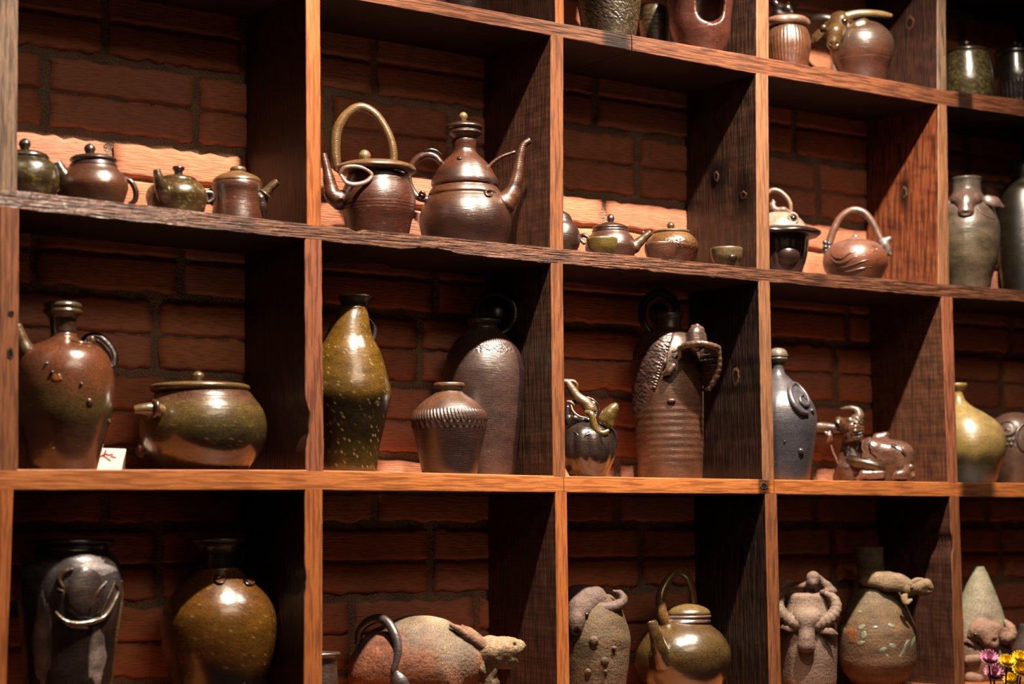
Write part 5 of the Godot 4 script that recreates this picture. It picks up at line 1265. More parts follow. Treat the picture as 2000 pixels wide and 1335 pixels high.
func pots_middle_shelf() -> void:
	var t: Node3D
	var pr: Array
	t = thing("jug", "big brown jug with a mushroom lip, side spout and dark handle, by the leftmost post", "jug", Vector3(-0.4137, 1.484, -0.105), -0.4038)
	pr = [0, 0.0564, 0, 0.0305, 0.0647, 0, 0.0668, 0.0737, 0, 0.0947, 0.082, 0, 0.1226, 0.0851, 0, 0.1505, 0.0859, 0, 0.1756, 0.0829, 0, 0.198, 0.0739, 0, 0.2119, 0.0586, 0, 0.2208, 0.0363, 0, 0.2292, 0.0234, 0, 0.2356, 0.0223, 0]
	lathe(t, "body", pr, M.gloss, G.jug_glaze, 0, [], 0.0012, 110, 0)
	lathe(t, "mouth", [0.2337, 0.0223, 0, 0.2482, 0.0223, -0.0017, 0.2622, 0.0246, -0.0022, 0.2672, 0.0301, -0.0022, 0.27, 0.0332, -0.0022, 0.2744, 0.0332, -0.0022, 0.2767, 0.0312, -0.0022, 0.2795, 0.0332, -0.0022, 0.2839, 0.0338, -0.0022, 0.2878, 0.0301, -0.0022, 0.2906, 0.0167, -0.0022], M.gloss, G.mouth_dark, 0, [], 0.0012, 72, 0)
	tube(t, "spout", [-0.0481, 0.1868, 0.0223, 0.024, -0.0608, 0.2007, 0.0279, 0.0162, -0.0695, 0.2217, 0.0307, 0.0112, -0.0776, 0.2454, 0.0321, 0.0084], M.gloss, G.olive_brown, true, 1, 0)
	tube(t, "handle", [0.0324, 0.2175, -0.0335, 0.0073, 0.0392, 0.2309, -0.0418, 0.0084, 0.0559, 0.2342, -0.0446, 0.0089, 0.0728, 0.2217, -0.0446, 0.0089, 0.0848, 0.2021, -0.0418, 0.0084, 0.0845, 0.1812, -0.0363, 0.0073], M.gloss, G.black_brown)
	tube(t, "handle_root", [0.0143, 0.2189, 0.0396, 0.0028, 0.0283, 0.2153, 0.0425, 0.0036, 0.045, 0.2147, 0.0262, 0.0039, 0.0618, 0.2091, 0.001, 0.0028], M.gloss, G.jug_glaze)
	blob(t, "stud", [[0.0466, 0.2253, 0.0223, 0.0056, 0.0466, 0.2203, 0.0223, 0.0067]], M.gloss, G.jug_glaze, 0.004, 0.0026, [], 0)
	medal(t, "drip", pr, 0.0438, 0.1137, 0.0061, 0.0061, 0, 0.004, M.gloss, G.jug_glaze, 0, 0)
	medal(t, "drip", pr, -0.0179, 0.1622, 0.0033, 0.0033, 0, 0.004, M.gloss, G.jug_glaze, 0, 0)
	medal(t, "drip", pr, 0.0292, 0.1432, 0.0028, 0.0028, 0, 0.004, M.gloss, G.jug_glaze, 0, 0)
	medal(t, "drip", pr, -0.027, 0.1779, 0.0025, 0.0025, 0, 0.004, M.gloss, G.jug_glaze, 0, 0)
	medal(t, "drip", pr, -0.0045, 0.2049, 0.0022, 0.0022, 0, 0.004, M.gloss, G.jug_glaze, 0, 0)
	medal(t, "drip", pr, -0.014, 0.0361, 0.0028, 0.0028, 0, 0.004, M.gloss, G.jug_glaze, 0, 0)
	medal(t, "drip", pr, 0.0774, 0.0863, 0.0025, 0.0025, 0, 0.004, M.gloss, G.jug_glaze, 0, 0)
	medal(t, "glaze_patch", pr, -0.0114, 0.1527, 0.0095, 0.0078, 0, 0.0008, M.gloss, G.amber_spot, 0, 0.5)
	t = thing("paper_card", "small white card printed with a red mark, leaning between the jug and the tureen", "card", Vector3(-0.2841, 1.4856, -0.2), -0.4262)
	card(t)
	t = thing("tureen", "wide olive brown lidded tureen with a stubby side nozzle", "tureen", Vector3(-0.141, 1.4874, -0.12), -0.4711)
	pr = [0, 0.0746, 0, 0.021, 0.0921, 0, 0.0386, 0.1041, 0, 0.0562, 0.1105, 0, 0.0796, 0.1129, 0, 0.1001, 0.1099, 0, 0.1148, 0.1038, 0, 0.1294, 0.093, 0, 0.1397, 0.0854, 0, 0.1441, 0.0789, 0]
	lathe(t, "body", pr, M.gloss, G.tureen_glaze, 0, [[0.1289, 0.133, "rings", 0.0008, 1], [0.1125, 0.116, "rings", 0.0008, 1]], 0.0012, 110, 0)
	lathe(t, "lid", [0.1423, 0.0292, -0.0058, 0.1429, 0.0842, -0.0058, 0.147, 0.0883, -0.0058, 0.1523, 0.0886, -0.0058, 0.1552, 0.0833, -0.0058, 0.1573, 0.0585, -0.0058, 0.1602, 0.0117, -0.0058], M.satin, G.lid_olive, 0, [], 0.002, 72, 0)
	lathe(t, "knob", [0.1541, 0.0083, -0.0093, 0.1597, 0.0067, -0.0093, 0.1657, 0.008, -0.0093, 0.1708, 0.0111, -0.0093, 0.1757, 0.0094, -0.0093, 0.179, 0.005, -0.0093, 0.1803, 0.0006, -0.0093], M.satin, G.lid_olive, 0, [], 0.0003, 24)
	tube(t, "nozzle", [-0.0747, 0.1045, 0.0789, 0.0129, -0.0908, 0.1066, 0.0877, 0.0111, -0.1054, 0.106, 0.0921, 0.0096, -0.1183, 0.1042, 0.095, 0.0079], M.gloss, G.lid_olive, true, 1, 0)
	tube(t, "nozzle_ring", [-0.0856, 0.1207, 0.0877, 0.0035, -0.0792, 0.1148, 0.0994, 0.0047, -0.0776, 0.1031, 0.1009, 0.0047, -0.0834, 0.0937, 0.0936, 0.0035], M.gloss, G.rust_olive)
	medal(t, "foot_lug", pr, -0.1085, 0.0386, 0.0064, 0.0134, 0, 0.008, M.satin, G.ash_pink, 0, 0)
	t = thing("vase", "tall yellow ochre vase speckled with white, black green below, behind the second post", "vase", Vector3(0.1447, 1.4882, -0.09), -0.5426)
	pr = [0, 0.0497, 0, 0.0476, 0.0557, 0, 0.0865, 0.0646, 0, 0.1254, 0.0742, 0, 0.1419, 0.0784, 0, 0.1523, 0.0784, 0, 0.1673, 0.0754, 0, 0.1853, 0.0706, 0, 0.2092, 0.0643, 0, 0.2301, 0.0569, 0, 0.2511, 0.0455, 0, 0.275, 0.0371, 0.0018, 0.293, 0.0299, 0.006, 0.3035, 0.0251, 0.0084, 0.3086, 0.0245, 0.009]
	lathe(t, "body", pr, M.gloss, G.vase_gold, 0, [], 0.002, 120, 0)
	lathe(t, "mouth", [0.3065, 0.0239, 0.009, 0.3154, 0.0263, 0.0102, 0.3229, 0.0305, 0.012, 0.3277, 0.0335, 0.0126, 0.3301, 0.0323, 0.0126], M.gloss, G.mouth_green, 0.005, [], 0.0012, 72, 0)
	tube(t, "handle", [0.0265, 0.29, -0.0209, 0.0048, 0.0385, 0.2864, -0.0239, 0.0054, 0.0468, 0.272, -0.0239, 0.0057, 0.0474, 0.2541, -0.0209, 0.0051, 0.0429, 0.2391, -0.018, 0.0042], M.gloss, G.black_brown)
	t = thing("jar", "tall dark clay jar with an incised shoulder band behind the small roped jar", "jar", Vector3(0.4868, 1.4857, -0.142), -0.6094)
	pr = [0, 0.0586, 0, 0.0624, 0.0656, 0, 0.1102, 0.0726, 0, 0.1579, 0.0777, 0, 0.1898, 0.0806, 0, 0.212, 0.0803, 0, 0.2375, 0.0745, 0, 0.2566, 0.0656, 0, 0.2725, 0.0529, 0, 0.2869, 0.0376, 0, 0.2961, 0.0274, 0, 0.3012, 0.028, 0, 0.306, 0.0325, 0, 0.3114, 0.0331, 0]
	lathe(t, "body", pr, M.satin, G.clay_grey, 0.005, [[0.2598, 0.2846, "ribs", 0.0009, 70], [0.2401, 0.2592, "stipple", 0.0007]], 0.0012, 200, 0)
	tube(t, "ring_handle", [-0.0147, 0.3139, -0.0191, 0.0057, -0.0152, 0.333, -0.0191, 0.0076, -0.0032, 0.3553, -0.0191, 0.0083, 0.0224, 0.3674, -0.0191, 0.0083, 0.0478, 0.3585, -0.0191, 0.0083, 0.062, 0.3362, -0.0191, 0.0083, 0.0602, 0.3107, -0.0191, 0.0083, 0.0457, 0.2916, -0.0191, 0.007, 0.0329, 0.2853, -0.0159, 0.0057], M.satin, G.black_brown)
	blob(t, "ring_disc", [[0.0243, 0.3282, -0.0239, 0.021, 0.0243, 0.3235, -0.0239, 0.021]], M.satin, G.black_brown, 0.004, 0.0026, [], 0)
	t = thing("jar", "small clay jar with a slanting rope band round its shoulder", "jar", Vector3(0.3466, 1.4867, -0.058), -0.592)
	pr = [0, 0.0508, 0, 0.0394, 0.0588, 0, 0.0701, 0.0658, 0, 0.0915, 0.0707, 0, 0.1069, 0.0716, 0, 0.1191, 0.068, 0, 0.1314, 0.0582, 0, 0.143, 0.0447, 0, 0.1522, 0.0306, 0, 0.1596, 0.0233, 0, 0.1639, 0.0269, 0, 0.1676, 0.0294, 0, 0.1731, 0.0288, 0]
	lathe(t, "body", pr, M.satin, G.clay_brown, 0.004, [[0.0992, 0.1234, "rope", 0.0012, 64], [0.0869, 0.0992, "ribs", 0.0012, 36]], 0.0012, 260, 0)
	t = thing("lotus_pot", "dark lotus bud pot with a curling stem and a yellow green frog clinging to it", "pot", Vector3(0.6914, 1.4849, -0.075), -0.6603)
	pr = [0, 0.0336, 0, 0.0209, 0.0446, 0, 0.0387, 0.0517, 0, 0.0581, 0.0539, 0, 0.0775, 0.0529, 0, 0.0937, 0.0478, 0, 0.105, 0.0381, 0, 0.1115, 0.0291, 0]
	lathe(t, "body", pr, M.gloss, G.lotus_black, 0, [[0.008, 0.1034, "lobes", 0.004, 12]], 0.0012, 120, 0)
	blob(t, "petal_mouth", [[-0.034, 0.1085, 0.0194, 0.0097, -0.0242, 0.1182, 0.0242, 0.0065], [-0.0242, 0.1182, 0.0242, 0.0065, -0.0001, 0.1117, 0.0242, 0.0065], [-0.0001, 0.1117, 0.0242, 0.0065, 0.0146, 0.1214, 0.0178, 0.0065], [0.0179, 0.1311, 0.0097, 0.0058, 0.0117, 0.1473, 0.0032, 0.0065], [0.0117, 0.1473, 0.0032, 0.0065, -0.0076, 0.1554, 0, 0.0065], [-0.0076, 0.1554, 0, 0.0065, -0.027, 0.1505, 0.0032, 0.0058], [-0.0385, 0.1408, 0.0194, 0.0055, -0.0404, 0.1182, 0.021, 0.0065]], M.gloss, G.lotus_black, 0.008, 0.0026, [], 0)
	tube(t, "petal_lip", [-0.0319, 0.1457, 0.0226, 0.0019, -0.0289, 0.1344, 0.0266, 0.0024, -0.0209, 0.1247, 0.0291, 0.0026, -0.0097, 0.1195, 0.0291, 0.0023, 0, 0.119, 0.0266, 0.0015], M.satin, G.stem_olive)
	tube(t, "petal_lip", [-0.0156, 0.1622, 0.0032, 0.0013, -0.0011, 0.1618, 0.0048, 0.0019, 0.0134, 0.1554, 0.0065, 0.0021, 0.0229, 0.1441, 0.0065, 0.0021, 0.0244, 0.1327, 0.0065, 0.0015], M.gloss, G.lotus_black)
	tube(t, "petal_lip", [-0.0383, 0.1521, 0.021, 0.0032, -0.0319, 0.1505, 0.0226, 0.0039, -0.0263, 0.1457, 0.0226, 0.0023], M.gloss, G.ash_grey)
	tube(t, "stem", [-0.0516, 0.1907, 0.0129, 0.0058, -0.0403, 0.1923, 0.0136, 0.0071, -0.0317, 0.181, 0.0142, 0.0084, -0.0197, 0.1632, 0.0149, 0.0097, -0.0021, 0.1486, 0.0155, 0.0123, 0.0074, 0.1357, 0.0161, 0.0129], M.satin, G.stem_olive)
	tube(t, "stem_curl", [-0.037, 0.1933, 0.0136, 0.0052, -0.0257, 0.1923, 0.0136, 0.0045, -0.0187, 0.1849, 0.0136, 0.0029, -0.0195, 0.1778, 0.0136, 0.0013], M.satin, G.stem_olive)
	blob(t, "frog", [[0.0428, 0.1244, 0.0226, 0.0142, 0.0526, 0.1373, 0.0242, 0.0097], [0.0526, 0.1373, 0.0242, 0.0097, 0.0569, 0.1438, 0.0242, 0.0045], [0.0428, 0.1244, 0.0226, 0.0142, 0.0346, 0.1147, 0.0242, 0.011], [0.0346, 0.1147, 0.0242, 0.011, 0.0441, 0.105, 0.0258, 0.009]], M.gloss, G.frog_green, 0.008, 0.0026, [], 0)
	tube(t, "frog_leg", [-0.0023, 0.1292, 0.0387, 0.0045, 0.0073, 0.1254, 0.042, 0.0071, 0.0126, 0.1082, 0.0436, 0.0071, 0.0182, 0.0921, 0.0436, 0.0071, 0.031, 0.0866, 0.042, 0.0065, 0.0408, 0.0921, 0.0387, 0.0039], M.gloss, G.frog_green)
	tube(t, "leaf_edge", [0.0473, 0.1001, 0.0129, 0.0026, 0.0552, 0.0872, 0.0097, 0.0039, 0.0572, 0.0678, 0.0081, 0.0039, 0.0531, 0.0484, 0.0081, 0.0026], M.gloss, G.lotus_black)
	tube(t, "leaf_vein", [-0.0383, 0.0937, 0.0295, 0.0016, -0.0207, 0.0856, 0.0469, 0.0023, -0.0081, 0.0613, 0.0541, 0.0019, -0.0052, 0.0355, 0.0511, 0.0013], M.gloss, G.lotus_black)
	tube(t, "leaf_vein", [0.0068, 0.0872, 0.0504, 0.0019, -0.0046, 0.0807, 0.0527, 0.0023, -0.0162, 0.0549, 0.052, 0.0019], M.gloss, G.lotus_black)
	tube(t, "leaf_vein", [0.0085, 0.0937, 0.048, 0.0019, 0.0245, 0.0807, 0.0468, 0.0023, 0.0306, 0.0549, 0.0449, 0.0019, 0.0238, 0.0322, 0.0439, 0.0013], M.gloss, G.lotus_black)
	t = thing("jar", "tall ribbed brown jar with a scaly shoulder, a brimmed hood and a small capped spout", "jar", Vector3(0.9363, 1.4845, -0.11), -0.701)
	pr = [0, 0.0654, 0, 0.0547, 0.0691, 0, 0.1221, 0.0715, 0, 0.1895, 0.0728, 0, 0.2502, 0.0715, 0, 0.2771, 0.0661, 0, 0.2957, 0.0553, 0, 0.3091, 0.0405, 0, 0.3169, 0.0283, 0.0013, 0.3384, 0.0256, 0.0027, 0.3428, 0.029, 0.0034, 0.3486, 0.029, 0.0034]
	lathe(t, "body", pr, M.satin, G.ribbed_brown, 0.005, [[0.0109, 0.1693, "rings", 0.0004, 11], [0.1289, 0.3074, "mantle", 0.003]], 0.0012, 110, 0)
	tube(t, "ring_handle", [-0.0384, 0.3142, -0.0236, 0.0067, -0.0516, 0.3344, -0.0236, 0.0081, -0.0545, 0.3614, -0.0236, 0.0088, -0.0406, 0.3866, -0.0236, 0.0091, -0.0168, 0.3967, -0.0236, 0.0091, 0.0067, 0.3883, -0.0236, 0.0091, 0.0181, 0.3647, -0.0236, 0.0088, 0.0166, 0.3378, -0.0236, 0.0074], M.satin, G.black_brown)
	blob(t, "ring_disc", [[-0.0191, 0.358, -0.0287, 0.0209, -0.0193, 0.3512, -0.0287, 0.0209]], M.satin, G.black_brown, 0.004, 0.0026, [], 0)
	tube(t, "seam_bead", [-0.0045, 0.269, 0.0706, 0.003, -0.0008, 0.2673, 0.071, 0.0027], M.satin, G.clay_grey, false, 1, 0, 8)
	tube(t, "seam_bead", [-0.0065, 0.2634, 0.0715, 0.003, -0.0028, 0.2618, 0.0721, 0.0027], M.satin, G.clay_grey, false, 1, 0, 8)
	tube(t, "seam_bead", [-0.0084, 0.2578, 0.0724, 0.003, -0.0048, 0.2562, 0.0731, 0.0027], M.satin, G.clay_grey, false, 1, 0, 8)
	tube(t, "seam_bead", [-0.0104, 0.2523, 0.0733, 0.003, -0.0067, 0.2506, 0.0741, 0.0027], M.satin, G.clay_grey, false, 1, 0, 8)
	tube(t, "seam_bead", [-0.0124, 0.2467, 0.0735, 0.003, -0.0087, 0.245, 0.0741, 0.0027], M.satin, G.clay_grey, false, 1, 0, 8)
	tube(t, "seam_bead", [-0.0144, 0.2411, 0.0732, 0.003, -0.0107, 0.2394, 0.0739, 0.0027], M.satin, G.clay_grey, false, 1, 0, 8)
	tube(t, "seam_bead", [-0.0164, 0.2355, 0.0729, 0.003, -0.0127, 0.2338, 0.0737, 0.0027], M.satin, G.clay_grey, false, 1, 0, 8)
	tube(t, "seam_bead", [-0.0184, 0.2299, 0.0726, 0.003, -0.0147, 0.2282, 0.0735, 0.0027], M.satin, G.clay_grey, false, 1, 0, 8)
	tube(t, "seam_bead", [-0.0203, 0.2243, 0.0721, 0.003, -0.0167, 0.2226, 0.0731, 0.0027], M.satin, G.clay_grey, false, 1, 0, 8)
	tube(t, "seam_bead", [-0.0223, 0.2187, 0.0716, 0.003, -0.0187, 0.217, 0.0728, 0.0027], M.satin, G.clay_grey, false, 1, 0, 8)
	tube(t, "seam_bead", [-0.0243, 0.2131, 0.0711, 0.003, -0.0206, 0.2114, 0.0723, 0.0027], M.satin, G.clay_grey, false, 1, 0, 8)
	tube(t, "seam_bead", [-0.0263, 0.2075, 0.0705, 0.003, -0.0226, 0.2058, 0.0719, 0.0027], M.satin, G.clay_grey, false, 1, 0, 8)
	tube(t, "seam_bead", [-0.0283, 0.2019, 0.0698, 0.003, -0.0246, 0.2002, 0.0713, 0.0027], M.satin, G.clay_grey, false, 1, 0, 8)
	tube(t, "seam_bead", [-0.0303, 0.1963, 0.0691, 0.003, -0.0266, 0.1946, 0.0707, 0.0027], M.satin, G.clay_grey, false, 1, 0, 8)
	tube(t, "seam_bead", [-0.0322, 0.1907, 0.0683, 0.003, -0.0286, 0.189, 0.07, 0.0027], M.satin, G.clay_grey, false, 1, 0, 8)
	blob(t, "hood", [[0.0389, 0.2753, 0.0501, 0.005, 0.0244, 0.2682, 0.0829, 0.0044], [0.0432, 0.2753, 0.0501, 0.005, 0.0321, 0.271, 0.0944, 0.0044], [0.0474, 0.2753, 0.0501, 0.005, 0.0408, 0.273, 0.1012, 0.0044], [0.0516, 0.2753, 0.0501, 0.005, 0.0505, 0.2745, 0.1051, 0.0044], [0.0559, 0.2753, 0.0501, 0.005, 0.0601, 0.2753, 0.1076, 0.0044], [0.0601, 0.2753, 0.0501, 0.005, 0.0698, 0.2753, 0.1079, 0.0044], [0.0644, 0.2753, 0.0501, 0.005, 0.0794, 0.2734, 0.106, 0.0044], [0.0686, 0.2753, 0.0501, 0.005, 0.088, 0.271, 0.1012, 0.0044], [0.0729, 0.2753, 0.0501, 0.005, 0.0957, 0.2687, 0.0944, 0.0044], [0.0771, 0.2753, 0.0501, 0.005, 0.102, 0.266, 0.0848, 0.0044], [0.0244, 0.2682, 0.0829, 0.0044, 0.0321, 0.271, 0.0944, 0.0044], [0.0321, 0.271, 0.0944, 0.0044, 0.0408, 0.273, 0.1012, 0.0044], [0.0408, 0.273, 0.1012, 0.0044, 0.0505, 0.2745, 0.1051, 0.0044], [0.0505, 0.2745, 0.1051, 0.0044, 0.0601, 0.2753, 0.1076, 0.0044], [0.0601, 0.2753, 0.1076, 0.0044, 0.0698, 0.2753, 0.1079, 0.0044], [0.0698, 0.2753, 0.1079, 0.0044, 0.0794, 0.2734, 0.106, 0.0044], [0.0794, 0.2734, 0.106, 0.0044, 0.088, 0.271, 0.1012, 0.0044], [0.088, 0.271, 0.1012, 0.0044, 0.0957, 0.2687, 0.0944, 0.0044], [0.0957, 0.2687, 0.0944, 0.0044, 0.102, 0.266, 0.0848, 0.0044], [0.0677, 0.266, 0.0231, 0.0046, 0.102, 0.266, 0.0848, 0.0033], [0.0675, 0.2556, 0.0231, 0.0046, 0.1045, 0.2556, 0.0829, 0.0033], [0.0673, 0.2441, 0.0231, 0.0046, 0.1055, 0.2441, 0.081, 0.0033], [0.0671, 0.2325, 0.0231, 0.0046, 0.1049, 0.2325, 0.0781, 0.0033], [0.0669, 0.221, 0.0231, 0.0046, 0.1028, 0.221, 0.0752, 0.0033], [0.0667, 0.2094, 0.0231, 0.0046, 0.0991, 0.2094, 0.0713, 0.0033], [0.0665, 0.1979, 0.0231, 0.0046, 0.0925, 0.1979, 0.0665, 0.0033], [0.0663, 0.1853, 0.0231, 0.0046, 0.0837, 0.1853, 0.0598, 0.0033], [0.102, 0.266, 0.0848, 0.0033, 0.1045, 0.2556, 0.0829, 0.0033], [0.1045, 0.2556, 0.0829, 0.0033, 0.1055, 0.2441, 0.081, 0.0033], [0.1055, 0.2441, 0.081, 0.0033, 0.1049, 0.2325, 0.0781, 0.0033], [0.1049, 0.2325, 0.0781, 0.0033, 0.1028, 0.221, 0.0752, 0.0033], [0.1028, 0.221, 0.0752, 0.0033, 0.0991, 0.2094, 0.0713, 0.0033], [0.0991, 0.2094, 0.0713, 0.0033, 0.0925, 0.1979, 0.0665, 0.0033], [0.0925, 0.1979, 0.0665, 0.0033, 0.0837, 0.1853, 0.0598, 0.0033], [0.0244, 0.2682, 0.0829, 0.0035, 0.0231, 0.2499, 0.0829, 0.0031], [0.0231, 0.2499, 0.0829, 0.0031, 0.016, 0.2335, 0.0829, 0.0031], [0.0388, 0.2682, 0.0578, 0.0042, 0.0232, 0.2576, 0.0829, 0.0031]], M.satin, G.hood_clay, 0.006, 0.0026, [], 0.0012)
	blob(t, "hood_leaf", [[0.0093, 0.2306, 0.081, 0.0077, 0.0014, 0.221, 0.081, 0.0069], [0.0014, 0.221, 0.081, 0.0069, -0.0103, 0.2142, 0.0771, 0.0035], [0.0098, 0.2614, 0.0771, 0.0039, 0.0195, 0.2653, 0.079, 0.0031], [-0.0037, 0.2614, 0.0752, 0.0035, -0.0079, 0.2402, 0.0752, 0.0039], [-0.0079, 0.2402, 0.0752, 0.0039, -0.0179, 0.219, 0.0732, 0.0031]], M.satin, G.hood_clay, 0.006, 0.0026, [], 0)
	blob(t, "capped_spout", [[0.057, 0.2961, 0.0829, 0.0173, 0.0573, 0.2787, 0.0829, 0.0193], [0.0431, 0.2922, 0.0771, 0.0077, 0.0428, 0.2787, 0.0771, 0.0077], [0.072, 0.2942, 0.081, 0.0069, 0.0727, 0.2787, 0.081, 0.0077]], M.satin, G.clay_grey, 0.006, 0.0026, [], 0.001)
	blob(t, "rough_stopper", [[0.053, 0.3096, 0.0829, 0.0069, 0.0548, 0.3038, 0.0829, 0.0089], [0.0607, 0.3115, 0.0848, 0.0066, 0.0645, 0.3048, 0.0829, 0.0085], [0.0684, 0.3067, 0.081, 0.0066, 0.0702, 0.3028, 0.081, 0.0066], [0.0491, 0.3038, 0.079, 0.0058, 0.0664, 0.3019, 0.079, 0.0058]], M.satin, G.hood_clay, 0.003, 0.0026, [], 0.002)
	medal(t, "stud", pr, 0.0045, 0.1609, 0.0094, 0.0047, 0, 0.006, M.satin, G.ribbed_brown, 0, 0)
	t = thing("bottle", "blue grey bottle with a pale cap and a raised spiral on its shoulder", "bottle", Vector3(1.2224, 1.4843, -0.078), -0.7554)
	pr = [0, 0.0577, 0, 0.0533, 0.0675, 0, 0.0839, 0.073, 0, 0.1116, 0.0773, 0, 0.1392, 0.0779, 0, 0.1606, 0.0737, 0, 0.1852, 0.0601, 0, 0.2036, 0.0436, -0.0006, 0.222, 0.0258, -0.0025, 0.2318, 0.0172, -0.0037, 0.2435, 0.0141, -0.0043, 0.2502, 0.0147, -0.0043]
	lathe(t, "body", pr, M.satin, G.blue_grey, 0, [], 0.0012, 96, 0)
	lathe(t, "cap", [0.249, 0.0147, -0.0043, 0.2573, 0.0172, -0.0037, 0.2619, 0.0215, -0.0031, 0.2656, 0.0221, -0.0031, 0.2674, 0.0203, -0.0031, 0.2693, 0.0224, -0.0031, 0.2726, 0.0221, -0.0031, 0.2797, 0.0203, -0.0031, 0.2858, 0.0141, -0.0031, 0.2883, 0.0055, -0.0031], M.satin, G.bottle_cap, 0, [], 0.0012, 72, 0)
	tube(t, "spiral", [0.057, 0.1422, 0.0552, 0.0049, 0.0433, 0.1453, 0.0663, 0.0068, 0.0298, 0.1606, 0.0703, 0.0074, 0.022, 0.1821, 0.0608, 0.0068, 0.0237, 0.2021, 0.0408, 0.0055, 0.0349, 0.2082, 0.0184, 0.0043, 0.049, 0.1944, 0.019, 0.004, 0.0579, 0.1791, 0.0292, 0.004, 0.0597, 0.1637, 0.0432, 0.0043, 0.0528, 0.1591, 0.0548, 0.0043, 0.0438, 0.1668, 0.058, 0.004, 0.0428, 0.1775, 0.0511, 0.0037, 0.0497, 0.1821, 0.0398, 0.0031, 0.055, 0.1745, 0.0396, 0.0025], M.satin, G.blue_grey)
	medal(t, "stud", pr, 0.0414, 0.0619, 0.0061, 0.0061, 0, 0.006, M.satin, G.blue_grey, 0, 0)
	medal(t, "stud", pr, 0.0673, 0.1499, 0.004, 0.0055, 0, 0.005, M.satin, G.blue_grey, 0, 0)
	medal(t, "stud", pr, 0.0081, 0.0824, 0.0025, 0.0025, 0, 0.003, M.satin, G.blue_grey, 0, 0)
	t = thing("beast_figurine", "glossy brown crouching horned beast with folded paws, beside the blue grey bottle", "figurine", Vector3(1.5218, 1.4844, -0.098), -0.7996)
	blob(t, "body", [[0.0574, 0.058, 0.0059, 0.0353, 0.0597, 0.0345, 0.0118, 0.0294], [-0.0024, 0.0727, 0.0103, 0.0279, -0.0059, 0.0551, 0.0132, 0.0272], [-0.0024, 0.0727, 0.0103, 0.0279, 0.0575, 0.0609, 0.0059, 0.0301], [-0.0499, 0.0551, 0.0088, 0.0242, -0.0031, 0.0492, 0.0088, 0.0279], [-0.0032, 0.0462, 0.0088, 0.0279, 0.0584, 0.0403, 0.0088, 0.0294], [0.0244, 0.0859, -0.0029, 0.0162, 0.0416, 0.0712, -0.0029, 0.025], [-0.0529, 0.0551, 0.0088, 0.0242, -0.0579, 0.0315, 0.0118, 0.025], [-0.0579, 0.0315, 0.0118, 0.025, -0.0716, 0.0124, 0.0059, 0.0191], [-0.0474, 0.0933, 0.0073, 0.0206, -0.0499, 0.0551, 0.0088, 0.0242], [0.0101, 0.1036, -0.0059, 0.0088, 0.0308, 0.108, -0.0103, 0.0081], [-0.0449, 0.0227, 0.0088, 0.022, 0.0579, 0.0227, 0.0088, 0.0235]], M.gloss, G.beast_brown, 0.008, 0.003, [], 0.0014)
	tube(t, "foreleg", [-0.053, 0.0506, 0.0279, 0.011, -0.0384, 0.0462, 0.0345, 0.0125, -0.0121, 0.0403, 0.0397, 0.0132, 0.0083, 0.0345, 0.0397, 0.0125, 0.0198, 0.0256, 0.0382, 0.0088], M.gloss, G.beast_dark)
	blob(t, "paw", [[0.0212, 0.0212, 0.0397, 0.0073, -0.0068, 0.0183, 0.0426, 0.0085], [-0.0068, 0.0183, 0.0426, 0.0085, -0.0215, 0.0183, 0.0433, 0.0103], [-0.0246, 0.0124, 0.0441, 0.0076, -0.0335, 0.0087, 0.0441, 0.0056], [-0.0114, 0.0109, 0.0441, 0.0059, 0.0194, 0.0124, 0.0426, 0.0053]], M.gloss, G.paw_brown, 0.004, 0.0026, [], 0)
	blob(t, "paw", [[0.0817, 0.0315, 0.0441, 0.0085, 0.0725, 0.0198, 0.0411, 0.0097], [0.0725, 0.0198, 0.0411, 0.0097, 0.0533, 0.0153, 0.0426, 0.0106], [0.0473, 0.0109, 0.0426, 0.0071, 0.0443, 0.0087, 0.0426, 0.0059], [0.062, 0.0102, 0.0433, 0.0059, 0.0752, 0.0102, 0.0426, 0.0059], [0.0842, 0.0183, 0.0397, 0.0088, 0.087, 0.0109, 0.0441, 0.0059]], M.gloss, G.paw_brown, 0.004, 0.0026, [], 0)
	blob(t, "head", [[-0.0539, 0.1257, 0.0264, 0.022, -0.0438, 0.1183, 0.0353, 0.022], [-0.0438, 0.1183, 0.0353, 0.022, -0.0367, 0.108, 0.0426, 0.0176], [-0.0487, 0.1021, 0.0367, 0.0162, -0.037, 0.0992, 0.0411, 0.0103], [-0.0726, 0.1389, 0.025, 0.011, -0.0625, 0.133, 0.0279, 0.0118], [-0.0484, 0.1389, 0.0455, 0.0076, -0.0448, 0.136, 0.047, 0.0065], [-0.0322, 0.1411, 0.0389, 0.0082, -0.0286, 0.1374, 0.0411, 0.0065], [-0.022, 0.1367, 0.0353, 0.0053, -0.0211, 0.1337, 0.0353, 0.0041], [-0.0489, 0.1198, 0.0566, 0.0044, -0.0363, 0.1233, 0.0576, 0.0047], [-0.0363, 0.1233, 0.0576, 0.0047, -0.0199, 0.1224, 0.0455, 0.0041], [-0.053, 0.1048, 0.0547, 0.0038, -0.0366, 0.1136, 0.0605, 0.0038], [-0.0366, 0.1136, 0.0605, 0.0038, -0.0186, 0.1151, 0.0507, 0.0035], [-0.0518, 0.0955, 0.0507, 0.005, -0.0296, 0.0989, 0.057, 0.0044], [-0.0296, 0.0989, 0.057, 0.0044, -0.0222, 0.1036, 0.0514, 0.0035], [-0.0771, 0.136, 0.0353, 0.0038, -0.0715, 0.1286, 0.0367, 0.0035]], M.gloss, G.beast_dark, 0.0035, 0.002, [[-0.0442, 0.1051, 0.0624, 0.005, -0.0213, 0.1087, 0.058, 0.005]], 0.0008)
	blob(t, "mouth", [[-0.0427, 0.1062, 0.057, 0.0041, -0.0228, 0.1087, 0.0522, 0.0038]], M.gloss, G.black_brown, 0.002, 0.0018, [], 0)
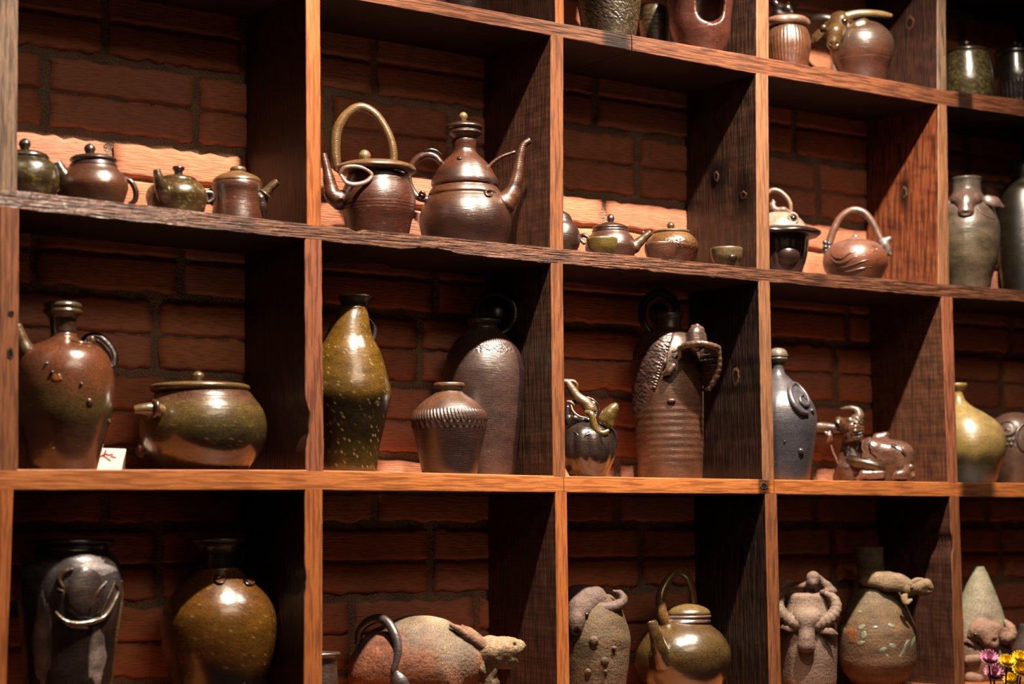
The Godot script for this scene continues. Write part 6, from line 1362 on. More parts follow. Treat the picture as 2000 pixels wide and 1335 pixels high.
	blob(t, "eye", [[-0.0376, 0.1318, 0.0547, 0.0041, -0.0376, 0.1318, 0.0547, 0.0041]], M.gloss, G.black_brown, 0.002, 0.0018, [], 0)
	blob(t, "eye", [[-0.024, 0.1327, 0.0441, 0.0035, -0.024, 0.1327, 0.0441, 0.0035]], M.gloss, G.black_brown, 0.002, 0.0018, [], 0)
	blob(t, "eye", [[-0.0736, 0.1323, 0.0385, 0.0032, -0.0736, 0.1323, 0.0385, 0.0032]], M.gloss, G.black_brown, 0.002, 0.0018, [], 0)
	tube(t, "horn", [-0.0359, 0.1389, 0.0323, 0.014, -0.0283, 0.1492, 0.0323, 0.0125, -0.031, 0.1595, 0.0316, 0.01, -0.0425, 0.1661, 0.0309, 0.0073, -0.0557, 0.1668, 0.0301, 0.0053, -0.0675, 0.1661, 0.0294, 0.0021], M.satin, G.horn_grey)
	tube(t, "ear", [-0.0673, 0.1198, 0.0235, 0.0088, -0.0819, 0.1227, 0.022, 0.0118, -0.1039, 0.1257, 0.0191, 0.0129, -0.1273, 0.1286, 0.0162, 0.0135, -0.1346, 0.1293, 0.0147, 0.0088], M.gloss, G.beast_dark, false, 0.7, 0)
	blob(t, "ear_lobe", [[-0.1042, 0.1139, 0.0338, 0.0035, -0.0941, 0.1051, 0.0353, 0.0044], [-0.0941, 0.1051, 0.0353, 0.0044, -0.0989, 0.0933, 0.0323, 0.0038], [-0.0939, 0.1139, 0.0338, 0.0038, -0.09, 0.0962, 0.0309, 0.0035]], M.gloss, G.ash_pink, 0.004, 0.0026, [], 0)
	tube(t, "beard", [-0.0917, 0.0859, 0.025, 0.0021, -0.0877, 0.0698, 0.0264, 0.0024, -0.0815, 0.0551, 0.0279, 0.0026, -0.0774, 0.0425, 0.0294, 0.0015], M.gloss, G.ash_pink)
	tube(t, "hair_groove", [-0.0195, 0.0933, 0.0455, 0.0018, -0.0229, 0.0756, 0.05, 0.0018, -0.016, 0.0609, 0.0522, 0.0018], M.gloss, G.beast_brown)
	tube(t, "hair_groove", [-0.0061, 0.0992, 0.0441, 0.0018, -0.0022, 0.0815, 0.05, 0.0018, 0.0092, 0.0698, 0.0485, 0.0018], M.gloss, G.beast_brown)
	tube(t, "hair_groove", [0.042, 0.0845, 0.0353, 0.0018, 0.0594, 0.0786, 0.0441, 0.0018, 0.0723, 0.0639, 0.0426, 0.0018], M.gloss, G.beast_brown)
	t = thing("gourd_vase", "yellow ochre gourd vase with a thin neck and flat lip, at the right", "vase", Vector3(1.8327, 1.4846, -0.085), -0.8462)
	pr = [0, 0.0531, 0, 0.0408, 0.0684, 0, 0.0707, 0.079, 0, 0.0972, 0.0816, 0, 0.1238, 0.0763, 0, 0.147, 0.0631, -0.004, 0.1669, 0.0431, -0.0119, 0.1835, 0.0239, -0.0199, 0.2002, 0.0133, -0.0239, 0.2161, 0.0119, -0.0249, 0.2247, 0.0186, -0.0249, 0.2294, 0.0219, -0.0249, 0.2347, 0.0219, -0.0249]
	lathe(t, "body", pr, M.satin, G.gourd_yellow, 0.004, [], 0.0012, 96, 0)
	t = thing("gourd_jar", "brown clay gourd with a spiral eyed face in relief, cut by the right edge", "jar", Vector3(2.0245, 1.4846, -0.115), -0.8671)
	pr = [0, 0.0471, 0, 0.0344, 0.0563, 0, 0.0652, 0.0615, 0, 0.0993, 0.0638, 0, 0.1266, 0.0621, 0, 0.1437, 0.0574, 0, 0.1574, 0.0471, 0, 0.1683, 0.0307, 0, 0.1738, 0.0137, 0]
	lathe(t, "body", pr, M.satin, G.clay_warm, 0, [], 0.0012, 72, 0)
	tube(t, "face_spiral", [-0.0411, 0.1335, 0.0461, 0.0031, -0.0303, 0.1471, 0.0476, 0.0038, -0.0098, 0.1499, 0.0538, 0.0038, 0.0017, 0.1369, 0.0612, 0.0038, -0.0039, 0.1215, 0.0643, 0.0034, -0.0211, 0.1181, 0.061, 0.0031, -0.0276, 0.1266, 0.0577, 0.0027, -0.0189, 0.1328, 0.0594, 0.0024, -0.0122, 0.1283, 0.0624, 0.0017], M.satin, G.clay_warm)
	tube(t, "face_curl", [0.0208, 0.1437, 0.0555, 0.0031, 0.0065, 0.1266, 0.0638, 0.0038, 0.0057, 0.1027, 0.0654, 0.0038, 0.0152, 0.0822, 0.0628, 0.0034, 0.0254, 0.0788, 0.059, 0.0027], M.satin, G.clay_warm)
	medal(t, "bump", pr, -0.0232, 0.1061, 0.0044, 0.0044, 0, 0.004, M.satin, G.clay_warm, 0, 0)
	medal(t, "bump", pr, -0.0136, 0.1061, 0.0044, 0.0044, 0, 0.004, M.satin, G.clay_warm, 0, 0)
	medal(t, "bump", pr, -0.0041, 0.1061, 0.0044, 0.0044, 0, 0.004, M.satin, G.clay_warm, 0, 0)
	medal(t, "bump", pr, -0.0284, 0.0945, 0.0044, 0.0044, 0, 0.004, M.satin, G.clay_warm, 0, 0)
	medal(t, "bump", pr, -0.0188, 0.0945, 0.0044, 0.0044, 0, 0.004, M.satin, G.clay_warm, 0, 0)
	medal(t, "bump", pr, -0.0093, 0.0945, 0.0044, 0.0044, 0, 0.004, M.satin, G.clay_warm, 0, 0)


func pots_lower_shelf() -> void:
	var t: Node3D
	var pr: Array
	t = thing("jar", "tall dark glossy jar with an applied leaf and bird medallion, bottom left", "jar", Vector3(-0.3905, 1.032, -0.12), -0.4082)
	pr = [0, 0.0612, 0, 0.0525, 0.0667, 0, 0.0947, 0.0729, 0, 0.1675, 0.0801, 0, 0.2223, 0.0862, 0, 0.2552, 0.0884, 0, 0.2881, 0.0851, 0, 0.3045, 0.0784, 0, 0.3127, 0.0706, 0, 0.3209, 0.0645, 0, 0.3286, 0.0695, 0, 0.3324, 0.0756, 0, 0.3363, 0.0745, 0]
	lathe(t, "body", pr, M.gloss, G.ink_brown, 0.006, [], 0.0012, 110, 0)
	medal(t, "medallion", pr, 0.0247, 0.2483, 0.0334, 0.0445, 0, 0.005, M.satin, G.medallion_dark, 0, 0.12)
	medal(t, "painted_sheen_crescent", pr, 0.0436, 0.2922, 0.0417, 0.0172, -0.35, 0.0008, M.satin, G.painted_sheen_pale, 0, 0.15)  # painted reflection of the lamp on the shoulder
	medal(t, "painted_sheen_streak", pr, -0.0439, 0.173, 0.0172, 0.0834, 0, 0.0006, M.satin, G.painted_sheen_streak, 0, 0.25)  # this and the next: lamp sheen painted down the sides
	medal(t, "painted_sheen_streak", pr, 0.0455, 0.1429, 0.0161, 0.0556, 0, 0.0006, M.satin, G.painted_sheen_streak, 0, 0.25)
	tube(t, "leaf_stem", [-0.0179, 0.2119, 0.0861, 0.0028, -0.0067, 0.2026, 0.0867, 0.0039, 0.0128, 0.1982, 0.0855, 0.0044, 0.0378, 0.2009, 0.0778, 0.0044, 0.0572, 0.2086, 0.0655, 0.0039, 0.0736, 0.2333, 0.0494, 0.0033, 0.0803, 0.2524, 0.0397, 0.0028, 0.0731, 0.2661, 0.0507, 0.0022], M.gloss, G.olive_brown)
	tube(t, "leaf_rib", [0.0592, 0.2661, 0.0702, 0.0017, 0.0455, 0.2497, 0.0814, 0.0019, 0.0347, 0.2251, 0.0851, 0.0017], M.gloss, G.rust_olive)
	tube(t, "leaf_rib", [0.0732, 0.2634, 0.0542, 0.0017, 0.0624, 0.2388, 0.0671, 0.0019, 0.0516, 0.2141, 0.074, 0.0017], M.gloss, G.rust_olive)
	tube(t, "bird_wing", [0.0033, 0.2881, 0.088, 0.0033, -0.0091, 0.284, 0.088, 0.005, -0.0173, 0.2716, 0.088, 0.0044, -0.0116, 0.2593, 0.0903, 0.0028], M.gloss, G.olive_brown)
	tube(t, "bird_claw", [-0.0185, 0.2552, 0.0895, 0.0017, -0.0115, 0.2524, 0.0905, 0.0019, -0.01, 0.2442, 0.0901, 0.0011], M.gloss, G.olive_brown)
	tube(t, "edge_ridge", [0.0857, 0.2661, 0.018, 0.0022, 0.0868, 0.2388, 0.0102, 0.0028, 0.0828, 0.2059, 0.0172, 0.0028, 0.0772, 0.1675, 0.0224, 0.0025, 0.0735, 0.1264, 0.0203, 0.0022, 0.0698, 0.0947, 0.0221, 0.0019], M.gloss, G.olive_brown)
	tube(t, "claw", [-0.0222, 0.2182, 0.0858, 0.0014, -0.0123, 0.2059, 0.0865, 0.0025, 0.0017, 0.1949, 0.0861, 0.0022, 0.0296, 0.1908, 0.0802, 0.0017], M.gloss, G.ash_grey)
	t = thing("jar", "round amber brown speckled jar with a ragged dark neck and two ringed studs", "jar", Vector3(-0.1055, 1.032, -0.125), -0.4792)
	pr = [0, 0.0627, 0, 0.0424, 0.0714, 0, 0.0809, 0.0822, 0, 0.1143, 0.0921, 0, 0.1431, 0.0991, 0, 0.1776, 0.1029, 0, 0.2006, 0.1015, 0, 0.2236, 0.0933, 0, 0.2437, 0.0787, 0, 0.261, 0.0618, 0, 0.2748, 0.0437, 0, 0.2823, 0.0356, 0, 0.2852, 0.0344, 0]
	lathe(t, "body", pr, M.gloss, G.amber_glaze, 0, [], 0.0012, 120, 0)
	lathe(t, "neck", [0.284, 0.035, 0, 0.3013, 0.0356, 0, 0.3156, 0.0385, 0, 0.3257, 0.0452, 0, 0.3323, 0.0531, 0, 0.3358, 0.0554, 0], M.gloss, G.black_olive, 0.006, [], 0.007, 72, 0)
	medal(t, "ringed_stud", pr, 0.0016, 0.2662, 0.0111, 0.0087, 0, 0.008, M.gloss, G.amber_glaze, 0.5, 0)
	medal(t, "ringed_stud", pr, 0.0512, 0.2621, 0.0099, 0.0082, 0, 0.008, M.gloss, G.amber_glaze, 0.5, 0)
	t = thing("vase", "grey brown vase with a flared lip, mostly behind the second post, left of the bull", "vase", Vector3(0.0749, 1.032, -0.075), -0.5286)
	pr = [0, 0.0267, 0, 0.043, 0.0314, 0, 0.0764, 0.0303, 0, 0.0986, 0.0292, 0, 0.118, 0.0292, 0, 0.1241, 0.0314, 0, 0.1274, 0.0354, 0, 0.1302, 0.0348, 0]
	lathe(t, "body", pr, M.satin, G.clay_grey, 0.005, [], 0.0012, 72, 0)
	t = thing("bull_figurine", "large speckled grey and pink clay bull with a barrel body, looking right", "figurine", Vector3(0.3054, 1.032, -0.115), -0.5749)
	blob(t, "body", [[-0.0529, 0.0983, 0, 0.0616, -0.0176, 0.1042, 0, 0.0699], [-0.0176, 0.1042, 0, 0.0699, 0.0294, 0.1027, 0, 0.0693], [0.0294, 0.1027, 0, 0.0693, 0.0528, 0.0925, 0, 0.0602], [0.0528, 0.0925, 0, 0.0602, 0.0763, 0.1012, 0, 0.0323], [-0.0764, 0.0751, 0, 0.0411, -0.0529, 0.0838, 0, 0.0528], [0.0763, 0.1042, 0, 0.0264, 0.1116, 0.11, 0.0059, 0.0205]], M.matte, G.bull_clay, 0.05, 0.0042, [], 0.0016)
	tube(t, "white_drip", [-0.0027, 0.1564, 0.0461, 0.0021, -0.0016, 0.1419, 0.0584, 0.0026, -0.0022, 0.1274, 0.0661, 0.0018], M.matte, G.splash_green, false, 1, 0, 8)
	tube(t, "white_drip", [0.0296, 0.1593, 0.0411, 0.0023, 0.0313, 0.1477, 0.0534, 0.0023, 0.0307, 0.1376, 0.0605, 0.0015], M.matte, G.splash_green, false, 1, 0, 8)
	tube(t, "white_drip", [-0.0321, 0.1448, 0.0558, 0.0029, -0.0304, 0.1332, 0.0631, 0.0026, -0.0293, 0.1158, 0.069, 0.0015], M.matte, G.splash_green, false, 1, 0, 8)
	tube(t, "white_drip", [0.0501, 0.1477, 0.044, 0.0018, 0.0518, 0.1303, 0.0564, 0.0021, 0.0535, 0.11, 0.0622, 0.0018], M.matte, G.splash_green, false, 1, 0, 8)
	tube(t, "leg", [-0.0795, 0.0548, 0.0264, 0.0235, -0.0796, 0.0316, 0.0264, 0.0205, -0.0797, 0.0141, 0.0264, 0.0188, -0.0797, -0.0018, 0.0264, 0.0194], M.matte, G.bull_clay)
	tube(t, "leg", [-0.0795, 0.0548, -0.0264, 0.0235, -0.0796, 0.0316, -0.0264, 0.0205, -0.0797, 0.0141, -0.0264, 0.0188, -0.0797, -0.0018, -0.0264, 0.0194], M.matte, G.bull_clay)
	tube(t, "leg", [0.0585, 0.0548, 0.0264, 0.0235, 0.0584, 0.0316, 0.0264, 0.0205, 0.0583, 0.0141, 0.0264, 0.0188, 0.0582, -0.0018, 0.0264, 0.0194], M.matte, G.bull_clay)
	tube(t, "leg", [0.0585, 0.0548, -0.0264, 0.0235, 0.0584, 0.0316, -0.0264, 0.0205, 0.0583, 0.0141, -0.0264, 0.0188, 0.0582, -0.0018, -0.0264, 0.0194], M.matte, G.bull_clay)
	blob(t, "head", [[0.1146, 0.1187, 0.0117, 0.027, 0.141, 0.1245, 0.0147, 0.0252], [0.141, 0.1245, 0.0147, 0.0252, 0.1733, 0.1274, 0.0176, 0.0182], [0.1733, 0.1274, 0.0176, 0.0182, 0.1895, 0.1288, 0.0176, 0.0135], [0.1439, 0.1071, 0.0147, 0.0176, 0.1761, 0.1027, 0.0176, 0.0106], [0.1761, 0.1027, 0.0176, 0.0106, 0.1864, 0.1027, 0.0176, 0.0059], [0.1895, 0.1303, 0.0176, 0.0088, 0.1974, 0.1317, 0.0176, 0.0053], [0.1204, 0.1012, 0.0088, 0.0176, 0.132, 0.0751, 0.0088, 0.0147]], M.matte, G.bone_clay, 0.016, 0.0034, [[0.1797, 0.1143, 0.0176, 0.0088, 0.2114, 0.1158, 0.0176, 0.0117], [0.1851, 0.1346, 0.0329, 0.0035, 0.1851, 0.1346, 0.0311, 0.0035]], 0.0034)
	blob(t, "dewlap", [[0.1292, 0.1012, 0.0176, 0.0106, 0.1437, 0.0635, 0.0176, 0.0117], [0.1437, 0.0635, 0.0176, 0.0117, 0.1318, 0.0316, 0.0147, 0.0176], [0.1527, 0.1071, 0.0264, 0.007, 0.1467, 0.0838, 0.0279, 0.0059]], M.matte, G.bone_clay, 0.01, 0.0026, [], 0.003)
	tube(t, "horn", [0.1366, 0.1216, 0.0279, 0.0135, 0.1205, 0.1361, 0.0323, 0.0129, 0.1, 0.1506, 0.0382, 0.0106, 0.0825, 0.1637, 0.0411, 0.0076, 0.0664, 0.1724, 0.0426, 0.0044], M.matte, G.horn_tan)
	tube(t, "horn", [0.1322, 0.1274, -0.0117, 0.0117, 0.1176, 0.1419, -0.0235, 0.0112, 0.103, 0.1564, -0.0323, 0.0088, 0.0884, 0.1666, -0.0382, 0.0041], M.matte, G.horn_tan)
	tube(t, "ear", [0.1233, 0.1129, 0.0323, 0.0035, 0.1204, 0.1042, 0.0382, 0.0088, 0.1247, 0.0896, 0.0396, 0.007, 0.1291, 0.0838, 0.0382, 0.0023], M.matte, G.bone_clay, false, 0.45, 0)
	tube(t, "tail", [-0.1084, 0.1419, 0.0176, 0.007, -0.1039, 0.1651, 0.0235, 0.0082, -0.0877, 0.1811, 0.0323, 0.0088, -0.0671, 0.1869, 0.044, 0.0088, -0.0525, 0.1797, 0.0558, 0.0088, -0.0394, 0.1593, 0.069, 0.0088, -0.0327, 0.1361, 0.0757, 0.0082, -0.0346, 0.1129, 0.0787, 0.0076, -0.0405, 0.094, 0.0787, 0.007], M.satin, G.tail_grey)
	blob(t, "tail_tuft", [[-0.0397, 0.0925, 0.0769, 0.0076, -0.0295, 0.0722, 0.0734, 0.0153], [-0.0295, 0.0722, 0.0734, 0.0153, -0.0178, 0.0519, 0.0693, 0.0164]], M.satin, G.tail_grey, 0.008, 0.0026, [], 0)
	t = thing("buffalo_jar", "knobbly clay jar topped by a drooping buffalo head with an upcurled horn", "jar", Vector3(0.7312, 1.032, -0.105), -0.6635)
	pr = [0, 0.0491, 0, 0.0053, 0.0529, 0, 0.0423, 0.0573, 0, 0.0768, 0.062, 0, 0.1075, 0.0661, 0, 0.1355, 0.0682, 0, 0.1636, 0.062, 0, 0.1892, 0.0537, 0, 0.2071, 0.0439, 0, 0.2198, 0.031, 0]
	lathe(t, "body", pr, M.matte, G.knobbly_clay, 0, [], 0.004, 96, 0)
	blob(t, "buffalo_head", [[-0.0245, 0.216, 0.0232, 0.0217, -0.0012, 0.2173, 0.0207, 0.0207], [-0.0245, 0.216, 0.0232, 0.0217, -0.0376, 0.1969, 0.0387, 0.0191], [-0.0376, 0.1969, 0.0387, 0.0191, -0.0393, 0.1713, 0.0542, 0.0145], [-0.0393, 0.1713, 0.0542, 0.0145, -0.0395, 0.1534, 0.0581, 0.0129], [-0.0013, 0.2096, 0.0258, 0.0181, 0.0218, 0.1994, 0.0232, 0.0145], [-0.0425, 0.2198, 0.0155, 0.0181, -0.0555, 0.2096, 0.0155, 0.0155], [-0.0184, 0.1892, 0.0439, 0.0103, -0.0092, 0.1969, 0.0387, 0.0103]], M.matte, G.grey_pink, 0.014, 0.0034, [[-0.0396, 0.1458, 0.0676, 0.0067, -0.0396, 0.1496, 0.0645, 0.0062]], 0.0015)
	tube(t, "horn", [-0.0015, 0.193, 0.0361, 0.0134, 0.0217, 0.1938, 0.0349, 0.0129, 0.0424, 0.1989, 0.031, 0.0119, 0.0542, 0.2096, 0.0284, 0.0098, 0.0492, 0.2224, 0.0258, 0.007, 0.0351, 0.2275, 0.0245, 0.0026], M.matte, G.grey_pink, false, 1, 0.03)
	tube(t, "ear", [-0.0043, 0.1815, 0.0426, 0.0041, 0.006, 0.179, 0.0491, 0.0093, 0.0189, 0.1751, 0.0478, 0.0088, 0.0266, 0.1713, 0.0452, 0.0026], M.matte, G.grey_pink, false, 0.4, 0)
	blob(t, "eye", [[-0.0187, 0.1825, 0.0573, 0.0046, -0.0187, 0.1825, 0.0573, 0.0046]], M.gloss, G.black_brown, 0.002, 0.0018, [], 0)
	medal(t, "knob", pr, -0.0055, 0.1317, 0.0098, 0.0098, 0, 0.0065, M.matte, G.knobbly_clay, 0, 0)
	medal(t, "knob", pr, 0.0152, 0.0916, 0.0083, 0.0083, 0, 0.0065, M.matte, G.knobbly_clay, 0, 0)
	medal(t, "knob", pr, -0.0174, 0.0704, 0.0067, 0.0067, 0, 0.0065, M.matte, G.knobbly_clay, 0, 0)
	medal(t, "knob", pr, 0.0336, 0.1164, 0.0046, 0.0046, 0, 0.0065, M.matte, G.knobbly_clay, 0, 0)
	medal(t, "knob", pr, 0.0162, 0.0704, 0.0041, 0.0041, 0, 0.0065, M.matte, G.knobbly_clay, 0, 0)
	t = thing("teapot", "big olive brown teapot with a hooped handle and a thick forward spout", "teapot", Vector3(0.961, 1.032, -0.11), -0.7054)
	pr = [0, 0.0627, 0, 0.0087, 0.0694, 0, 0.0312, 0.0814, 0, 0.051, 0.0923, 0, 0.0721, 0.0993, 0, 0.0932, 0.1006, 0, 0.1117, 0.0955, 0, 0.1329, 0.0822, 0, 0.1487, 0.064, 0, 0.1566, 0.0528, 0, 0.1614, 0.0496, 0]
	lathe(t, "body", pr, M.gloss, G.teapot_olive, 0, [], 0.0012, 110, 0)
	lathe(t, "collar", [0.1561, 0.032, 0.0027, 0.1572, 0.0534, 0.0053, 0.1614, 0.0518, 0.008, 0.1656, 0.0491, 0.0096, 0.1693, 0.0507, 0.0107, 0.1725, 0.0486, 0.0112], M.satin, G.grey_pink, 0, [], 0.0012, 72, 0)
	lathe(t, "lid", [0.1725, 0.0213, 0.0117, 0.1735, 0.047, 0.0117, 0.1772, 0.048, 0.0117, 0.1817, 0.0459, 0.0117, 0.1883, 0.0374, 0.0117, 0.1931, 0.024, 0.0117, 0.1957, 0.0053, 0.0117], M.satin, G.lid_olive, 0, [], 0.0012, 72, 0)
	tube(t, "spout", [-0.0371, 0.08, 0.0774, 0.0229, -0.046, 0.1065, 0.0961, 0.0176, -0.0522, 0.1329, 0.1067, 0.0139, -0.0572, 0.1514, 0.1107, 0.0117, -0.061, 0.164, 0.1121, 0.0101], M.gloss, G.teapot_olive, true, 1, 0)
	tube(t, "handle", [-0.028, 0.1448, 0.032, 0.0112, -0.0362, 0.1646, 0.0347, 0.0117, -0.042, 0.1831, 0.0347, 0.0117, -0.043, 0.2042, 0.032, 0.0112, -0.0383, 0.2253, 0.0267, 0.0101, -0.0262, 0.2465, 0.016, 0.0088, -0.0086, 0.2618, 0.0027, 0.008, 0.0087, 0.2565, -0.0107, 0.008, 0.0203, 0.2332, -0.0213, 0.008, 0.0243, 0.2042, -0.0267, 0.0085, 0.0219, 0.1778, -0.0294, 0.0085], M.gloss, G.handle_gold)
	t = thing("horned_jar", "pale clay jar with ribbed buffalo horns and a small bald figure on top", "jar", Vector3(1.3077, 1.032, -0.1), -0.7659)
	pr = [0, 0.0521, 0, 0.0154, 0.0596, 0, 0.055, 0.0622, 0, 0.0979, 0.0642, 0, 0.138, 0.063, 0, 0.1552, 0.0593, 0, 0.1724, 0.0521, 0, 0.1867, 0.048, 0, 0.201, 0.0468, 0, 0.2061, 0.0457, 0]
	lathe(t, "body", pr, M.matte, G.ash_clay, 0.02, [], 0.002, 96, 0)
	blob(t, "buffalo_face", [[-0.0109, 0.158, 0.0521, 0.0231, 0.0152, 0.158, 0.0521, 0.0231], [0.0004, 0.1466, 0.0578, 0.0191, -0.0008, 0.118, 0.068, 0.0145], [-0.0008, 0.118, 0.068, 0.0145, -0.0021, 0.1022, 0.0723, 0.0145], [-0.0122, 0.1008, 0.0723, 0.0075, 0.008, 0.0979, 0.0723, 0.0075]], M.matte, G.ash_clay, 0.014, 0.0034, [], 0.0018)
	tube(t, "horn", [0.0178, 0.1452, 0.0578, 0.0168, 0.0382, 0.1523, 0.0549, 0.0162, 0.0558, 0.1652, 0.0492, 0.0139, 0.0635, 0.1838, 0.0434, 0.0116, 0.0581, 0.201, 0.0376, 0.0098, 0.0424, 0.2102, 0.0318, 0.0058], M.matte, G.ash_clay, false, 1, 0.09)
	tube(t, "horn", [-0.0169, 0.1466, 0.0578, 0.0168, -0.0369, 0.1552, 0.0549, 0.0156, -0.0525, 0.1695, 0.0492, 0.0133, -0.0579, 0.1867, 0.0434, 0.0104, -0.0518, 0.201, 0.0376, 0.0064], M.matte, G.ash_clay, false, 1, 0.09)
	tube(t, "ear", [0.0232, 0.1294, 0.0578, 0.0035, 0.0377, 0.1323, 0.0636, 0.0081, 0.0521, 0.13, 0.0607, 0.0075, 0.0636, 0.1251, 0.0549, 0.0023], M.matte, G.ash_clay, false, 0.45, 0)
	tube(t, "ear", [-0.023, 0.1323, 0.0578, 0.0035, -0.0374, 0.138, 0.0636, 0.0081, -0.0489, 0.1409, 0.0607, 0.0075, -0.0576, 0.138, 0.0549, 0.0023], M.matte, G.ash_clay, false, 0.45, 0)
	blob(t, "child_figure", [[0.0158, 0.2434, 0.0289, 0.0156, 0.0147, 0.2354, 0.0318, 0.0133], [0.0145, 0.2282, 0.0202, 0.011, 0.0107, 0.2124, 0.0058, 0.0174], [0.0287, 0.2411, 0.0174, 0.0087, 0.0457, 0.2268, 0.0174, 0.0081], [0.0457, 0.2268, 0.0174, 0.0081, 0.057, 0.2147, 0.0202, 0.0075], [0.057, 0.2147, 0.0202, 0.0075, 0.0338, 0.213, 0.0318, 0.0058], [0.0025, 0.2325, 0.0202, 0.0075, -0.0092, 0.2268, 0.026, 0.0049], [-0.0092, 0.2268, 0.026, 0.0049, -0.0266, 0.2259, 0.0289, 0.0038], [0.0155, 0.2325, 0.0434, 0.0035, 0.0154, 0.2302, 0.044, 0.0029]], M.matte, G.ash_clay, 0.008, 0.0026, [], 0.0006)
	tube(t, "raised_arm", [-0.0615, 0.2153, 0.0174, 0.0081, -0.0526, 0.2282, 0.0202, 0.0075, -0.0394, 0.2359, 0.0231, 0.0058, -0.0269, 0.2359, 0.0246, 0.0029], M.matte, G.ash_clay)
	t = thing("jar", "large clay jar splashed with green and white drips, a bull head lying on its shoulder", "jar", Vector3(1.5378, 1.032, -0.115), -0.7993)
	pr = [0, 0.0508, 0, 0.0446, 0.0822, 0, 0.0713, 0.0867, 0, 0.1008, 0.089, 0, 0.1245, 0.0867, 0, 0.1541, 0.0765, 0, 0.1837, 0.0639, 0, 0.2074, 0.0538, 0, 0.2251, 0.0448, -0.0018, 0.2429, 0.0353, -0.0054, 0.2577, 0.0305, -0.009, 0.2843, 0.0311, -0.0125, 0.3035, 0.0323, -0.0134, 0.3074, 0.0335, -0.0134]
	lathe(t, "body", pr, M.matte, G.drip_clay, 0.006, [], 0.002, 110, 0)
	blob(t, "bull_body", [[-0.0255, 0.2325, 0.0448, 0.006, -0.0044, 0.2399, 0.0448, 0.0131], [-0.0044, 0.2399, 0.0448, 0.0131, 0.0284, 0.237, 0.0478, 0.0143], [0.0284, 0.237, 0.0478, 0.0143, 0.0581, 0.2296, 0.0523, 0.0125], [0.0523, 0.237, 0.0508, 0.012, 0.0729, 0.2236, 0.0568, 0.012], [-0.0255, 0.231, 0.0478, 0.0054, 0.022, 0.2222, 0.0553, 0.0078], [0.022, 0.2222, 0.0553, 0.0078, 0.0607, 0.2148, 0.0568, 0.0066]], M.matte, G.bone_clay, 0.014, 0.003, [], 0.001)
	blob(t, "bull_head", [[0.0726, 0.2133, 0.0642, 0.0137, 0.0937, 0.2192, 0.0702, 0.012], [0.0937, 0.2192, 0.0702, 0.012, 0.1103, 0.2266, 0.0732, 0.0102], [0.1103, 0.2266, 0.0732, 0.0102, 0.1176, 0.2192, 0.0732, 0.0078], [0.1144, 0.2103, 0.0717, 0.0066, 0.1023, 0.2074, 0.0702, 0.0072]], M.matte, G.bone_clay, 0.01, 0.0026, [[0.1121, 0.2148, 0.0852, 0.003, 0.1204, 0.2133, 0.0807, 0.0036]], 0.0015)
	tube(t, "horn", [0.0759, 0.2251, 0.0687, 0.0066, 0.0851, 0.234, 0.0702, 0.006, 0.0986, 0.237, 0.0702, 0.0042, 0.109, 0.2346, 0.0702, 0.0018], M.matte, G.bone_clay)
	tube(t, "ear", [0.0694, 0.2059, 0.0732, 0.0024, 0.0617, 0.1985, 0.0762, 0.0078, 0.0659, 0.1881, 0.0771, 0.0078, 0.0765, 0.1926, 0.0771, 0.003], M.matte, G.bone_clay, false, 0.45, 0)
	blob(t, "eye", [[0.0787, 0.2192, 0.0783, 0.0045, 0.0787, 0.2192, 0.0783, 0.0045]], M.gloss, G.black_brown, 0.002, 0.0018, [], 0)
	medal(t, "glaze_splash", pr, 0.0509, 0.0742, 0.0051, 0.0403, -0.55, 0.0014, M.satin, G.splash_green, 0, 0.35)
	medal(t, "glaze_splash", pr, -0.0746, 0.129, 0.006, 0.0125, 0.1, 0.0014, M.satin, G.splash_green, 0, 0.35)
	medal(t, "glaze_splash", pr, -0.0342, 0.1334, 0.009, 0.0054, 0.5, 0.0014, M.satin, G.splash_green, 0, 0.35)
	medal(t, "glaze_splash", pr, -0.0287, 0.1156, 0.0072, 0.009, -0.3, 0.0014, M.satin, G.splash_green, 0, 0.35)
	medal(t, "glaze_splash", pr, -0.0366, 0.0979, 0.0096, 0.0054, 0.3, 0.0014, M.satin, G.splash_green, 0, 0.35)
	medal(t, "glaze_splash", pr, 0.0123, 0.0846, 0.0102, 0.0048, 0.3, 0.0014, M.satin, G.splash_green, 0, 0.35)
	medal(t, "glaze_splash", pr, 0.0334, 0.092, 0.009, 0.006, -0.3, 0.0014, M.satin, G.splash_green, 0, 0.35)
	medal(t, "glaze_splash", pr, 0.0209, 0.0713, 0.0036, 0.0036, 0, 0.0014, M.satin, G.splash_green, 0, 0.35)
	medal(t, "glaze_splash", pr, 0.0317, 0.1364, 0.0078, 0.0042, -0.4, 0.0014, M.satin, G.splash_green, 0, 0.35)
	medal(t, "glaze_splash", pr, -0.0043, 0.1334, 0.0072, 0.0027, 0.1, 0.0014, M.satin, G.splash_green, 0, 0.35)
	medal(t, "glaze_splash", pr, 0.0683, 0.0565, 0.009, 0.0042, 0.7, 0.0014, M.satin, G.splash_green, 0, 0.35)
	medal(t, "glaze_splash", pr, -0.082, 0.1112, 0.0054, 0.0066, 0, 0.0014, M.satin, G.splash_green, 0, 0.35)
	medal(t, "glaze_splash", pr, 0.0785, 0.1008, 0.0042, 0.0179, -0.3, 0.0014, M.satin, G.splash_green, 0, 0.35)
	medal(t, "glaze_splash", pr, -0.0362, 0.1665, 0.0066, 0.0027, 0, 0.0014, M.satin, G.splash_green, 0, 0.35)
	medal(t, "rust_stain", pr, -0.0583, 0.1245, 0.0185, 0.0359, 0.2, 0.0006, M.matte, G.rust_stain, 0, 0.4)
	medal(t, "rust_stain", pr, 0.0114, 0.0505, 0.0048, 0.0388, -0.75, 0.0006, M.matte, G.rust_stain, 0, 0.4)
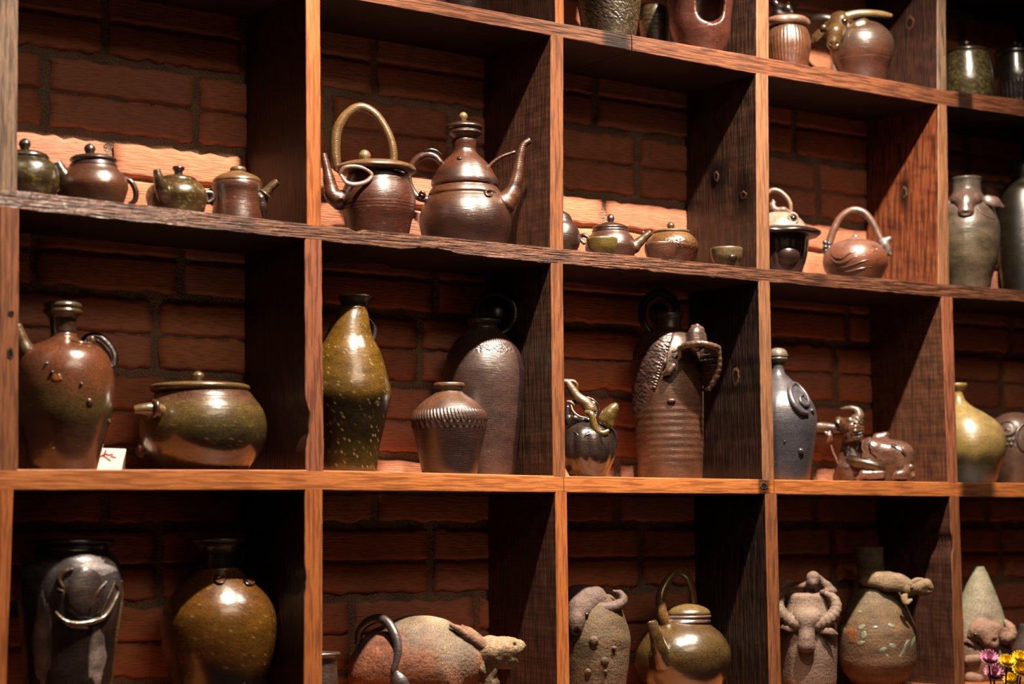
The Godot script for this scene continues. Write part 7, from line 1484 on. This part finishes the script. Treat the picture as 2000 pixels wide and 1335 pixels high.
	t = thing("cone_jar", "pale greenish cone shaped jar above a buffalo face, behind the flowers", "jar", Vector3(1.8397, 1.032, -0.08), -0.848)
	pr = [0, 0.054, 0, 0.0334, 0.0664, 0, 0.0792, 0.0679, 0, 0.1098, 0.0648, 0, 0.1403, 0.0574, 0, 0.1709, 0.0488, 0, 0.2106, 0.0358, 0, 0.2381, 0.0247, 0, 0.2565, 0.0154, 0, 0.2601, 0.0142, 0]
	lathe(t, "body", pr, M.matte, G.pale_green, 0, [], 0.0025, 90, 0)
	blob(t, "buffalo_face", [[0.0031, 0.122, 0.0587, 0.0259, 0.0153, 0.1159, 0.0617, 0.0259], [0.0089, 0.1098, 0.0679, 0.0198, 0.0222, 0.0915, 0.0756, 0.0148], [0.0222, 0.0915, 0.0756, 0.0148, 0.0281, 0.0838, 0.0756, 0.0111], [-0.0127, 0.1098, 0.0648, 0.0136, -0.0191, 0.1037, 0.0633, 0.0105], [0.0369, 0.1159, 0.0556, 0.0154, 0.0521, 0.1098, 0.0463, 0.0136]], M.matte, G.bone_pink, 0.016, 0.0034, [[0.03, 0.093, 0.0926, 0.0056, 0.0346, 0.0945, 0.088, 0.0056]], 0.002)
	tube(t, "horn", [0.0367, 0.1098, 0.0587, 0.0154, 0.0549, 0.0991, 0.0525, 0.0154, 0.0689, 0.1052, 0.0463, 0.0136, 0.0679, 0.122, 0.0417, 0.0105, 0.0576, 0.1358, 0.037, 0.0056], M.matte, G.bone_pink, false, 1, 0.07)
	tube(t, "ear", [-0.038, 0.0915, 0.0587, 0.0031, -0.0256, 0.093, 0.0664, 0.0062, -0.0136, 0.0838, 0.0679, 0.0056, -0.0108, 0.0731, 0.0664, 0.0019], M.matte, G.bone_pink, false, 0.5, 0)
	blob(t, "eye", [[-0.0097, 0.1073, 0.0809, 0.0062, -0.0097, 0.1073, 0.0809, 0.0062]], M.gloss, G.black_brown, 0.002, 0.002, [], 0)
	blob(t, "collar", [[-0.027, 0.0487, 0.0587, 0.0123, -0.0084, 0.0517, 0.0664, 0.0111], [-0.0252, 0.0089, 0.0587, 0.0136, -0.0068, 0.0059, 0.0648, 0.0123]], M.matte, G.bone_pink, 0.01, 0.0026, [], 0)
	t = thing("jar", "grey ribbed jar cut by the right edge behind the flowers", "jar", Vector3(2.059, 1.032, -0.13), -0.8693)
	pr = [0, 0.0287, 0, 0.022, 0.0358, 0, 0.0505, 0.0345, 0, 0.0695, 0.0294, 0, 0.0853, 0.023, 0, 0.1012, 0.0198, 0, 0.117, 0.0192, 0, 0.1208, 0.0185, 0]
	lathe(t, "body", pr, M.matte, G.clay_grey, 0.005, [[0.022, 0.0822, "ribs", 0.0008, 40]], 0.0012, 130, 0)
